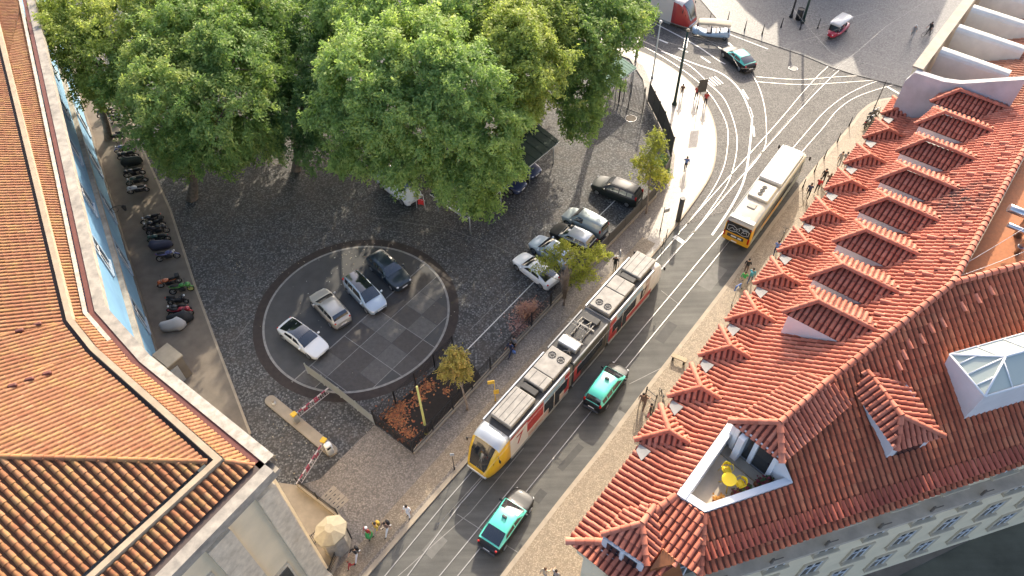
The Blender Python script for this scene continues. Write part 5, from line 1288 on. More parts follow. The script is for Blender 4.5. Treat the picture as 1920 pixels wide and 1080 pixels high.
# ================================================================== motorcycles
def motorbike(label, px, py, rz_deg, col, kind='sport', accent=None, box=False, cover=None, group='motorcycles parked on the strip below the blue wall'):
    p = at(px, py, .125); r = thing('motorcycle' if kind != 'scooter' else 'scooter', label, 'motorcycle' if kind != 'scooter' else 'scooter', p, RAD(rz_deg), group)
    R0 = .31 if kind != 'scooter' else .24; wb = .72 if kind != 'scooter' else .64
    r.rotation_euler[0] = RAD(-9)
    for x in (wb, -wb):
        w = bpy.data.objects.new('wheel', None); COL.objects.link(w); w.parent = r; w.location = (x, 0, R0)
        b = MB(); b.ring((0, 0, 0), R0 - .05, .06, 'Y', 20, 6); b.build('tyre', M['rubber'], w)
        b = MB(); b.ring((0, 0, 0), R0 - .11, .016, 'Y', 18, 4); b.tube((0, -.06, 0), (0, .06, 0), .05, .05, 8)
        for k in range(6): a = k * math.pi / 3; b.tube((0, 0, 0), (math.cos(a) * (R0 - .1), 0, math.sin(a) * (R0 - .1)), .012, .012, 4)
        b.build('rim', M[accent] if (accent and x > 0) else M['steel'], w)
    if cover:
        b = MB(); rr = []
        for x, w, z0_, z1_ in ((-1.0, .1, .35, .75), (-.8, .26, .12, .95), (-.3, .33, .1, 1.0), (.2, .36, .1, 1.08), (.5, .4, .1, 1.22), (.8, .26, .12, .95), (1.02, .1, .3, .6)):
            rr.append([Vector((x + rnd.uniform(-.03, .03), s * w * f + rnd.uniform(-.02, .02), z0_ + (z1_ - z0_) * t)) for s, f, t in ((1, 1, 0), (1, .95, .45), (1, .6, .85), (1, .2, 1), (-1, .2, 1), (-1, .6, .85), (-1, .95, .45), (-1, 1, 0))])
        b.loft(rr, True, 0, True); b.build('cover', M[cover], r); return r
    b = MB(); b.rbox((.05, 0, .42), (.55, .3, .36), .08); b.tube((-.1, .15, .3), (-.75, .2, .42), .05, .06, 8); b.tube((-.2, 0, .35), (-wb, 0, R0), .05, .04, 6); b.build('engine', M['iron'], r)
    b = MB()
    if kind == 'scooter':
        b.path([(-.85, 0, .62), (-.4, 0, .6), (-.1, 0, .35), (.3, 0, .32), (.5, 0, .6), (.52, 0, .95)], [.12, .2, .15, .14, .18, .13], 8)
    else:
        b.ball((.22, 0, .82), (.34, .19, .17)); b.path([(-.9, 0, .86), (-.5, 0, .74), (0, 0, .7)], [.06, .12, .12], 8)
        if kind == 'sport': b.ball((.62, 0, .78), (.26, .18, .24))
    b.build('bodywork', M[col], r)
    b = MB(); b.path([(-.75, 0, .88), (-.45, 0, .84), (-.1, 0, .83)], [.1, .13, .1], 8); b.build('seat', M['black_plastic'], r)
    b = MB(); b.tube((wb, .08, R0), (.48, .08, .95), .025, .025, 6); b.tube((wb, -.08, R0), (.48, -.08, .95), .025, .025, 6); b.build('fork', M['steel'], r)
    b = MB(); b.path([(.36, .4, 1.0), (.46, .18, 1.02), (.48, 0, 1.0), (.46, -.18, 1.02), (.36, -.4, 1.0)], .022, 6); b.tube((.42, .3, 1.02), (.44, .34, 1.16), .012, .012, 4); b.tube((.42, -.3, 1.02), (.44, -.34, 1.16), .012, .012, 4); b.ball((.44, .34, 1.17), (.03, .06, .04)); b.ball((.44, -.34, 1.17), (.03, .06, .04)); b.build('handlebar', M['black_plastic'], r)
    b = MB(); b.ball((.66, 0, .92), (.09, .1, .09)); b.build('headlight', M['clear_lamp'], r)
    b = MB(); b.ball((-.88, 0, .82), (.05, .08, .04)); b.build('tail_light', M['red_lamp'], r)
    b = MB(); b.path([(wb + .26, 0, R0 + .14), (wb, 0, R0 + .32), (wb - .24, 0, R0 + .2)], [.05, .075, .05], 6); b.build('mudguard', M[col], r)
    if box: b = MB(); b.rbox((-.85, 0, 1.06), (.36, .4, .3), .05); b.build('top_box', M['black_plastic'], r)
    return r
paint('moto_black', (.015, .015, .017)); paint('moto_green', (.06, .25, .05)); paint('moto_orange', (.4, .1, .03)); paint('moto_red', (.4, .03, .05)); paint('moto_blue', (.1, .12, .3)); paint('moto_white', (.6, .6, .62)); paint('moto_dkgreen', (.02, .06, .045)); paint('rim_lime', (.5, .6, .05), .4)
pm('cover_black', (.02, .022, .026), .6); pm('cover_navy', (.05, .055, .09), .65); pm('cover_grey', (.42, .42, .42), .7); pm('cover_green', (.03, .04, .036), .6)
mc = lambda a, s, x, y: (a[0] + x / s, a[1] + y / s)
T1_ = lambda x, y: (120 + x / 4.154, 160 + y / 4.154); T2_ = lambda x, y: (200 + x / 4.154, 380 + y / 4.154)
motorbike('dark motorcycle under the lowest branch at the far end of the row', *T1_(345, 240), 205, 'moto_black', 'sport')
motorbike('bottle green touring motorcycle second from the far end', *T1_(430, 290), 10, 'moto_dkgreen', 'tourer')
motorbike('small black scooter partly hidden by the overhanging branch', *T1_(420, 415), 190, 'moto_black', 'scooter')
motorbike('black motorcycle with a pale stripe packed beside the dark green covered one', *T1_(485, 520), 192, 'moto_blue', 'tourer')
motorbike('black motorcycle in the middle pair facing the wall', *T1_(510, 570), 195, 'moto_black', 'sport')
motorbike('dark green covered motorcycle closing the upper group', *T1_(540, 615), 197, 'moto_dkgreen', 'tourer', cover='cover_green')
motorbike('dark motorcycle with raised mirrors above the white and red one', *T1_(580, 765), 200, 'moto_dkgreen', 'tourer')
motorbike('white and red sports motorcycle standing alone with the mirrored one', *T1_(590, 835), 192, 'moto_white', 'sport')
motorbike('black motorcycle with a black top box in the middle of the row', *T2_(380, 195), 200, 'moto_black', 'tourer', box=True)
motorbike('black motorcycle between the top box one and the navy cover', *T2_(410, 245), 12, 'moto_black', 'sport')
motorbike('motorcycle under a navy blue cover beside the blue and white one', *T2_(435, 350), 190, 'moto_black', 'tourer', cover='cover_navy')
motorbike('blue motorcycle with a white front wheel arch below the navy cover', *T2_(490, 445), 14, 'moto_blue', 'tourer')
motorbike('black motorcycle wedged tight above the white and red one', *T1_(560, 705), 196, 'moto_black', 'sport')
motorbike('black touring motorcycle at the top of the middle group', *T2_(365, 150), 202, 'moto_black', 'tourer')
motorbike('dark motorcycle squeezed just above the navy cover', *T2_(420, 300), 190, 'moto_dkgreen', 'sport')
motorbike('black motorcycle tight beside the red one at the near end', *T2_(575, 845), 186, 'moto_black', 'tourer')
motorbike('orange and black motorcycle with a top box beside the lime green one', *T2_(500, 640), 200, 'moto_orange', 'sport', box=True)
motorbike('lime green sports motorcycle with yellow front rim', *T2_(595, 700), 14, 'moto_green', 'sport', accent='rim_lime')
motorbike('black maxi scooter below the lime green motorcycle', *T2_(565, 790), 5, 'moto_black', 'scooter')
motorbike('red motorcycle showing behind the black covered one at the near end', *T2_(590, 885), 8, 'moto_red', 'sport')
motorbike('motorcycle under a black cover at the near end of the row', *T2_(585, 930), 12, 'moto_black', 'tourer', cover='cover_black')
motorbike('motorcycle under a grey cover nearest the porch hut', *T2_(530, 985), 12, 'moto_black', 'tourer', cover='cover_grey')
# ================================================================== trams and bus
paint('tram_yellow', (.72, .42, .015), .35); paint('tram_white', (.66, .62, .58), .4); paint('tram_red', (.42, .04, .035), .4); paint('tram_green', (.03, .25, .1), .4); paint('tram_silver', (.5, .53, .55), .3, .3)
pm('tram_grey', (.3, .31, .31), .5, var=.2, vs=2); pm('roof_grey', (.36, .34, .3), .65, col2=(.22, .205, .185), vs=1.6); pm('roof_dark', (.06, .058, .055), .7, var=.4, vs=3); pm('bellows', (.2, .19, .165), .8); pm('ad_blue', (.28, .42, .55), .4, var=.25, vs=1.5); pm('ad_brown', (.3, .17, .12), .4, col2=(.5, .4, .36), vs=1.3)
def nose(b, x0, W2, sgn, mats):
    """front loft from the body end x0 outwards; returns nothing"""
    st = [(-.0, 1.0, 3.28), (.7, .99, 3.2), (1.15, .965, 3.02), (1.7, .9, 2.3), (2.05, .82, 1.45), (2.25, .72, 1.12), (2.33, .58, .98)]
    rings = []
    for dx, wf, zt in st:
        x = x0 + sgn * dx; w = W2 * wf
        h = [(w * .9, .32), (w, .5), (w, min(1.0, zt - .1)), (w * .985, zt - .22), (w * .86, zt - .02), (w * .4, zt + .03)]
        rings.append([Vector((x, y, z)) for y, z in h] + [Vector((x, -y, z)) for y, z in h[::-1]])
    b.loft(rings, True, 0, True, .5, False, lambda i, k: mats(i, k)); return rings
def quadpart(nm, q, mat, par, push):
    b = MB(); c = Vector(push); b.add([Vector(p) + c for p in q], [tuple(range(len(q)))], 0); return b.build(nm, M[mat], par)
def fan(b, x, y, z, r=.3):
    b.ring((x, y, z + .02), r, .03, 'Z', 18, 5, 1)
    for k in range(8): a = k * math.pi / 4; b.box((x + math.cos(a) * r * .5, y + math.sin(a) * r * .5, z + .012), (r * .9, .05, .012), a, 1)
    b.tube((x, y, z), (x, y, z + .04), .09, .09, 10, 1)
def tram(label, front, rear, scheme, L_=23.4):
    d = rear - front; d.z = 0; d.normalize(); ctr = front + d * (L_ / 2); az = math.atan2(-d.y, -d.x)
    r = thing('articulated_tram', label, 'tram', (ctr.x, ctr.y, .016), az); W2 = 1.2; hl = L_ / 2; NL = 2.33
    segs = [(hl - NL, 2.35), (1.85, -2.6), (-3.1, -(hl - NL))]; segs[0] = (hl - NL, 2.35)
    y_ = scheme
    for i, (a, c) in enumerate(segs):
        b = MB(); h = [(W2 * .92, .3), (W2, .45), (W2, 2.75), (W2 * .97, 3.1), (W2 * .9, 3.28)]
        b.loft([[Vector((x, y, z)) for y, z in h] + [Vector((x, -y, z)) for y, z in h[::-1]] for x in (a, c)], True, 0, False, .5, False, lambda i_, k: 1 if k == 4 else 0)
        b.build('car_body', [M[y_['side'][i]], M['roof_dark']], r)
        for s in (1, -1):
            b = MB(); b.box(((a + c) / 2, s * (W2 * .955), 3.26), (a - c, .1, .2)); b.build('roof_edge', M['tram_silver' if i != 1 else 'tram_grey'], r)
            # window band
            n = 1 if i == 1 else 2
            ws = ((a - 3.9, a - 4.75), (a - 5.55, a - 6.75), (a - 6.78, a - 6.8)) if i == 0 else ((a - .5, c + .5),) if i == 1 else ((a - .4, a - 1.5), (a - 2.2, a - 3.8), (a - 4.5, c + 1.4))
            for x0, x1 in ws:
                b = MB(); b.box(((x0 + x1) / 2, s * (W2 + .004), 1.85), (abs(x0 - x1), .012, 1.15)); b.build('side_window', M['dark_glass'], r)
            if i != 1:
                x0, x1 = ws[1]; xd = (ws[0][1] + ws[1][0]) / 2 if i == 0 else ws[0][1] - .36
                b = MB()
                for q in (-.36, .36): b.box((xd + q, s * (W2 + .006), 1.5), (.62, .016, 2.1))
                b.build('door', M['dark_glass'], r)
            b = MB(); b.box(((a + c) / 2, s * (W2 - .02), .3), ((a - c) - .1, .08, .28)); b.build('skirt', M[y_['skirt']], r)
            for nm, x0, x1, z0, z1, mt in y_['ads'][i]:
                if s == y_['adside'] or y_.get('both'):
                    b = MB(); b.box(((a + c) / 2 + (x0 + x1) / 2, s * (W2 + .001), (z0 + z1) / 2), (abs(x1 - x0), .008, z1 - z0)); b.build(nm, M[mt], r)
    for a, c in ((2.35, 1.85), (-2.6, -3.1)):
        b = MB(); rr = []
        for k in range(9):
            x = a + (c - a) * k / 8; w = W2 * (.95 if k % 2 else .88); rr.append([Vector((x, y, z)) for y, z in ((w, .4), (w, 3.1), (-w, 3.1), (-w, .4))])
        b.loft(rr, True, 0, False); b.build('bellows', M['bellows'], r)
    for sg in (1, -1):
        x0 = sg * (hl - NL); b = MB()
        f = lambda i, k: (1 if (i <= 1 and 3 <= k <= 7) else 2 if (k in (0, 10)) else 0)
        rings = nose(b, x0, W2, sg, f); nm = b.build('cab_front' if sg > 0 else 'cab_rear', [M[y_['nose'] if sg > 0 else y_.get('tail', y_['nose'])], M[y_['hood'] if sg > 0 else y_.get('tail', y_['hood'])], M['tram_silver']], r)
        g = lambda i, k: rings[i][k]
        q = [rings[2][4], rings[2][5], rings[2][6], rings[2][7], rings[5][7], rings[5][6], rings[5][5], rings[5][4]]
        b = MB(); rr = []
        for i in (2, 3, 4, 5):
            L4 = [rings[i][k].copy() for k in (4, 5, 6, 7)]
            cc = sum(L4, Vector()) / 4; L4 = [p + (cc - p) * .12 * (1 if True else 0) for p in L4]
            rr.append([p + Vector((sg * .03, 0, .03)) for p in L4])
        b.loft(rr, False, 0, True, .5, False); b.build('windscreen', M['dark_glass'], r)
        for s in (1, -1):
            k1, k2 = (2, 3) if s > 0 else (9, 8)
            A0, A1, B1, B0 = rings[0][k1], rings[4][k1], rings[3][k2], rings[0][k2]
            q = [A0 + (A1 - A0) * .12, A0 + (A1 - A0) * .88, B1 * .9 + A1 * .1, B0 * .75 + A0 * .25 + (B1 - B0) * .12]
            quadpart('cab_window', q, 'dark_glass', r, (0, s * .012, 0))
            b = MB(); b.ball((x0 + sg * 2.2, s * .62, .86), (.1, .16, .08)); b.build('headlight' if sg > 0 else 'tail_light', M['clear_lamp' if sg > 0 else 'red_lamp'], r)
            b = MB(); b.tube((x0 + sg * 1.3, s * 1.15, 2.6), (x0 + sg * 1.45, s * 1.42, 2.55), .02, .02, 5); b.rbox((x0 + sg * 1.45, s * 1.44, 2.42), (.08, .16, .32), .03); b.build('mirror', M['black_plastic'], r)
        b = MB(); b.rbox((x0 + sg * 2.22, 0, .55), (.34, 1.7, .22), .1); b.build('bumper', M['tram_silver'], r)
    # roof equipment
    z = 3.29
    def unit(nm, xa, xb, w, h, mat='roof_grey', ribs=0, fans=()):
        b = MB(); b.rbox(((xa + xb) / 2, 0, z + h / 2), (abs(xa - xb), w, h), .05)
        for k in range(ribs): y = -w / 2 + w * (k + .5) / ribs; b.box(((xa + xb) / 2, y, z + h + .006), (abs(xa - xb) * .94, .03, .014), 0, 1)
        for x, y in fans: fan(b, x, y, z + h, .27)
        return b.build(nm, [M[mat], M['roof_dark']], r)
    a = segs[0][0]; unit('air_unit', a - .5, a - 3.3, 1.75, .42, 'roof_grey', 4); unit('resistor', a - 3.5, a - 4.0, 1.3, .3, 'roof_dark'); unit('roof_unit', a - 4.2, a - 5.3, 1.75, .4, 'roof_grey', 2); unit('fan_unit', a - 5.36, a - 7.7, 1.8, .38, 'roof_grey', 0, ((a - 7.0, .38), (a - 7.0, -.38)))
    b = MB()
    for k in range(3): b.path([(a - 8.0, .5 - .3 * k, z), (a - 8.3, .2 + .2 * k, z + .3), (a - 8.7, -.3 + .2 * k, z + .1)], .05, 6)
    b.build('cable', M['roof_grey'], r)
    unit('battery_box', 1.1, .35, 1.6, .45, 'tram_silver'); unit('roof_unit', -1.9, -2.5, 1.3, .25, 'roof_dark')
    # pantograph
    b = MB(); zz = z + .1
    for s in (.5, -.5): b.box((-.6, s * .9, zz), (2.6, .06, .1))
    b.box((.1, 0, zz), (.1, 1.5, .08)); b.box((-1.4, 0, zz), (.1, 1.5, .08))
    for s in (1, -1):
        b.path([(.1, s * .55, zz), (-1.5, s * .4, zz + .75), (-.35, s * .3, zz + 1.25)], .035, 6)
        b.path([(-.2, s * .2, zz), (-1.2, s * .1, zz + .5)], .025, 5)
    b.tube((-1.5, -.4, zz + .75), (-1.5, .4, zz + .75), .03, .03, 6)
    for x in (-.5, -.2): b.path([(x, -.95, zz + 1.15), (x, -.7, zz + 1.28), (x, .7, zz + 1.28), (x, .95, zz + 1.15)], .025, 6)
    for x in (-.8, -.4, .4): b.tube((x, -.4, zz), (x, -.4, zz + .22), .08, .05, 8); b.tube((x, .4, zz), (x, .4, zz + .22), .08, .05, 8)
    b.build('pantograph', M['roof_grey'], r)
    a = segs[2][0]; unit('fan_unit', a - .1, a - 2.3, 1.8, .38, 'roof_grey', 0, ((a - .7, .38), (a - .7, -.38))); unit('roof_unit', a - 2.35, a - 3.8, 1.75, .4, 'roof_grey', 1); unit('resistor', a - 3.95, a - 4.5, 1.3, .3, 'roof_dark'); unit('air_unit', a - 4.6, a - 7.0, 1.75, .42, 'roof_grey', 3)
    b = MB()
    for xx in (hl - 4.6, .0, -(hl - 4.6)):
        for dx in (-.7, .7):
            for s in (1, -1): b.disc((xx + dx, s * .6, .3), .3, 'Y', .12, 14)
        b.box((xx, 0, .3), (2.0, 1.0, .2))
    b.build('bogies', M['iron'], r)
    return r
Y = dict(side=('tram_white', 'roof_dark', 'tram_white'), nose='tram_yellow', hood='tram_silver', tail='tram_white', skirt='tram_grey', adside=1,
 ads=([('advert_panel', -.3, 1.6, 1.3, 3.0, 'tram_red'), ('advert_panel', -2.9, -.32, 2.5, 3.02, 'ad_blue'), ('advert_panel', -2.9, 1.5, .5, 1.1, 'ad_brown'), ('advert_panel', -3.5, -2.92, .6, 3.0, 'tram_red'), ('advert_panel', 1.62, 3.5, 2.85, 3.05, 'tram_red')],
      [('advert_panel', 1.2, 2.1, .7, 2.6, 'tram_red')], [('advert_panel', 2.3, 3.2, .6, 3.0, 'tram_red'), ('advert_panel', -1.5, 2.2, 2.5, 3.0, 'ad_blue'), ('advert_panel', -3.2, 3.2, .5, 1.1, 'tram_red'), ('advert_panel', -2.7, -2.0, 1.1, 3.0, 'ad_brown')]))
fr, re = (at(880, 869) + at(923, 893)) / 2, None
ra = [p for p in smooth(A2([(820, 960), (887, 882), (1249, 466), (1288, 420)]), 8)]
ax0 = (at(887, 882) + at(911, 890)) / 2; ax1 = (at(1249, 466) + at(1258, 484)) / 2; td = (ax1 - ax0).normalized()
fr = ax0 + td * (td.dot(at(903, 893) - ax0) - .15)
TR1 = tram('long articulated tram with a yellow front and red and white advertising running down the street', fr, fr + td, Y)
# lettering on the near side of the front car (street side is the tram's left, local +y)
def side_text(par, txt, size, x, z, mat, s=1, up=True):
    Mx = frame_m(Vector((x, s * 1.214, z)), Vector((-s, 0, 0)), Vector((0, 0, 1))); return text_part(txt, size, M[mat], par, Mx)
side_text(TR1, '7', 1.7, 8.35, 1.8, 'tram_red'); side_text(TR1, '7', 1.4, -8.2, 1.75, 'roof_dark')
for i, (tx, sz, x, z) in enumerate((('ALL', .3, 8.3, 2.75), ('THE', .2, 6.2, 2.5), ('CONCERT', .28, 6.0, 2.2), ('SEASON', .22, 6.0, 1.75))): pass
R2 = dict(side=('tram_white', 'tram_red', 'tram_white'), nose='tram_red', hood='tram_white', skirt='tram_grey', adside=1, both=True,
 ads=([('advert_panel', .6, 2.6, 1.0, 3.0, 'tram_white'), ('advert_panel', -.9, .5, 1.9, 3.05, 'tram_green'), ('advert_panel', -3.6, -1.0, .6, 3.0, 'tram_red')], [('advert_panel', -2, 2, .6, 2.9, 'tram_green')], [('advert_panel', -3, 3, .6, 2.9, 'tram_red')]))
e0 = at(1298, 53); rd = (at(1180, 8) - at(1298, 53)); rd.z = 0; rd.normalize()
tram('red, white and green tram cut by the top edge of the picture behind the trees', e0, e0 + rd, R2)
# ---- bus
paint('bus_yellow', (.72, .36, .012), .35); paint('bus_white', (.5, .5, .48), .5); pm('bus_cream', (.5, .46, .39), .55, col2=(.4, .37, .31), vs=.9); pm('bus_grey', (.24, .27, .27), .45); pm('art_white', (.72, .72, .7), .5)
bl, bw, bh = 11.9, 2.5, 2.95
b0, b1 = at(1389, 417, bh), at(1490, 280, bh); bd = (b1 - b0); bd.z = 0; bd.normalize(); bc = b0 + bd * (bl / 2); bc.z = .016
BUS = thing('city_bus', 'white-roofed city bus with a yellow and black tail driving up the street', 'bus', bc, math.atan2(bd.y, bd.x))
b = MB(); rr = []
for x, wf, zb, zt in ((-bl / 2, .96, .42, bh - .32), (-bl / 2 + .12, .99, .36, bh - .12), (-bl / 2 + .5, 1, .32, bh), (bl / 2 - .6, 1, .32, bh), (bl / 2 - .1, .98, .36, bh - .12), (bl / 2, .94, .42, bh - .35)):
    w = bw / 2 * wf; h = [(w * .97, zb), (w, zb + .15), (w, 1.15), (w * .985, zt - .25), (w * .9, zt - .04), (w * .55, zt + .02)]; rr.append([Vector((x, y, z)) for y, z in h] + [Vector((x, -y, z)) for y, z in h[::-1]])
b.loft(rr, True, 0, True, .5, False, lambda i, k: 1 if 3 <= k <= 7 else (0 if i <= 1 else 2))
b.build('body', [M['bus_yellow'], M['bus_cream'], M['bus_grey']], BUS)
for s in (1, -1):
    b = MB(); b.box((-.1, s * (bw / 2 + .006), 1.85), (bl - 1.0, .014, 1.15)); b.build('side_glass', M['dark_glass'], BUS)
    b = MB()
    for k in range(7): b.box((-5.0 + 1.65 * k, s * (bw / 2 + .016), 1.85), (.09, .012, 1.12))
    b.build('window_pillars', M['black_plastic'], BUS)
    b = MB(); b.box((-.1, s * (bw / 2 + .002), .8), (bl - .8, .01, .8)); b.build('side_panel', M['bus_grey' if s < 0 else 'bus_yellow'], BUS)
    b = MB(); b.box((-1.2, s * (bw / 2 + .009), .95), (4.6, .012, .42)); b.build('side_stripe', M['bus_yellow'], BUS)
    b = MB(); b.tube((-bl / 2 + .5, s * bw * .44, bh - .03), (bl / 2 - .8, s * bw * .44, bh - .03), .045, .045, 6); b.build('roof_rail', M['bus_white'], BUS)
    b = MB(); b.tube((bl / 2 - .2, s * 1.2, 2.5), (bl / 2 + .25, s * 1.5, 2.45), .025, .025, 5); b.rbox((bl / 2 + .25, s * 1.52, 2.25), (.1, .18, .4), .04); b.build('mirror', M['black_plastic'], BUS)
    for x in (-2.9, 3.2):
        w = bpy.data.objects.new('wheel', None); COL.objects.link(w); w.parent = BUS; w.location = (x, s * 1.08, .48)
        b = MB(); b.disc((0, 0, 0), .48, 'Y', .3, 20); b.build('tyre', M['rubber'], w); b = MB(); b.disc((0, s * .155, 0), .29, 'Y', .01, 16); b.disc((0, s * .165, 0), .12, 'Y', .03, 10); b.build('rim', M['steel'], w)
b = MB(); b.rbox((2.65, 0, bh + .2), (5.4, 2.12, .42), .1); b.build('roof_pod', M['bus_white'], BUS)
b = MB(); b.rbox((-1.55, 0, bh + .12), (2.3, 1.85, .3), .12); b.box((-1.55, 0, bh + .272), (2.0, .7, .012), 0, 0)
for k in range(3): fan(b, -2.05 + .5 * k, .05, bh + .275, .2)
b.build('air_unit', [M['bus_cream'], M['roof_dark']], BUS)
b = MB(); b.rbox((-3.6, .05, bh + .05), (.7, .75, .1), .08); b.build('roof_hatch', M['roof_grey'], BUS)
b = MB(); b.box((-bl / 2 + .42, 0, bh + .015), (.5, 2.2, .05)); b.box((-bl / 2 + .75, .45, bh + .02), (.3, .3, .06), 0, 1); b.box((-bl / 2 + .75, -.35, bh + .02), (.3, .3, .06), 0, 1); b.build('rear_roof_edge', [M['bus_grey'], M['bus_cream']], BUS)
xr = -bl / 2
b = MB(); b.add([(xr - .03, -1.12, 1.45), (xr - .03, 1.12, 1.45), (xr - .0, 1.1, 2.62), (xr - .0, -1.1, 2.62)], [(0, 1, 2, 3)]); b.build('rear_advert', M['black_plastic'], BUS)
b = MB(); zl = lambda y, z: (xr - .045 + .02 * (z - 1.45), y, z)
for pts in ([(-.95, 1.75), (-.98, 2.2), (-.6, 2.25), (-.5, 2.1), (-.2, 2.35), (.1, 2.05), (.5, 2.3), (.95, 2.2), (.95, 1.7), (.6, 1.6), (.1, 1.75), (-.5, 1.6), (-.95, 1.75)], [(-.8, 1.85), (-.75, 2.1), (-.55, 1.9), (-.4, 2.05), (-.35, 1.8)], [(.05, 1.85), (.2, 2.0), (.3, 1.85), (.55, 2.05), (.75, 1.8)], [(-.1, 1.9), (-.1, 2.1)]):
    b.path([zl(y, z) for y, z in pts], .022, 4)
b.build('advert_drawing', M['art_white'], BUS)
b = MB(); b.ball(zl(-.62, 2.28), (.02, .28, .13)); b.build('advert_badge', M['bus_grey'], BUS)
b = MB(); b.box((xr - .03, .08, 1.1), (.03, 1.5, .34)); b.build('engine_grille', M['roof_dark'], BUS)
b = MB(); b.box((xr - .05, .22, 1.12), (.02, .5, .14)); b.box((xr - .05, -.32, 1.1), (.02, .34, .16)); b.box((xr - .03, .1, .55), (.02, .52, .12)); b.build('number_plate', M['plate'], BUS)
for s in (1, -1):
    b = MB(); b.box((xr - .02, s * 1.1, 1.15), (.06, .14, .6)); b.build('tail_light', M['red_lamp'], BUS); b = MB(); b.ball((xr - .02, s * 1.05, 2.5), (.03, .06, .06)); b.build('marker_light', M['red_lamp'], BUS)
pm('roof_lettering', (.2, .195, .19), .6)
Mx = lambda x, y, z, fx, fy: frame_m(Vector((x, y, z)), Vector((fx[0], fx[1], 0)), Vector((fy[0], fy[1], 0)))
text_part('2056', .62, M['roof_lettering'], BUS, Mx(4.45, 0, bh + .416, (0, 1), (-1, 0)), spacing=1.25)
b = MB(); b.box((2.2, 0, bh + .412), (3.9, .08, .012)); b.build('roof_seam', M['roof_lettering'], BUS)
text_part('carris', .4, M['roof_lettering'], BUS, Mx(1.9, -.8, bh + .416, (1, 0), (0, 1)))
b = MB(); b.ring((3.3, -.78, bh + .415), .17, .02, 'Z', 16, 4); b.ring((3.3, -.78, bh + .415), .08, .015, 'Z', 12, 4); b.build('roof_emblem', M['roof_lettering'], BUS)
b = MB()
for x, y in ((5.2, .9), (5.2, -.9), (4.6, -.9)): b.ball((x, y, bh + .42), (.07, .07, .03))
b.build('roof_bolt', M['roof_dark'], BUS)
# ---- white tour cart and red tuk-tuk
def tuk(label, px, py, az, body, canopy, L_=3.2, cat='tuk-tuk', seats=2, nm='tuk_tuk', clear=False):
    p = at(px, py, .01); r = thing(nm, label, cat, p, RAD(az)); hl = L_ / 2
    b = MB(); rr = []
    for x, w, z0, z1 in ((-hl, .55, .35, .85), (-hl + .25, .66, .28, .95), (-.1, .68, .25, .72), (.35, .66, .25, .6), (.75, .6, .28, .62), (hl - .45, .5, .3, 1.0), (hl - .12, .34, .4, .95), (hl, .2, .5, .8)):
        rr.append([Vector((x, y, z)) for y, z in ((w * .9, z0), (w, z0 + .15), (w * .97, z1 - .06), (w * .8, z1), (-w * .8, z1), (-w * .97, z1 - .06), (-w, z0 + .15), (-w * .9, z0))])
    b.loft(rr, True, 0, True); b.build('body', M[body], r)
    b = MB(); rr = []
    for x, w, z in ((-hl + .05, .6, 1.75), (-hl + .2, .7, 1.84), (0, .72, 1.93), (hl - .75, .68, 1.84), (hl - .55, .58, 1.74)):
        rr.append([Vector((x, y, zz)) for y, zz in ((w, z - .12), (w * .96, z - .02), (w * .5, z + .05), (-w * .5, z + .05), (-w * .96, z - .02), (-w, z - .12))])
    b.loft(rr, True, 0, True, .5, False); b.build('canopy', M[canopy], r)
    for x in (-hl + .15, 0, hl - .7):
        for s in (1, -1): b = MB(); b.tube((x, s * .62, .6), (x - .05, s * .66, 1.78), .025, .025, 6); b.build('post', M['steel'], r)
    b = MB(); b.add([(hl - .42, -.5, .98), (hl - .42, .5, .98), (hl - .66, .54, 1.72), (hl - .66, -.54, 1.72)], [(0, 1, 2, 3)]); b.build('windscreen', M['dark_glass'], r)
    for k in range(seats):
        x = .25 - .95 * k; b = MB(); b.rbox((x, 0, .72), (.5, 1.1, .16), .05); b.rbox((x - .28, 0, .98), (.14, 1.1, .5), .05); b.build('seat', M['cover_navy'], r)
    for x, ys in ((hl - .3, (0,)), (-hl + .5, (.6, -.6))):
        for y in ys:
            w = bpy.data.objects.new('wheel', None); COL.objects.link(w); w.parent = r; w.location = (x, y, .24)
            b = MB(); b.ring((0, 0, 0), .18, .06, 'Y', 18, 6); b.build('tyre', M['rubber'], w); b = MB(); b.disc((0, 0, 0), .13, 'Y', .07, 12); b.build('rim', M['steel'], w)
    for s in (1, -1): b = MB(); b.ball((hl - .08, s * .3, .72), (.07, .08, .08)); b.build('headlight', M['clear_lamp'], r); b = MB(); b.ball((-hl, s * .5, .6), (.04, .06, .08)); b.build('tail_light', M['red_lamp'], r)
    b = MB(); b.path([(hl - .75, .3, 1.0), (hl - .7, 0, 1.04), (hl - .75, -.3, 1.0)], .025, 5); b.build('handlebar', M['black_plastic'], r)
    return r
pm('canvas', (.52, .45, .33), .85, var=.25, vs=3)
tuk('white open tour cart with a cream canvas canopy behind the red tram', 1331, 68, 168, 'sky_blue', 'canvas', 4.3, 'tour cart', 3, 'tour_cart')
tuk('red tuk-tuk with a pale ribbed canopy crossing the square', 1567, 64, 224, 'crimson', 'bus_white', 3.6, 'tuk-tuk', 2)
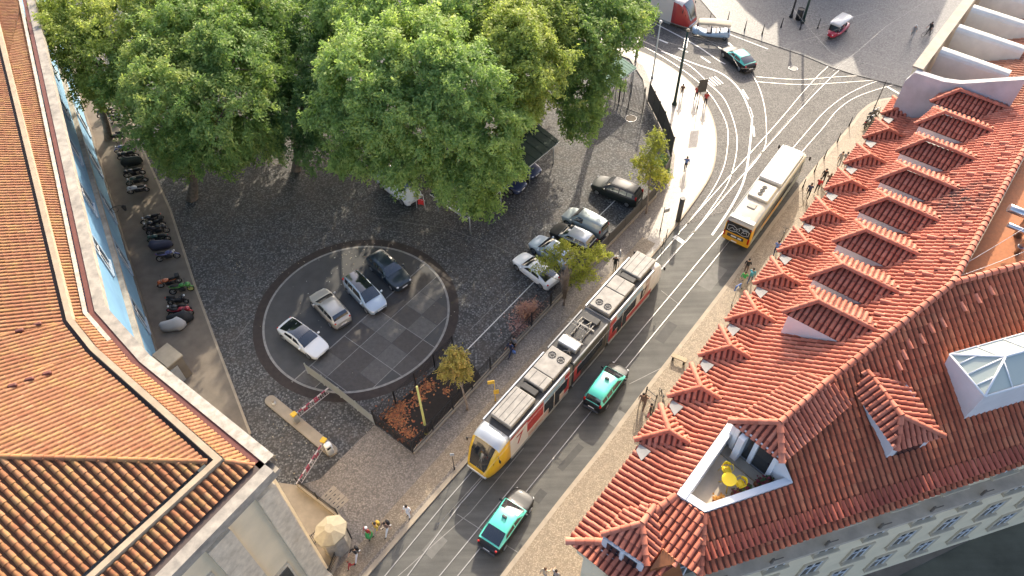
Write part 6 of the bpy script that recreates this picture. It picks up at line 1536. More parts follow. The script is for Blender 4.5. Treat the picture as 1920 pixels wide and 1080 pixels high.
# ================================================================== fences, gates, barriers, posts
def railing(name, label, pts, hgt, cat='railing', gap=.13, br=.014, mat='iron', post=2.4, z0=.1, panel_mat=None, base=None, pr=.04, group=None):
    P = [Vector((p[0], p[1], z0)) for p in pts]; o = P[0]; r = thing(name, label, cat, o, 0, group); P = [p - o for p in P]
    for i in range(len(P) - 1):
        a, c = P[i], P[i + 1]; d = c - a; L_ = d.length; d.normalize(); az = math.atan2(d.y, d.x); k = max(1, round(L_ / post))
        for j in range(k + (1 if i == len(P) - 2 else 0)):
            p = a + d * (L_ * j / k); b = MB(); b.box(p + Z * (hgt + .08) / 2, (pr * 2, pr * 2, hgt + .08), az); b.ball(p + Z * (hgt + .1), pr * 1.2, 0, 6, 4); b.build('post', M[mat], r)
        b = MB(); n = int(L_ / gap)
        if panel_mat: b.box(a + d * L_ / 2 + Z * (hgt * .52), (L_ - .02, .025, hgt * .92), az)
        else:
            for j in range(1, n): p = a + d * (L_ * j / n); b.add([p + Vector((x * br, y * br, z)) for z in (.12, hgt) for x, y in ((-1, -1), (1, -1), (1, 1), (-1, 1))], [(0, 1, 5, 4), (1, 2, 6, 5), (2, 3, 7, 6), (3, 0, 4, 7)])
        b.build('bar_panel', M[panel_mat or mat], r)
        b = MB()
        pass
        for z in (.16, hgt - .14): b = MB(); b.box(a + d * L_ / 2 + Z * z, (L_, .035, .045), az); b.build('rail', M[mat], r)
        if base: b = MB(); b.box(a + d * L_ / 2 + Z * base / 2, (L_, .3, base), az); b.build('base_kerb', M['kerb_stone'], r)
    return r
pm('fence_grey', (.08, .078, .074), .7, var=.3)
railing('street_railing', 'dark iron railing with stone footing between the plaza and the street pavement', A2([(775, 851), (920, 696), (1067, 540)]), 1.75, base=.16)
railing('street_railing', 'short solid grey hoarding fence behind the parked dark estate car', A2([(1070, 538), (1140, 462), (1228, 370)]), 1.5, 'fence', panel_mat='fence_grey', mat='fence_grey', base=.2)
railing('curved_fence', 'tall dark fence curving round the bright corner pavement', A2([(1228, 370), (1252, 330), (1258, 296), (1242, 248), (1214, 192)]), 2.4, 'fence', panel_mat='fence_grey', mat='fence_grey', post=2.0)
railing('tall_gate', 'tall barred iron gate closing the yard next to the pale green shelter', A2([(1142, 186), (1178, 202), (1204, 212)]), 3.1, 'gate', gap=.16, br=.018, post=1.6, z0=0)
railing('bed_railing', 'dark iron railing along the back of the flower bed', A2([(704, 792), (780, 724), (850, 655)]), 1.7, z0=0)
railing('bed_railing', 'dark iron railing across the end of the flower bed facing the pavement', A2([(704, 796), (775, 851)]), 1.75, z0=.05)
railing('forecourt_railing', 'low iron railing on a stone kerb round the gate lodge forecourt', A2([(561, 911), (635, 968), (650, 998), (622, 1080), (612, 1110)]), 1.1, base=.3)
railing('lodge_gate', 'small barred gate beside the stone gate lodge', A2([(590, 1022), (606, 1006)]), 1.5, 'gate', z0=.06, post=1.2)
pm('galvanised', (.42, .45, .45), .45, .4)
railing('sliding_gate', 'pale galvanised sliding gate standing open across the paved circle', A2([(578, 700), (640, 745), (703, 796)]), 1.3, 'gate', gap=.075, br=.02, mat='galvanised', z0=.0, post=1.9)
# car park barriers on their island
isl = A2([(508, 752), (622, 846)]); d = (isl[1] - isl[0]).normalized(); n_ = Vector((-d.y, d.x, 0)); w_ = .42
b = MB(); pts = [isl[0] + n_ * w_ * math.cos(RAD(t)) - d * w_ * math.sin(RAD(t)) for t in range(0, 181, 20)] + [isl[1] - n_ * w_ * math.cos(RAD(t)) + d * w_ * math.sin(RAD(t)) for t in range(0, 181, 20)]
b.prism([p.xy for p in pts], -.05, .16); struct(b.build('barrier_island', M['kerb_stone']))
pm('barrier_yellow', (.65, .42, .03), .45); pm('barrier_red', (.3, .05, .08), .6); pm('barrier_white', (.5, .45, .44), .6)
def barrier(label, px, tip):
    p, q = at(*px, .16), at(*tip, 1.0); r = thing('parking_barrier', label, 'barrier', p, 0, 'car park barriers'); e = q - Vector((p.x, p.y, 1.0)); L_ = e.length; e.normalize(); az = math.atan2(e.y, e.x)
    b = MB(); b.rbox((0, 0, .5), (.36, .34, 1.0), .05, az); b.build('cabinet', M['zinc'], r); b = MB(); b.rbox((0, 0, 1.04), (.42, .4, .12), .05, az); b.build('cabinet_top', M['barrier_yellow'], r)
    b = MB(); k = 9
    for i in range(k): b.box(e * (L_ * (i + .5) / k) + Z * .9, (L_ / k, .07, .1), az, i % 2)
    b.build('boom', [M['barrier_white'], M['barrier_red']], r)
    b = MB(); b.box(e * (L_ * .54) + Z * .28, (L_ * .86, .03, .05), az)
    m = 14
    for i in range(m):
        a = e * (L_ * (.12 + .84 * i / m)); c = e * (L_ * (.12 + .84 * (i + 1) / m)); b.tube(a + Z * .85, a + Z * .3, .014, .014, 4)
        if i % 2: b.tube(a + Z * .85, c + Z * .3, .012, .012, 4)
    for f in (.3, .62): b.box(e * (L_ * f) + Z * .58, (L_ * .12, .02, .3), az, 1)
    b.build('boom_skirt', [M['barrier_white'], M['barrier_red']], r)
barrier('striped parking barrier lowered towards the paved circle', (557, 790), (616, 728)); barrier('striped parking barrier lowered towards the palace corner', (612, 838), (556, 908))
t_ = thing('ticket_machine', 'rounded white ticket machine at the street end of the barrier island', 'ticket machine', at(620, 848, .16)); b = MB(); b.rbox((0, 0, .6), (.5, .45, 1.2), .12, RAD(40)); b.build('cabinet', M['white_paint'], t_); b = MB(); b.box((.1, -.2, .95), (.3, .06, .25), RAD(40)); b.build('screen', M['dark_glass'], t_)
t_ = thing('island_bollard', 'low pale bollard on the plaza end of the barrier island', 'bollard', at(514, 757, .16)); b = MB(); b.tube((0, 0, 0), (0, 0, .3), .16, .12, 12); b.build('bollard_body', M['white_paint'], t_); b = MB(); b.ball((0, 0, .32), .12); b.build('bollard_cap', M['kerb_stone'], t_)
# carport and shelters
pm('green_sheet', (.02, .042, .034), .9, var=.35, vs=.8); pm('pale_green_sheet', (.13, .21, .165), .9, var=.25, vs=1)
def shelter(name, label, pts, z, mat, cat='carport', corrug=True):
    P = [at(x, y, z) for x, y in pts]; o = Vector((P[0].x, P[0].y, 0)); r = thing(name, label, cat, o); P = [p - o for p in P]
    b = MB(); a, c, d_, e_ = P; n = 26
    for i in range(n):
        f0, f1 = i / n, (i + 1) / n; h = .02 if i % 2 else 0
        q = [a + (c - a) * f0, a + (c - a) * f1, e_ + (d_ - e_) * f1, e_ + (d_ - e_) * f0]; q = [p + Z * h for p in q]; b.add(q + [p - Z * .08 for p in q], [(0, 1, 2, 3), (0, 1, 5, 4), (1, 2, 6, 5), (2, 3, 7, 6), (3, 0, 4, 7), (7, 6, 5, 4)])
    b.build('roof_sheet', M[mat], r)
    for f in (.04, .36, .68, .96):
        for s in (.06, .94):
            p = a + (c - a) * f; q = e_ + (d_ - e_) * f; p = p + (q - p) * s; b = MB(); b.tube((p.x, p.y, 0), (p.x, p.y, p.z - .05), .06, .06, 8); b.build('post', M['galvanised'], r)
    b = MB()
    for u_, v_ in ((a, c), (c, d_), (d_, e_), (e_, a)): b.tube(u_ - Z * .12, v_ - Z * .12, .05, .05, 6)
    b.build('frame_rail', M['galvanised'], r); return r
shelter('carport', 'long dark green carport roof running under the trees', [(876, 408), (1049, 264), (985, 214), (806, 362)], 2.7, 'green_sheet')
shelter('entrance_shelter', 'pale green sheet roof shelter beside the tall barred gate', [(1140, 167), (1194, 127), (1160, 104), (1106, 144)], 3.0, 'pale_green_sheet', 'shelter')
t_ = thing('ladder_frame', 'pale metal ladder lying along the end of the green carport roof', 'ladder', at(844, 387, 2.75)); a, c = at(810, 362, 2.8) - at(844, 387, 2.75), at(879, 409, 2.8) - at(844, 387, 2.75); sd_ = (c - a).cross(Z).normalized() * .28
b = MB(); b.tube(a + sd_, c + sd_, .03, .03, 6); b.tube(a - sd_, c - sd_, .03, .03, 6); b.build('side_rail', M['galvanised'], t_)
b = MB()
for i in range(12): p = a + (c - a) * (i + .5) / 12; b.tube(p + sd_, p - sd_, .018, .018, 5)
b.build('rungs', M['galvanised'], t_)
pm('stall_red', (.6, .02, .02), .6)
t_ = thing('folding_stand', 'small folding stand with a bright red cloth under the lowest branches', 'stand', at(790, 392), RAD(-20))
for x in (-.45, .45): b = MB(); b.tube((x, 0, 0), (x * .8, 0, 1.9), .035, .03, 6); b.build('leg', M['white_paint'], t_)
b = MB(); b.box((0, 0, 1.2), (1.0, .06, .06)); b.box((0, 0, 1.85), (.8, .06, .06)); b.build('crossbar', M['white_paint'], t_)
b = MB(); rr = [[Vector((x, y + .05 * math.sin(x * 9), z)) for x in (-.15, .05, .25, .42)] for y, z in ((-.16, .75), (-.13, 1.0), (-.05, 1.24), (.06, 1.22))]; b.loft(rr, False, 0, True, .5, False); b.build('cloth', M['stall_red'], t_)
# posts and lamps
def post(name, label, px, py, hgt, r, mat, cat='post', top=None, z0=.11, group=None, base_r=None):
    t_ = thing(name, label, cat, at(px, py, z0), 0, group); b = MB(); b.path([(0, 0, 0), (0, 0, .9), (0, 0, hgt)], [r * 1.25, r, r * .75], 10); b.build('shaft', M[mat], t_)
    b = MB(); b.tube((0, 0, 0), (0, 0, .35), r * 1.9, r * 1.5, 10); b.build('base', M[mat], t_)
    if top: top(t_, hgt, r)
    return t_
def finial(t_, h, r): b = MB(); b.ball((0, 0, h + .12), (r * 2.2, r * 2.2, .2)); b.build('finial', M['white_paint'], t_)
def ring_top(t_, h, r):
    b = MB()
    for k in range(5): b.ring((0, 0, h - .9 - .22 * k), r * 1.15, .03, 'Z', 12, 5)
    b.build('clamp_rings', M['steel'], t_)
    b = MB(); b.ball((0, 0, h + .05), (r * 1.3, r * 1.3, .14)); b.build('finial', M['kerb_stone'], t_)
post('catenary_pole', 'thick dark green catenary pole with clamp rings on the bright corner pavement', 1264.4, 195.6, 8.6, .15, 'iron_dark_green', 'pole', ring_top)
post('lamp_pole', 'slim grey pole with a white cap beside the tall gate', 1222.7, 146, 6.6, .08, 'galvanised', 'pole', finial)
post('catenary_pole', 'dark green pole rising out of the top edge beside the square', 1505, 42, 9.0, .15, 'iron_dark_green', 'pole', ring_top, .05)
def lantern(t_, h, r):
    b = MB(); b.tube((0, 0, h), (0, 0, h + .5), .14, .26, 6); b.build('lantern_glass', M['clear_lamp'], t_); b = MB(); b.tube((0, 0, h + .5), (0, 0, h + .75), .3, .04, 6); b.build('lantern_roof', M['iron'], t_)
post('street_lamp', 'ornate black street lamp at the edge of the square', 1483, 32, 5.2, .12, 'iron', 'street lamp', lantern, .05)
t_ = thing('litter_drum', 'squat dark drum-shaped bin between the lamp and the green pole', 'bin', at(1497, 36, .05)); b = MB(); b.tube((0, 0, 0), (0, 0, 1.3), .38, .38, 16); b.build('drum', M['iron'], t_); b = MB(); b.ring((0, 0, 1.3), .38, .05, 'Z', 16, 6); b.build('rim', M['black_plastic'], t_)
t_ = post('yellow_post', 'leaning yellow-green post standing in the railings of the flower bed', 800, 812, 6.3, .09, 'post_yellow' if pm('post_yellow', (.5, .5, .16), .6, var=.2) else '', 'post')
b = MB(); b.tube((0, 0, .2), (0, 0, 1.2), .16, .16, 10); b.build('sleeve', M['iron'], t_)
t_ = thing('advertising_column', 'dark cylindrical advertising column at the street end of the corner pavement', 'column', at(1271, 414, .11)); b = MB(); b.tube((0, 0, 0), (0, 0, 2.7), .22, .22, 20); b.build('drum', M['fence_grey'], t_); b = MB(); b.tube((0, 0, 2.7), (0, 0, 2.8), .25, .22, 20); b.build('cap', M['iron'], t_)
t_ = post('sign_board_post', 'grey signboard on a thin post among the walkers on the corner pavement', 1307, 204, 3.0, .04, 'iron', 'sign'); b = MB(); b.box((.1, 0, 2.85), (.9, .06, 1.5), RAD(8)); b.build('sign_panel', M['fence_grey'], t_)
t_ = post('bus_stop_sign', 'thin bus stop post with a pale panel near the rear of the tram', 1238, 432, 2.9, .035, 'iron', 'sign'); b = MB(); b.box((.25, 0, 2.5), (.5, .04, .45), RAD(20)); b.build('sign_panel', M['zinc'], t_)
for x, y, lab in ((1249, 445, 'thin black kerb post nearest the tram rear'), (1242, 462, 'second thin black kerb post from the tram rear')): post('kerb_post', lab, x, y, 1.1, .03, 'iron', 'post')
t_ = post('round_sign', 'round grey traffic sign on a post beside the tram tail', 1158, 510, 2.5, .03, 'steel', 'sign'); b = MB(); b.disc((0, 0, 2.35), .33, 'X', .03, 20); b.build('sign_disc', M['zinc'], t_); b = MB(); b.box((-.25, .1, 1.9), (.4, .03, .12)); b.build('sign_plate', M['white_paint'], t_)
pm('sign_yellow', (.6, .38, .04), .5)
t_ = post('stop_flag_sign', 'yellow tram stop flag on a post beside the tram front', 929, 752, 2.8, .03, 'sign_yellow', 'sign'); b = MB(); b.box((-.25, 0, 2.6), (.5, .05, .4), RAD(10)); b.box((.1, 0, 1.3), (.4, .05, .5), RAD(10)); b.build('sign_panel', M['sign_yellow'], t_)
t_ = post('kerb_sign', 'slim dark kerb post by the tram front left corner', 852, 880, 2.3, .03, 'iron', 'post'); b = MB(); b.box((0, 0, 2.2), (.28, .04, .3)); b.build('sign_panel', M['zinc'], t_)
pm('sign_blue', (.03, .12, .42), .4)
t_ = post('blue_sign', 'blue square crossing sign on a post at the right kerb', 1372, 572, 2.4, .03, 'steel', 'sign'); b = MB(); b.box((0, 0, 2.3), (.62, .04, .62), RAD(-150)); b.build('sign_panel', M['sign_blue'], t_)
b = MB(); c_, s_ = math.cos(RAD(-150)), math.sin(RAD(-150))
for sg in (1, -1): b.add([Vector((c_ * x + s_ * .024 * sg, s_ * x - c_ * .024 * sg, 2.3 + z)) for x, z in ((-.22, -.2), (.22, -.2), (0, .22))], [(0, 1, 2)])
b.build('sign_triangle', M['white_paint'], t_)
t_ = thing('bench', 'pale slatted bench on the right pavement near the roof edge', 'bench', at(1272, 677, .11), RAD(-30))
b = MB(); b.rbox((0, 0, .45), (1.2, .4, .07), .03); b.build('seat', M['beige_cap'], t_)
for x in (-.45, .45): b = MB(); b.box((x, 0, .21), (.12, .34, .42)); b.build('leg', M['iron'], t_)
KB = [(1648, 222, 'bent'), (1628, 208, '')]
GK = 'thin bollards along the right kerb'
for i, (x, y, w) in enumerate(((1545, 297, 'first bollard up the street from the walkers'), (1570, 266, 'second bollard up the street from the walkers'), (1527, 322, 'bollard beside the man in the red jacket'), (1505, 352, 'bollard beside the walker in navy'), (1592, 236, 'bollard just before the kerb curves into the side street'), (1625, 250, 'bollard standing close under the eaves'))):
    post('bollard', 'thin dark ' + w, x, y, 1.15, .04, 'iron', 'bollard', None, .11, GK)
post('street_pole', 'tall thin dark pole leaning over the curved kerb by the white party wall', 1631, 222, 4.6, .05, 'iron', 'pole')
for i, (x, y, w) in enumerate(((1330, 43, 'in front of the red tram nose'), (1364, 40, 'second from the red tram nose'), (1396, 57, 'third from the red tram nose'), (1429, 64, 'fourth from the red tram nose'), (1464, 52, 'left of the street lamp'), (1500, 55, 'below the green pole'), (1533, 53, 'nearest the red tuk-tuk'))):
    post('square_bollard', 'thin dark bollard ' + w, x, y, 1.3, .05, 'iron', 'bollard', None, .05, 'bollards along the edge of the square')
# shelter wall beside the gate and poster
t_ = thing('poster_panel', 'tall brown poster panel by the tall gate', 'poster stand', at(1192, 116, .11), RAD(70)); b = MB(); b.box((0, 0, 1.5), (1.3, .12, 2.6)); b.build('frame', M['iron'], t_); b = MB(); b.box((0, -.065, 1.6), (1.1, .012, 2.1)); b.box((0, .065, 1.6), (1.1, .012, 2.1)); b.build('poster', M['ad_brown'], t_)
# motor scooters and bicycles by the eaves
def bicycle(label, p, az, col='iron', z=.11):
    r = thing('bicycle', label, 'bicycle', p, az)
    for x in (.5, -.5):
        w = bpy.data.objects.new('wheel', None); COL.objects.link(w); w.parent = r; w.location = (x, 0, .34); b = MB(); b.ring((0, 0, 0), .32, .022, 'Y', 22, 5); b.build('tyre', M['rubber'], w)
        b = MB()
        for k in range(8): a = k * math.pi / 4; b.tube((0, 0, 0), (math.cos(a) * .31, 0, math.sin(a) * .31), .006, .006, 3)
        b.build('spokes', M['steel'], w)
    b = MB()
    for p_, q_ in (((-.5, 0, .34), (-.05, 0, .32)), ((-.05, 0, .32), (-.18, 0, .85)), ((-.5, 0, .34), (-.16, 0, .78)), ((-.05, 0, .32), (.34, 0, .78)), ((-.17, 0, .8), (.34, 0, .8)), ((.5, 0, .34), (.32, 0, .95))): b.tube(p_, q_, .02, .02, 6)
    b.build('frame', M[col], r); b = MB(); b.ball((-.2, 0, .9), (.14, .07, .04)); b.build('saddle', M['black_plastic'], r); b = MB(); b.path([(.2, .28, .98), (.32, .1, .98), (.32, -.1, .98), (.2, -.28, .98)], .016, 5); b.build('handlebar', M['black_plastic'], r); return r
bicycle('black bicycle leaning on the rail under the lowest dormers', at(1240, 750, .11), RAD(95)); bicycle('dark bicycle parked under the eaves beside the man in blue', at(1467, 446, .11), RAD(60))
railing('pavement_rail', 'thin dark rail on the right pavement by the black bicycle', A2([(1210, 742), (1228, 757), (1222, 778)]), 1.0, z0=.11, gap=.5, post=1.0)
for x, y, lab, az in ((1628, 236, 'black scooter parked under the eaves at the curved kerb', 40), (1636, 222, 'dark motorcycle parked under the eaves beside the scooter', 35)):
    motorbike(lab, x, y, az, 'moto_black', 'scooter' if 'scooter p' in lab else 'tourer', group='two-wheelers under the eaves')
# overhead wires
def wire(label, pts, r=.007):
    P = [at(x, y, z) for x, y, z in pts]; o = P[0].copy(); t_ = None; b = MB(); q = []
    for i in range(len(P) - 1):
        for k in range(8): f = k / 8; q.append(P[i] + (P[i + 1] - P[i]) * f - Z * (.35 * 4 * f * (1 - f) * min(1, (P[i + 1] - P[i]).length / 20)) - o)
    q.append(P[-1] - o); b.path(q, r, 4); w = b.build('overhead_wire', M['wire_steel'] if 'wire_steel' in M else pm('wire_steel', (.4, .4, .4), .4, .6)); w.location = o; tag(w, label, 'overhead wire')
wire('overhead wire crossing from the green pole towards the square lamp', [(1287, 66, 7.9), (1430, 96, 6.2), (1640, 30, 6.5)])
wire('contact wire following the straight tram track over the junction', [(1820, -60, 6.2), (1660, 50, 5.9), (1540, 150, 5.8), (1395, 320, 5.8), (1240, 500, 5.8), (1010, 770, 5.8), (820, 985, 5.8)])
wire('span wire from the slim grey pole to the thick green pole', [(1150, 40, 6.3), (1236, 74, 6.4), (1285, 88, 6.6)])
wire('span wire looping over the turning taxi', [(1300, 74, 6.4), (1364, 88, 6.0), (1386, 128, 6.0), (1420, 128, 6.0)])
wire('long span wire fanning out over the square', [(1490, 60, 7), (1655, 14, 6.8), (1760, 30, 6.6)])
wire('span wire from the square lamp to the white fire walls', [(1483, 10, 7), (1560, 100, 6.4), (1700, 136, 6.8)])
wire('guy wire stretched over the inner orange roof', [(1800, 500, 20.7), (1925, 425, 22)], .013); wire('lower guy wire along the ridge of the weathered slope', [(1798, 518, 20.9), (1925, 470, 21.6)], .013)
# ================================================================== people: one skinned body each, clothing colours by body region
for n_, c in dict(skin=(.42, .25, .17), hair_dark=(.02, .014, .01), hair_brown=(.1, .055, .03), cloth_white=(.7, .7, .69), cloth_black=(.016, .016, .018), cloth_navy=(.03, .04, .09), cloth_blue=(.12, .2, .45), cloth_red=(.4, .03, .03), cloth_green=(.05, .35, .09), cloth_grey=(.25, .25, .25), cloth_brown=(.16, .1, .075), cloth_yellow=(.6, .4, .06), cloth_teal=(.08, .3, .36), cloth_denim=(.07, .1, .18), cloth_pink=(.42, .12, .13), cloth_beige=(.45, .38, .28)).items(): pm(n_, c, .8)
def person_mesh(pose):
    """joints -> skinned mesh; returns mesh with region index in face material slots 0 skin 1 top 2 legs 3 shoes"""
    st, arm, lean = pose     # stride angle, arm swing, lean
    J = {}; V3 = Vector
    hip = V3((0, 0, .93)); ch = V3((lean * .5, 0, 1.38)); nk = V3((lean * .6, 0, 1.5)); hd = V3((lean * .7 + .02, 0, 1.63)); ht = V3((lean * .7 + .02, 0, 1.74))
    vs = [hip, V3((lean * .25, 0, 1.15)), ch, nk, hd, ht]; rs = [(.145, .11), (.135, .1), (.165, .11), (.058, .058), (.085, .1), (.06, .07)]
    reg = [2, 1, 1, 0, 0, 0]; ed = [(0, 1), (1, 2), (2, 3), (3, 4), (4, 5)]
    for s in (1, -1):
        a = st * s; k = len(vs)
        h = V3((0, .09 * s, .88)); kn = h + V3((math.sin(a) * .43 + .03, 0.01 * s, -math.cos(a) * .43)); b_ = a - (.45 if a < 0 else .08) * abs(st) / .4; an = kn + V3((math.sin(b_) * .41, 0, -math.cos(b_) * .41)); dz = .0
        toe = an + V3((.17, .02 * s, -.04))
        vs += [h, kn, an, toe]; rs += [(.095, .095), (.062, .065), (.043, .045), (.035, .03)]; reg += [2, 2, 2, 3]; ed += [(0, k), (k, k + 1), (k + 1, k + 2), (k + 2, k + 3)]
        k = len(vs); sh = ch + V3((0, .19 * s, .05)); t = -arm * s if abs(arm) < 2 else 1.3
        el = sh + V3((math.sin(t) * .28, .05 * s, -math.cos(t) * .28)); t2 = t + .45; wr = el + V3((math.sin(t2) * .25, .01 * s, -math.cos(t2) * .25)); hn = wr + V3((math.sin(t2) * .09, 0, -math.cos(t2) * .09))
        vs += [sh, el, wr, hn]; rs += [(.065, .065), (.045, .045), (.034, .034), (.026, .04)]; reg += [1, 1, 0, 0]; ed += [(2, k), (k, k + 1), (k + 1, k + 2), (k + 2, k + 3)]
        for f in range(4):
            kk = len(vs); fp = hn + V3((math.sin(t2 + .3) * (.05 + .008 * (f in (1, 2))) + (f - 1.5) * .016 * math.cos(t2), 0, -math.cos(t2 + .3) * (.055 + .01 * (f in (1, 2))))); vs.append(fp); rs.append((.009, .009)); reg.append(0); ed.append((k + 3, kk))
        kk = len(vs); vs.append(hn + V3((.045, 0, .01))); rs.append((.01, .01)); reg.append(0); ed.append((k + 3, kk))
    zmin = min(v.z for v in vs) - .03
    vs = [v - Z * zmin for v in vs]
    me = bpy.data.meshes.new('p'); me.from_pydata(vs, ed, []); o = bpy.data.objects.new('p', me); COL.objects.link(o)
    m = o.modifiers.new('s', 'SKIN'); 
    for i, r in enumerate(rs): me.skin_vertices[0].data[i].radius = r
    me.skin_vertices[0].data[0].use_root = True; m.use_smooth_shade = True
    sb = o.modifiers.new('d', 'SUBSURF'); sb.levels = 1; sb.render_levels = 1
    dg = bpy.context.evaluated_depsgraph_get(); out = bpy.data.meshes.new_from_object(o.evaluated_get(dg)); bpy.data.objects.remove(o)
    pv = np.array([tuple(v) for v in vs]); mids = [(pv[a] + pv[b_]) / 2 for a, b_ in ed]; P_ = np.vstack([pv, mids]); rg = np.array(reg + [reg[b_] if reg[a] == reg[b_] or a != 0 else reg[b_] for a, b_ in ed])
    n = len(out.polygons); ce = np.zeros(n * 3); out.polygons.foreach_get('center', ce); ce = ce.reshape(-1, 3)
    idx = rg[np.argmin(((ce[:, None] - P_[None]) ** 2).sum(2), 1)]; idx = np.where((idx == 1) & (ce[:, 2] < 1.0), 2, idx) if True else idx
    head = vs[4]; 
    out.materials.clear()
    for _ in range(4): out.materials.append(None)
    out.polygons.foreach_set('material_index', idx.astype(np.int32)); out.polygons.foreach_set('use_smooth', np.ones(n, bool))
    # nose and ears pulled out of the head so that it has a face
    for v in out.vertices:
        d = v.co - head
        if d.length < .16:
            if d.x > .05 and abs(d.y) < .025 and -.03 < d.z < .03: v.co.x += .022
            if abs(d.y) > .06 and abs(d.x) < .03 and abs(d.z) < .04: v.co.y += .014 * (1 if d.y > 0 else -1)
    return out, head
POSES = [person_mesh(p) for p in ((.42, .5, .06), (-.38, -.45, .05), (.08, .12, .02), (-.2, .3, .12))]
def person(label, px, py, face, top, legs, hair='hair_dark', pose=0, extra=None, z=.116, scale=1.0, hat=None):
    p = at(px, py, z); r = thing('person', label, 'person', p, RAD(face)); r.scale = (scale,) * 3
    me, hd = POSES[pose]; me = me.copy(); me.name = 'body'
    for i, m_ in enumerate(('skin', top, legs, 'cloth_black')): me.materials[i] = M[m_]
    o = bpy.data.objects.new('body', me); COL.objects.link(o); o.parent = r
    b = MB(); b.ball(hd + Vector((-.022, 0, .045)), (.105, .098, .105), 0, 12, 8)
    if hair == 'hair_long' : b.ball(hd + Vector((-.07, 0, -.08)), (.06, .085, .14), 0, 10, 6)
    b.build('hair' if not hat else 'hat', M[hat or ('hair_brown' if hair == 'hair_long' else hair)], r)
    b = MB()
    for s in (1, -1): b.ball(hd + Vector((.083, .034 * s, .012)), (.012, .014, .009), 0, 6, 4)
    b.ball(hd + Vector((.088, 0, -.045)), (.008, .025, .006), 0, 6, 4); b.build('face_marks', M['hair_dark'], r)
    if extra:
        kind, mat = extra; b = MB()
        if kind == 'backpack': b.rbox((-.2, 0, 1.26), (.2, .3, .44), .08); b.build('backpack', M[mat], r)
        if kind == 'bag': b.rbox((.02, .34, .7), (.14, .3, .3), .05); b.path([(.02, .3, .85), (.02, .22, 1.45), (.02, 0, 1.5)], .015, 4); b.build('shoulder_bag', M[mat], r)
        if kind == 'skirt': b.loft([[Vector((math.cos(2 * math.pi * k / 14) * w, math.sin(2 * math.pi * k / 14) * w * .95, zz)) for k in range(14)] for w, zz in ((.27, .45), (.22, .7), (.15, 1.02))], True, 0, True); b.build('skirt', M[mat], r)
    return r
person('walker in brown with arms swinging farthest up the corner pavement', 1277, 183, 255, 'cloth_brown', 'cloth_grey', 'hair_dark', 0)
person('walker in a red jacket next to the kerb on the corner pavement', 1304, 187, 250, 'cloth_red', 'cloth_black', 'hair_long', 1)
person('walker in dark red top and black trousers below the grey signboard', 1321, 199, 255, 'cloth_red', 'cloth_black', 'hair_dark', 2, ('backpack', 'cloth_brown'))
person('person in a blue shirt walking alone on the bright corner pavement', 1284, 320, 80, 'cloth_blue', 'cloth_black', 'hair_dark', 1)
person('person in black standing by the round sign at the tram tail', 1152, 506, 60, 'cloth_black', 'cloth_black', 'hair_dark', 2)
person('person in navy walking beside the railings with a bag', 958, 665, 230, 'cloth_navy', 'cloth_navy', 'hair_dark', 0, ('bag', 'cloth_blue'))
person('person in a grey jacket beside the one in navy at the railings', 964, 656, 230, 'cloth_grey', 'cloth_black', 'hair_dark', 2)
person('person in a white shirt standing alone at the left kerb', 767, 968, 250, 'cloth_white', 'cloth_white', 'hair_dark', 2)
person('person with a big black backpack in the group at the left kerb', 728, 998, 235, 'cloth_brown', 'cloth_white', 'hair_dark', 0, ('backpack', 'cloth_black'))
person('person in a yellow top in the middle of the group at the left kerb', 710, 999, 235, 'cloth_yellow', 'cloth_beige', 'hair_dark', 1, ('backpack', 'cloth_yellow'))
person('person in a white hat and red and green clothes in the kerb group', 694, 1008, 235, 'cloth_red', 'cloth_green', 'hair_dark', 2, ('skirt', 'cloth_green'), hat='cloth_white')
person('person in black top and white trousers walking towards the gate lodge', 671, 1046, 240, 'cloth_black', 'cloth_white', 'hair_dark', 0, ('backpack', 'cloth_black'))
person('small child in red ahead of the walker in white trousers', 659, 1064, 240, 'cloth_red', 'cloth_red', 'hair_brown', 1, scale=.66)
person('walker in brown clothes next to the right kerb by the bicycle rail', 1206, 764, 60, 'cloth_brown', 'cloth_brown', 'hair_long', 0)
person('walker in pale trousers leaning towards the companion in brown', 1201, 763, 60, 'cloth_brown', 'cloth_beige', 'hair_dark', 3)
person('person in black sitting posture beside the thin pavement rail', 1217, 781, 150, 'cloth_black', 'cloth_black', 'hair_dark', 2, ('bag', 'cloth_pink'))
person('person in dark clothes standing by the bus tail on the right pavement', 1397, 512, 60, 'cloth_black', 'cloth_brown', 'hair_dark', 2)
person('person in teal clothes in the group by the bus tail', 1405, 529, 60, 'cloth_teal', 'cloth_denim', 'hair_dark', 1, ('backpack', 'cloth_teal'))
person('person in a bright green top and beige trousers in the bus tail group', 1391, 534, 240, 'cloth_green', 'cloth_beige', 'hair_dark', 0)
person('man in a blue shirt at the edge of the eaves near the dark bicycle', 1452, 478, 70, 'cloth_blue', 'cloth_navy', 'hair_dark', 1)
person('walker in navy with long shadow on the right pavement', 1513, 370, 60, 'cloth_navy', 'cloth_black', 'hair_dark', 0)
person('walker in a red jacket on the right pavement', 1530, 360, 60, 'cloth_red', 'cloth_black', 'hair_dark', 1)
person('walker in black just behind the red jacket on the right pavement', 1541, 342, 240, 'cloth_black', 'cloth_black', 'hair_dark', 0)
person('walker in dark brown close under the eaves by the red jacket', 1549, 352, 60, 'cloth_brown', 'cloth_black', 'hair_long', 1)
person('walker in grey farthest up the right pavement', 1571, 311, 60, 'cloth_grey', 'cloth_grey', 'hair_dark', 0)
person('walker in pale grey walking beside the walker in grey', 1580, 312, 60, 'cloth_grey', 'cloth_beige', 'hair_dark', 1)
person('person in a white cap and grey top walking over the square', 1708, 72, 240, 'cloth_grey', 'cloth_grey', 'hair_dark', 0, z=.05, hat='cloth_white')
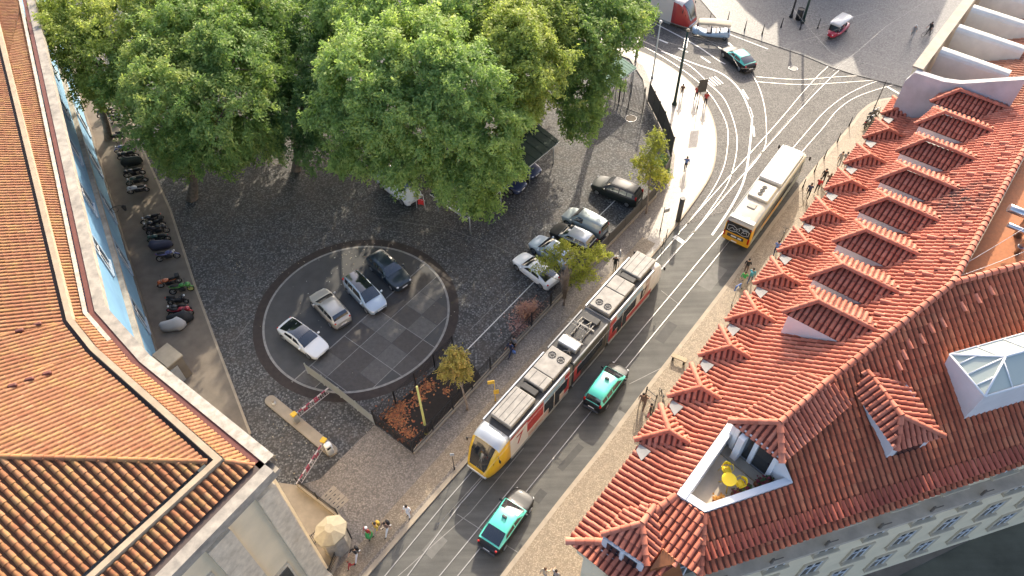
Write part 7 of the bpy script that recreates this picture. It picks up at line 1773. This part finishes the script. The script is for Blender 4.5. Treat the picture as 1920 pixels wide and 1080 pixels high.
bc_ = at(1736, 68, .05); bicycle('dark bicycle ridden by the cyclist on the square', bc_, RAD(200), z=.05)
r_ = person('cyclist in black riding over the square', 1736, 68, 200, 'cloth_black', 'cloth_black', 'hair_dark', 3, z=.3)
r_.location = bc_ + Vector((math.cos(RAD(200)) * -.18, math.sin(RAD(200)) * -.18, .06))
person('walker in light trousers on the right pavement at the bottom edge', 1021, 1084, 60, 'cloth_beige', 'cloth_grey', 'hair_brown', 0)
person('walker in dark grey at the bottom edge beside the light trousers', 1041, 1088, 60, 'cloth_grey', 'cloth_black', 'hair_dark', 1)
# the block beyond the square whose stepped roofline shades the paving
pm('block_render', (.55, .5, .42), .8, var=.15)
BK = thing('square_side_building', 'pale block beyond the square whose stepped roof shades the paving', 'building', (0, 0, 0))
hB = 18.0; sh_ = sd_sun * (hB / sd_sun.z); sh_.z = 0
edge = [(1362, -20), (1398, 22), (1440, 58), (1457, 42), (1459, 90), (1500, 101), (1560, 125), (1598, 106), (1612, 142), (1660, 160), (1700, 170)]
eg = [at(x, y) + sh_ for x, y in edge]
bw_ = [Vector((p.x, p.y, 0)) for p in eg] + [Vector((eg[-1].x + 14, eg[-1].y + 22, 0)), Vector((eg[0].x + 18, eg[0].y + 26, 0))]
b = MB(); b.prism([p.xy for p in bw_], 0, hB); b.build('wall', M['block_render'], BK)
for i in range(len(eg) - 1):
    p, q = eg[i], eg[i + 1]; L_ = (q - p).length
    if L_ < 4: continue
    d = (q - p); d.z = 0; d.normalize(); b = MB(); n_ = Vector((d.y, -d.x, 0))
    for z_ in (2, 6, 10, 14):
        for k in range(int(L_ // 3)): b.box(p + d * (1.5 + 3 * k) + n_ * .02 + Z * (z_ + .9 - p.z), (1.1, .06, 1.8), math.atan2(d.y, d.x))
    b.build('window_row', M['dark_glass'], BK)
# ------------------------------------------------------------------ light, sky, camera
sd = Vector((math.cos(RAD(SUN_EL)) * math.cos(RAD(SUN_AZ)), math.cos(RAD(SUN_EL)) * math.sin(RAD(SUN_AZ)), math.sin(RAD(SUN_EL))))
L = bpy.data.lights.new('sun', 'SUN'); L.energy = 2.2; L.angle = RAD(.53); L.color = (1, .88, .7)
lo = bpy.data.objects.new('sun', L); COL.objects.link(lo); lo.rotation_euler = (-sd).to_track_quat('-Z', 'Y').to_euler(); lo.location = sd * 100
W = bpy.data.worlds.new('World'); SC.world = W; W.use_nodes = True
wt = W.node_tree; bg = wt.nodes['Background']; sk = wt.nodes.new('ShaderNodeTexSky'); sk.sky_type = 'NISHITA'
sk.sun_disc = False; sk.sun_elevation = RAD(SUN_EL); sk.sun_rotation = RAD(90 - SUN_AZ); sk.altitude = 50; sk.dust_density = 3.0; sk.ozone_density = 0; sk.air_density = .6
wt.links.new(sk.outputs[0], bg.inputs[0]); bg.inputs[1].default_value = .15
SC.view_settings.view_transform = 'Standard'; SC.view_settings.look = 'None'; SC.view_settings.exposure = 1.7; SC.view_settings.gamma = 1.0
cd = bpy.data.cameras.new('camera'); cd.sensor_width = 36; cd.lens = F / 1920 * 36; cd.clip_end = 2000; cd.clip_start = .5
cam = bpy.data.objects.new('camera', cd); COL.objects.link(cam); cam.matrix_world = Matrix.Translation(CAMP) @ CAMM.to_4x4()
SC.camera = cam
SC.cycles.max_bounces = 6; SC.cycles.transparent_max_bounces = 8
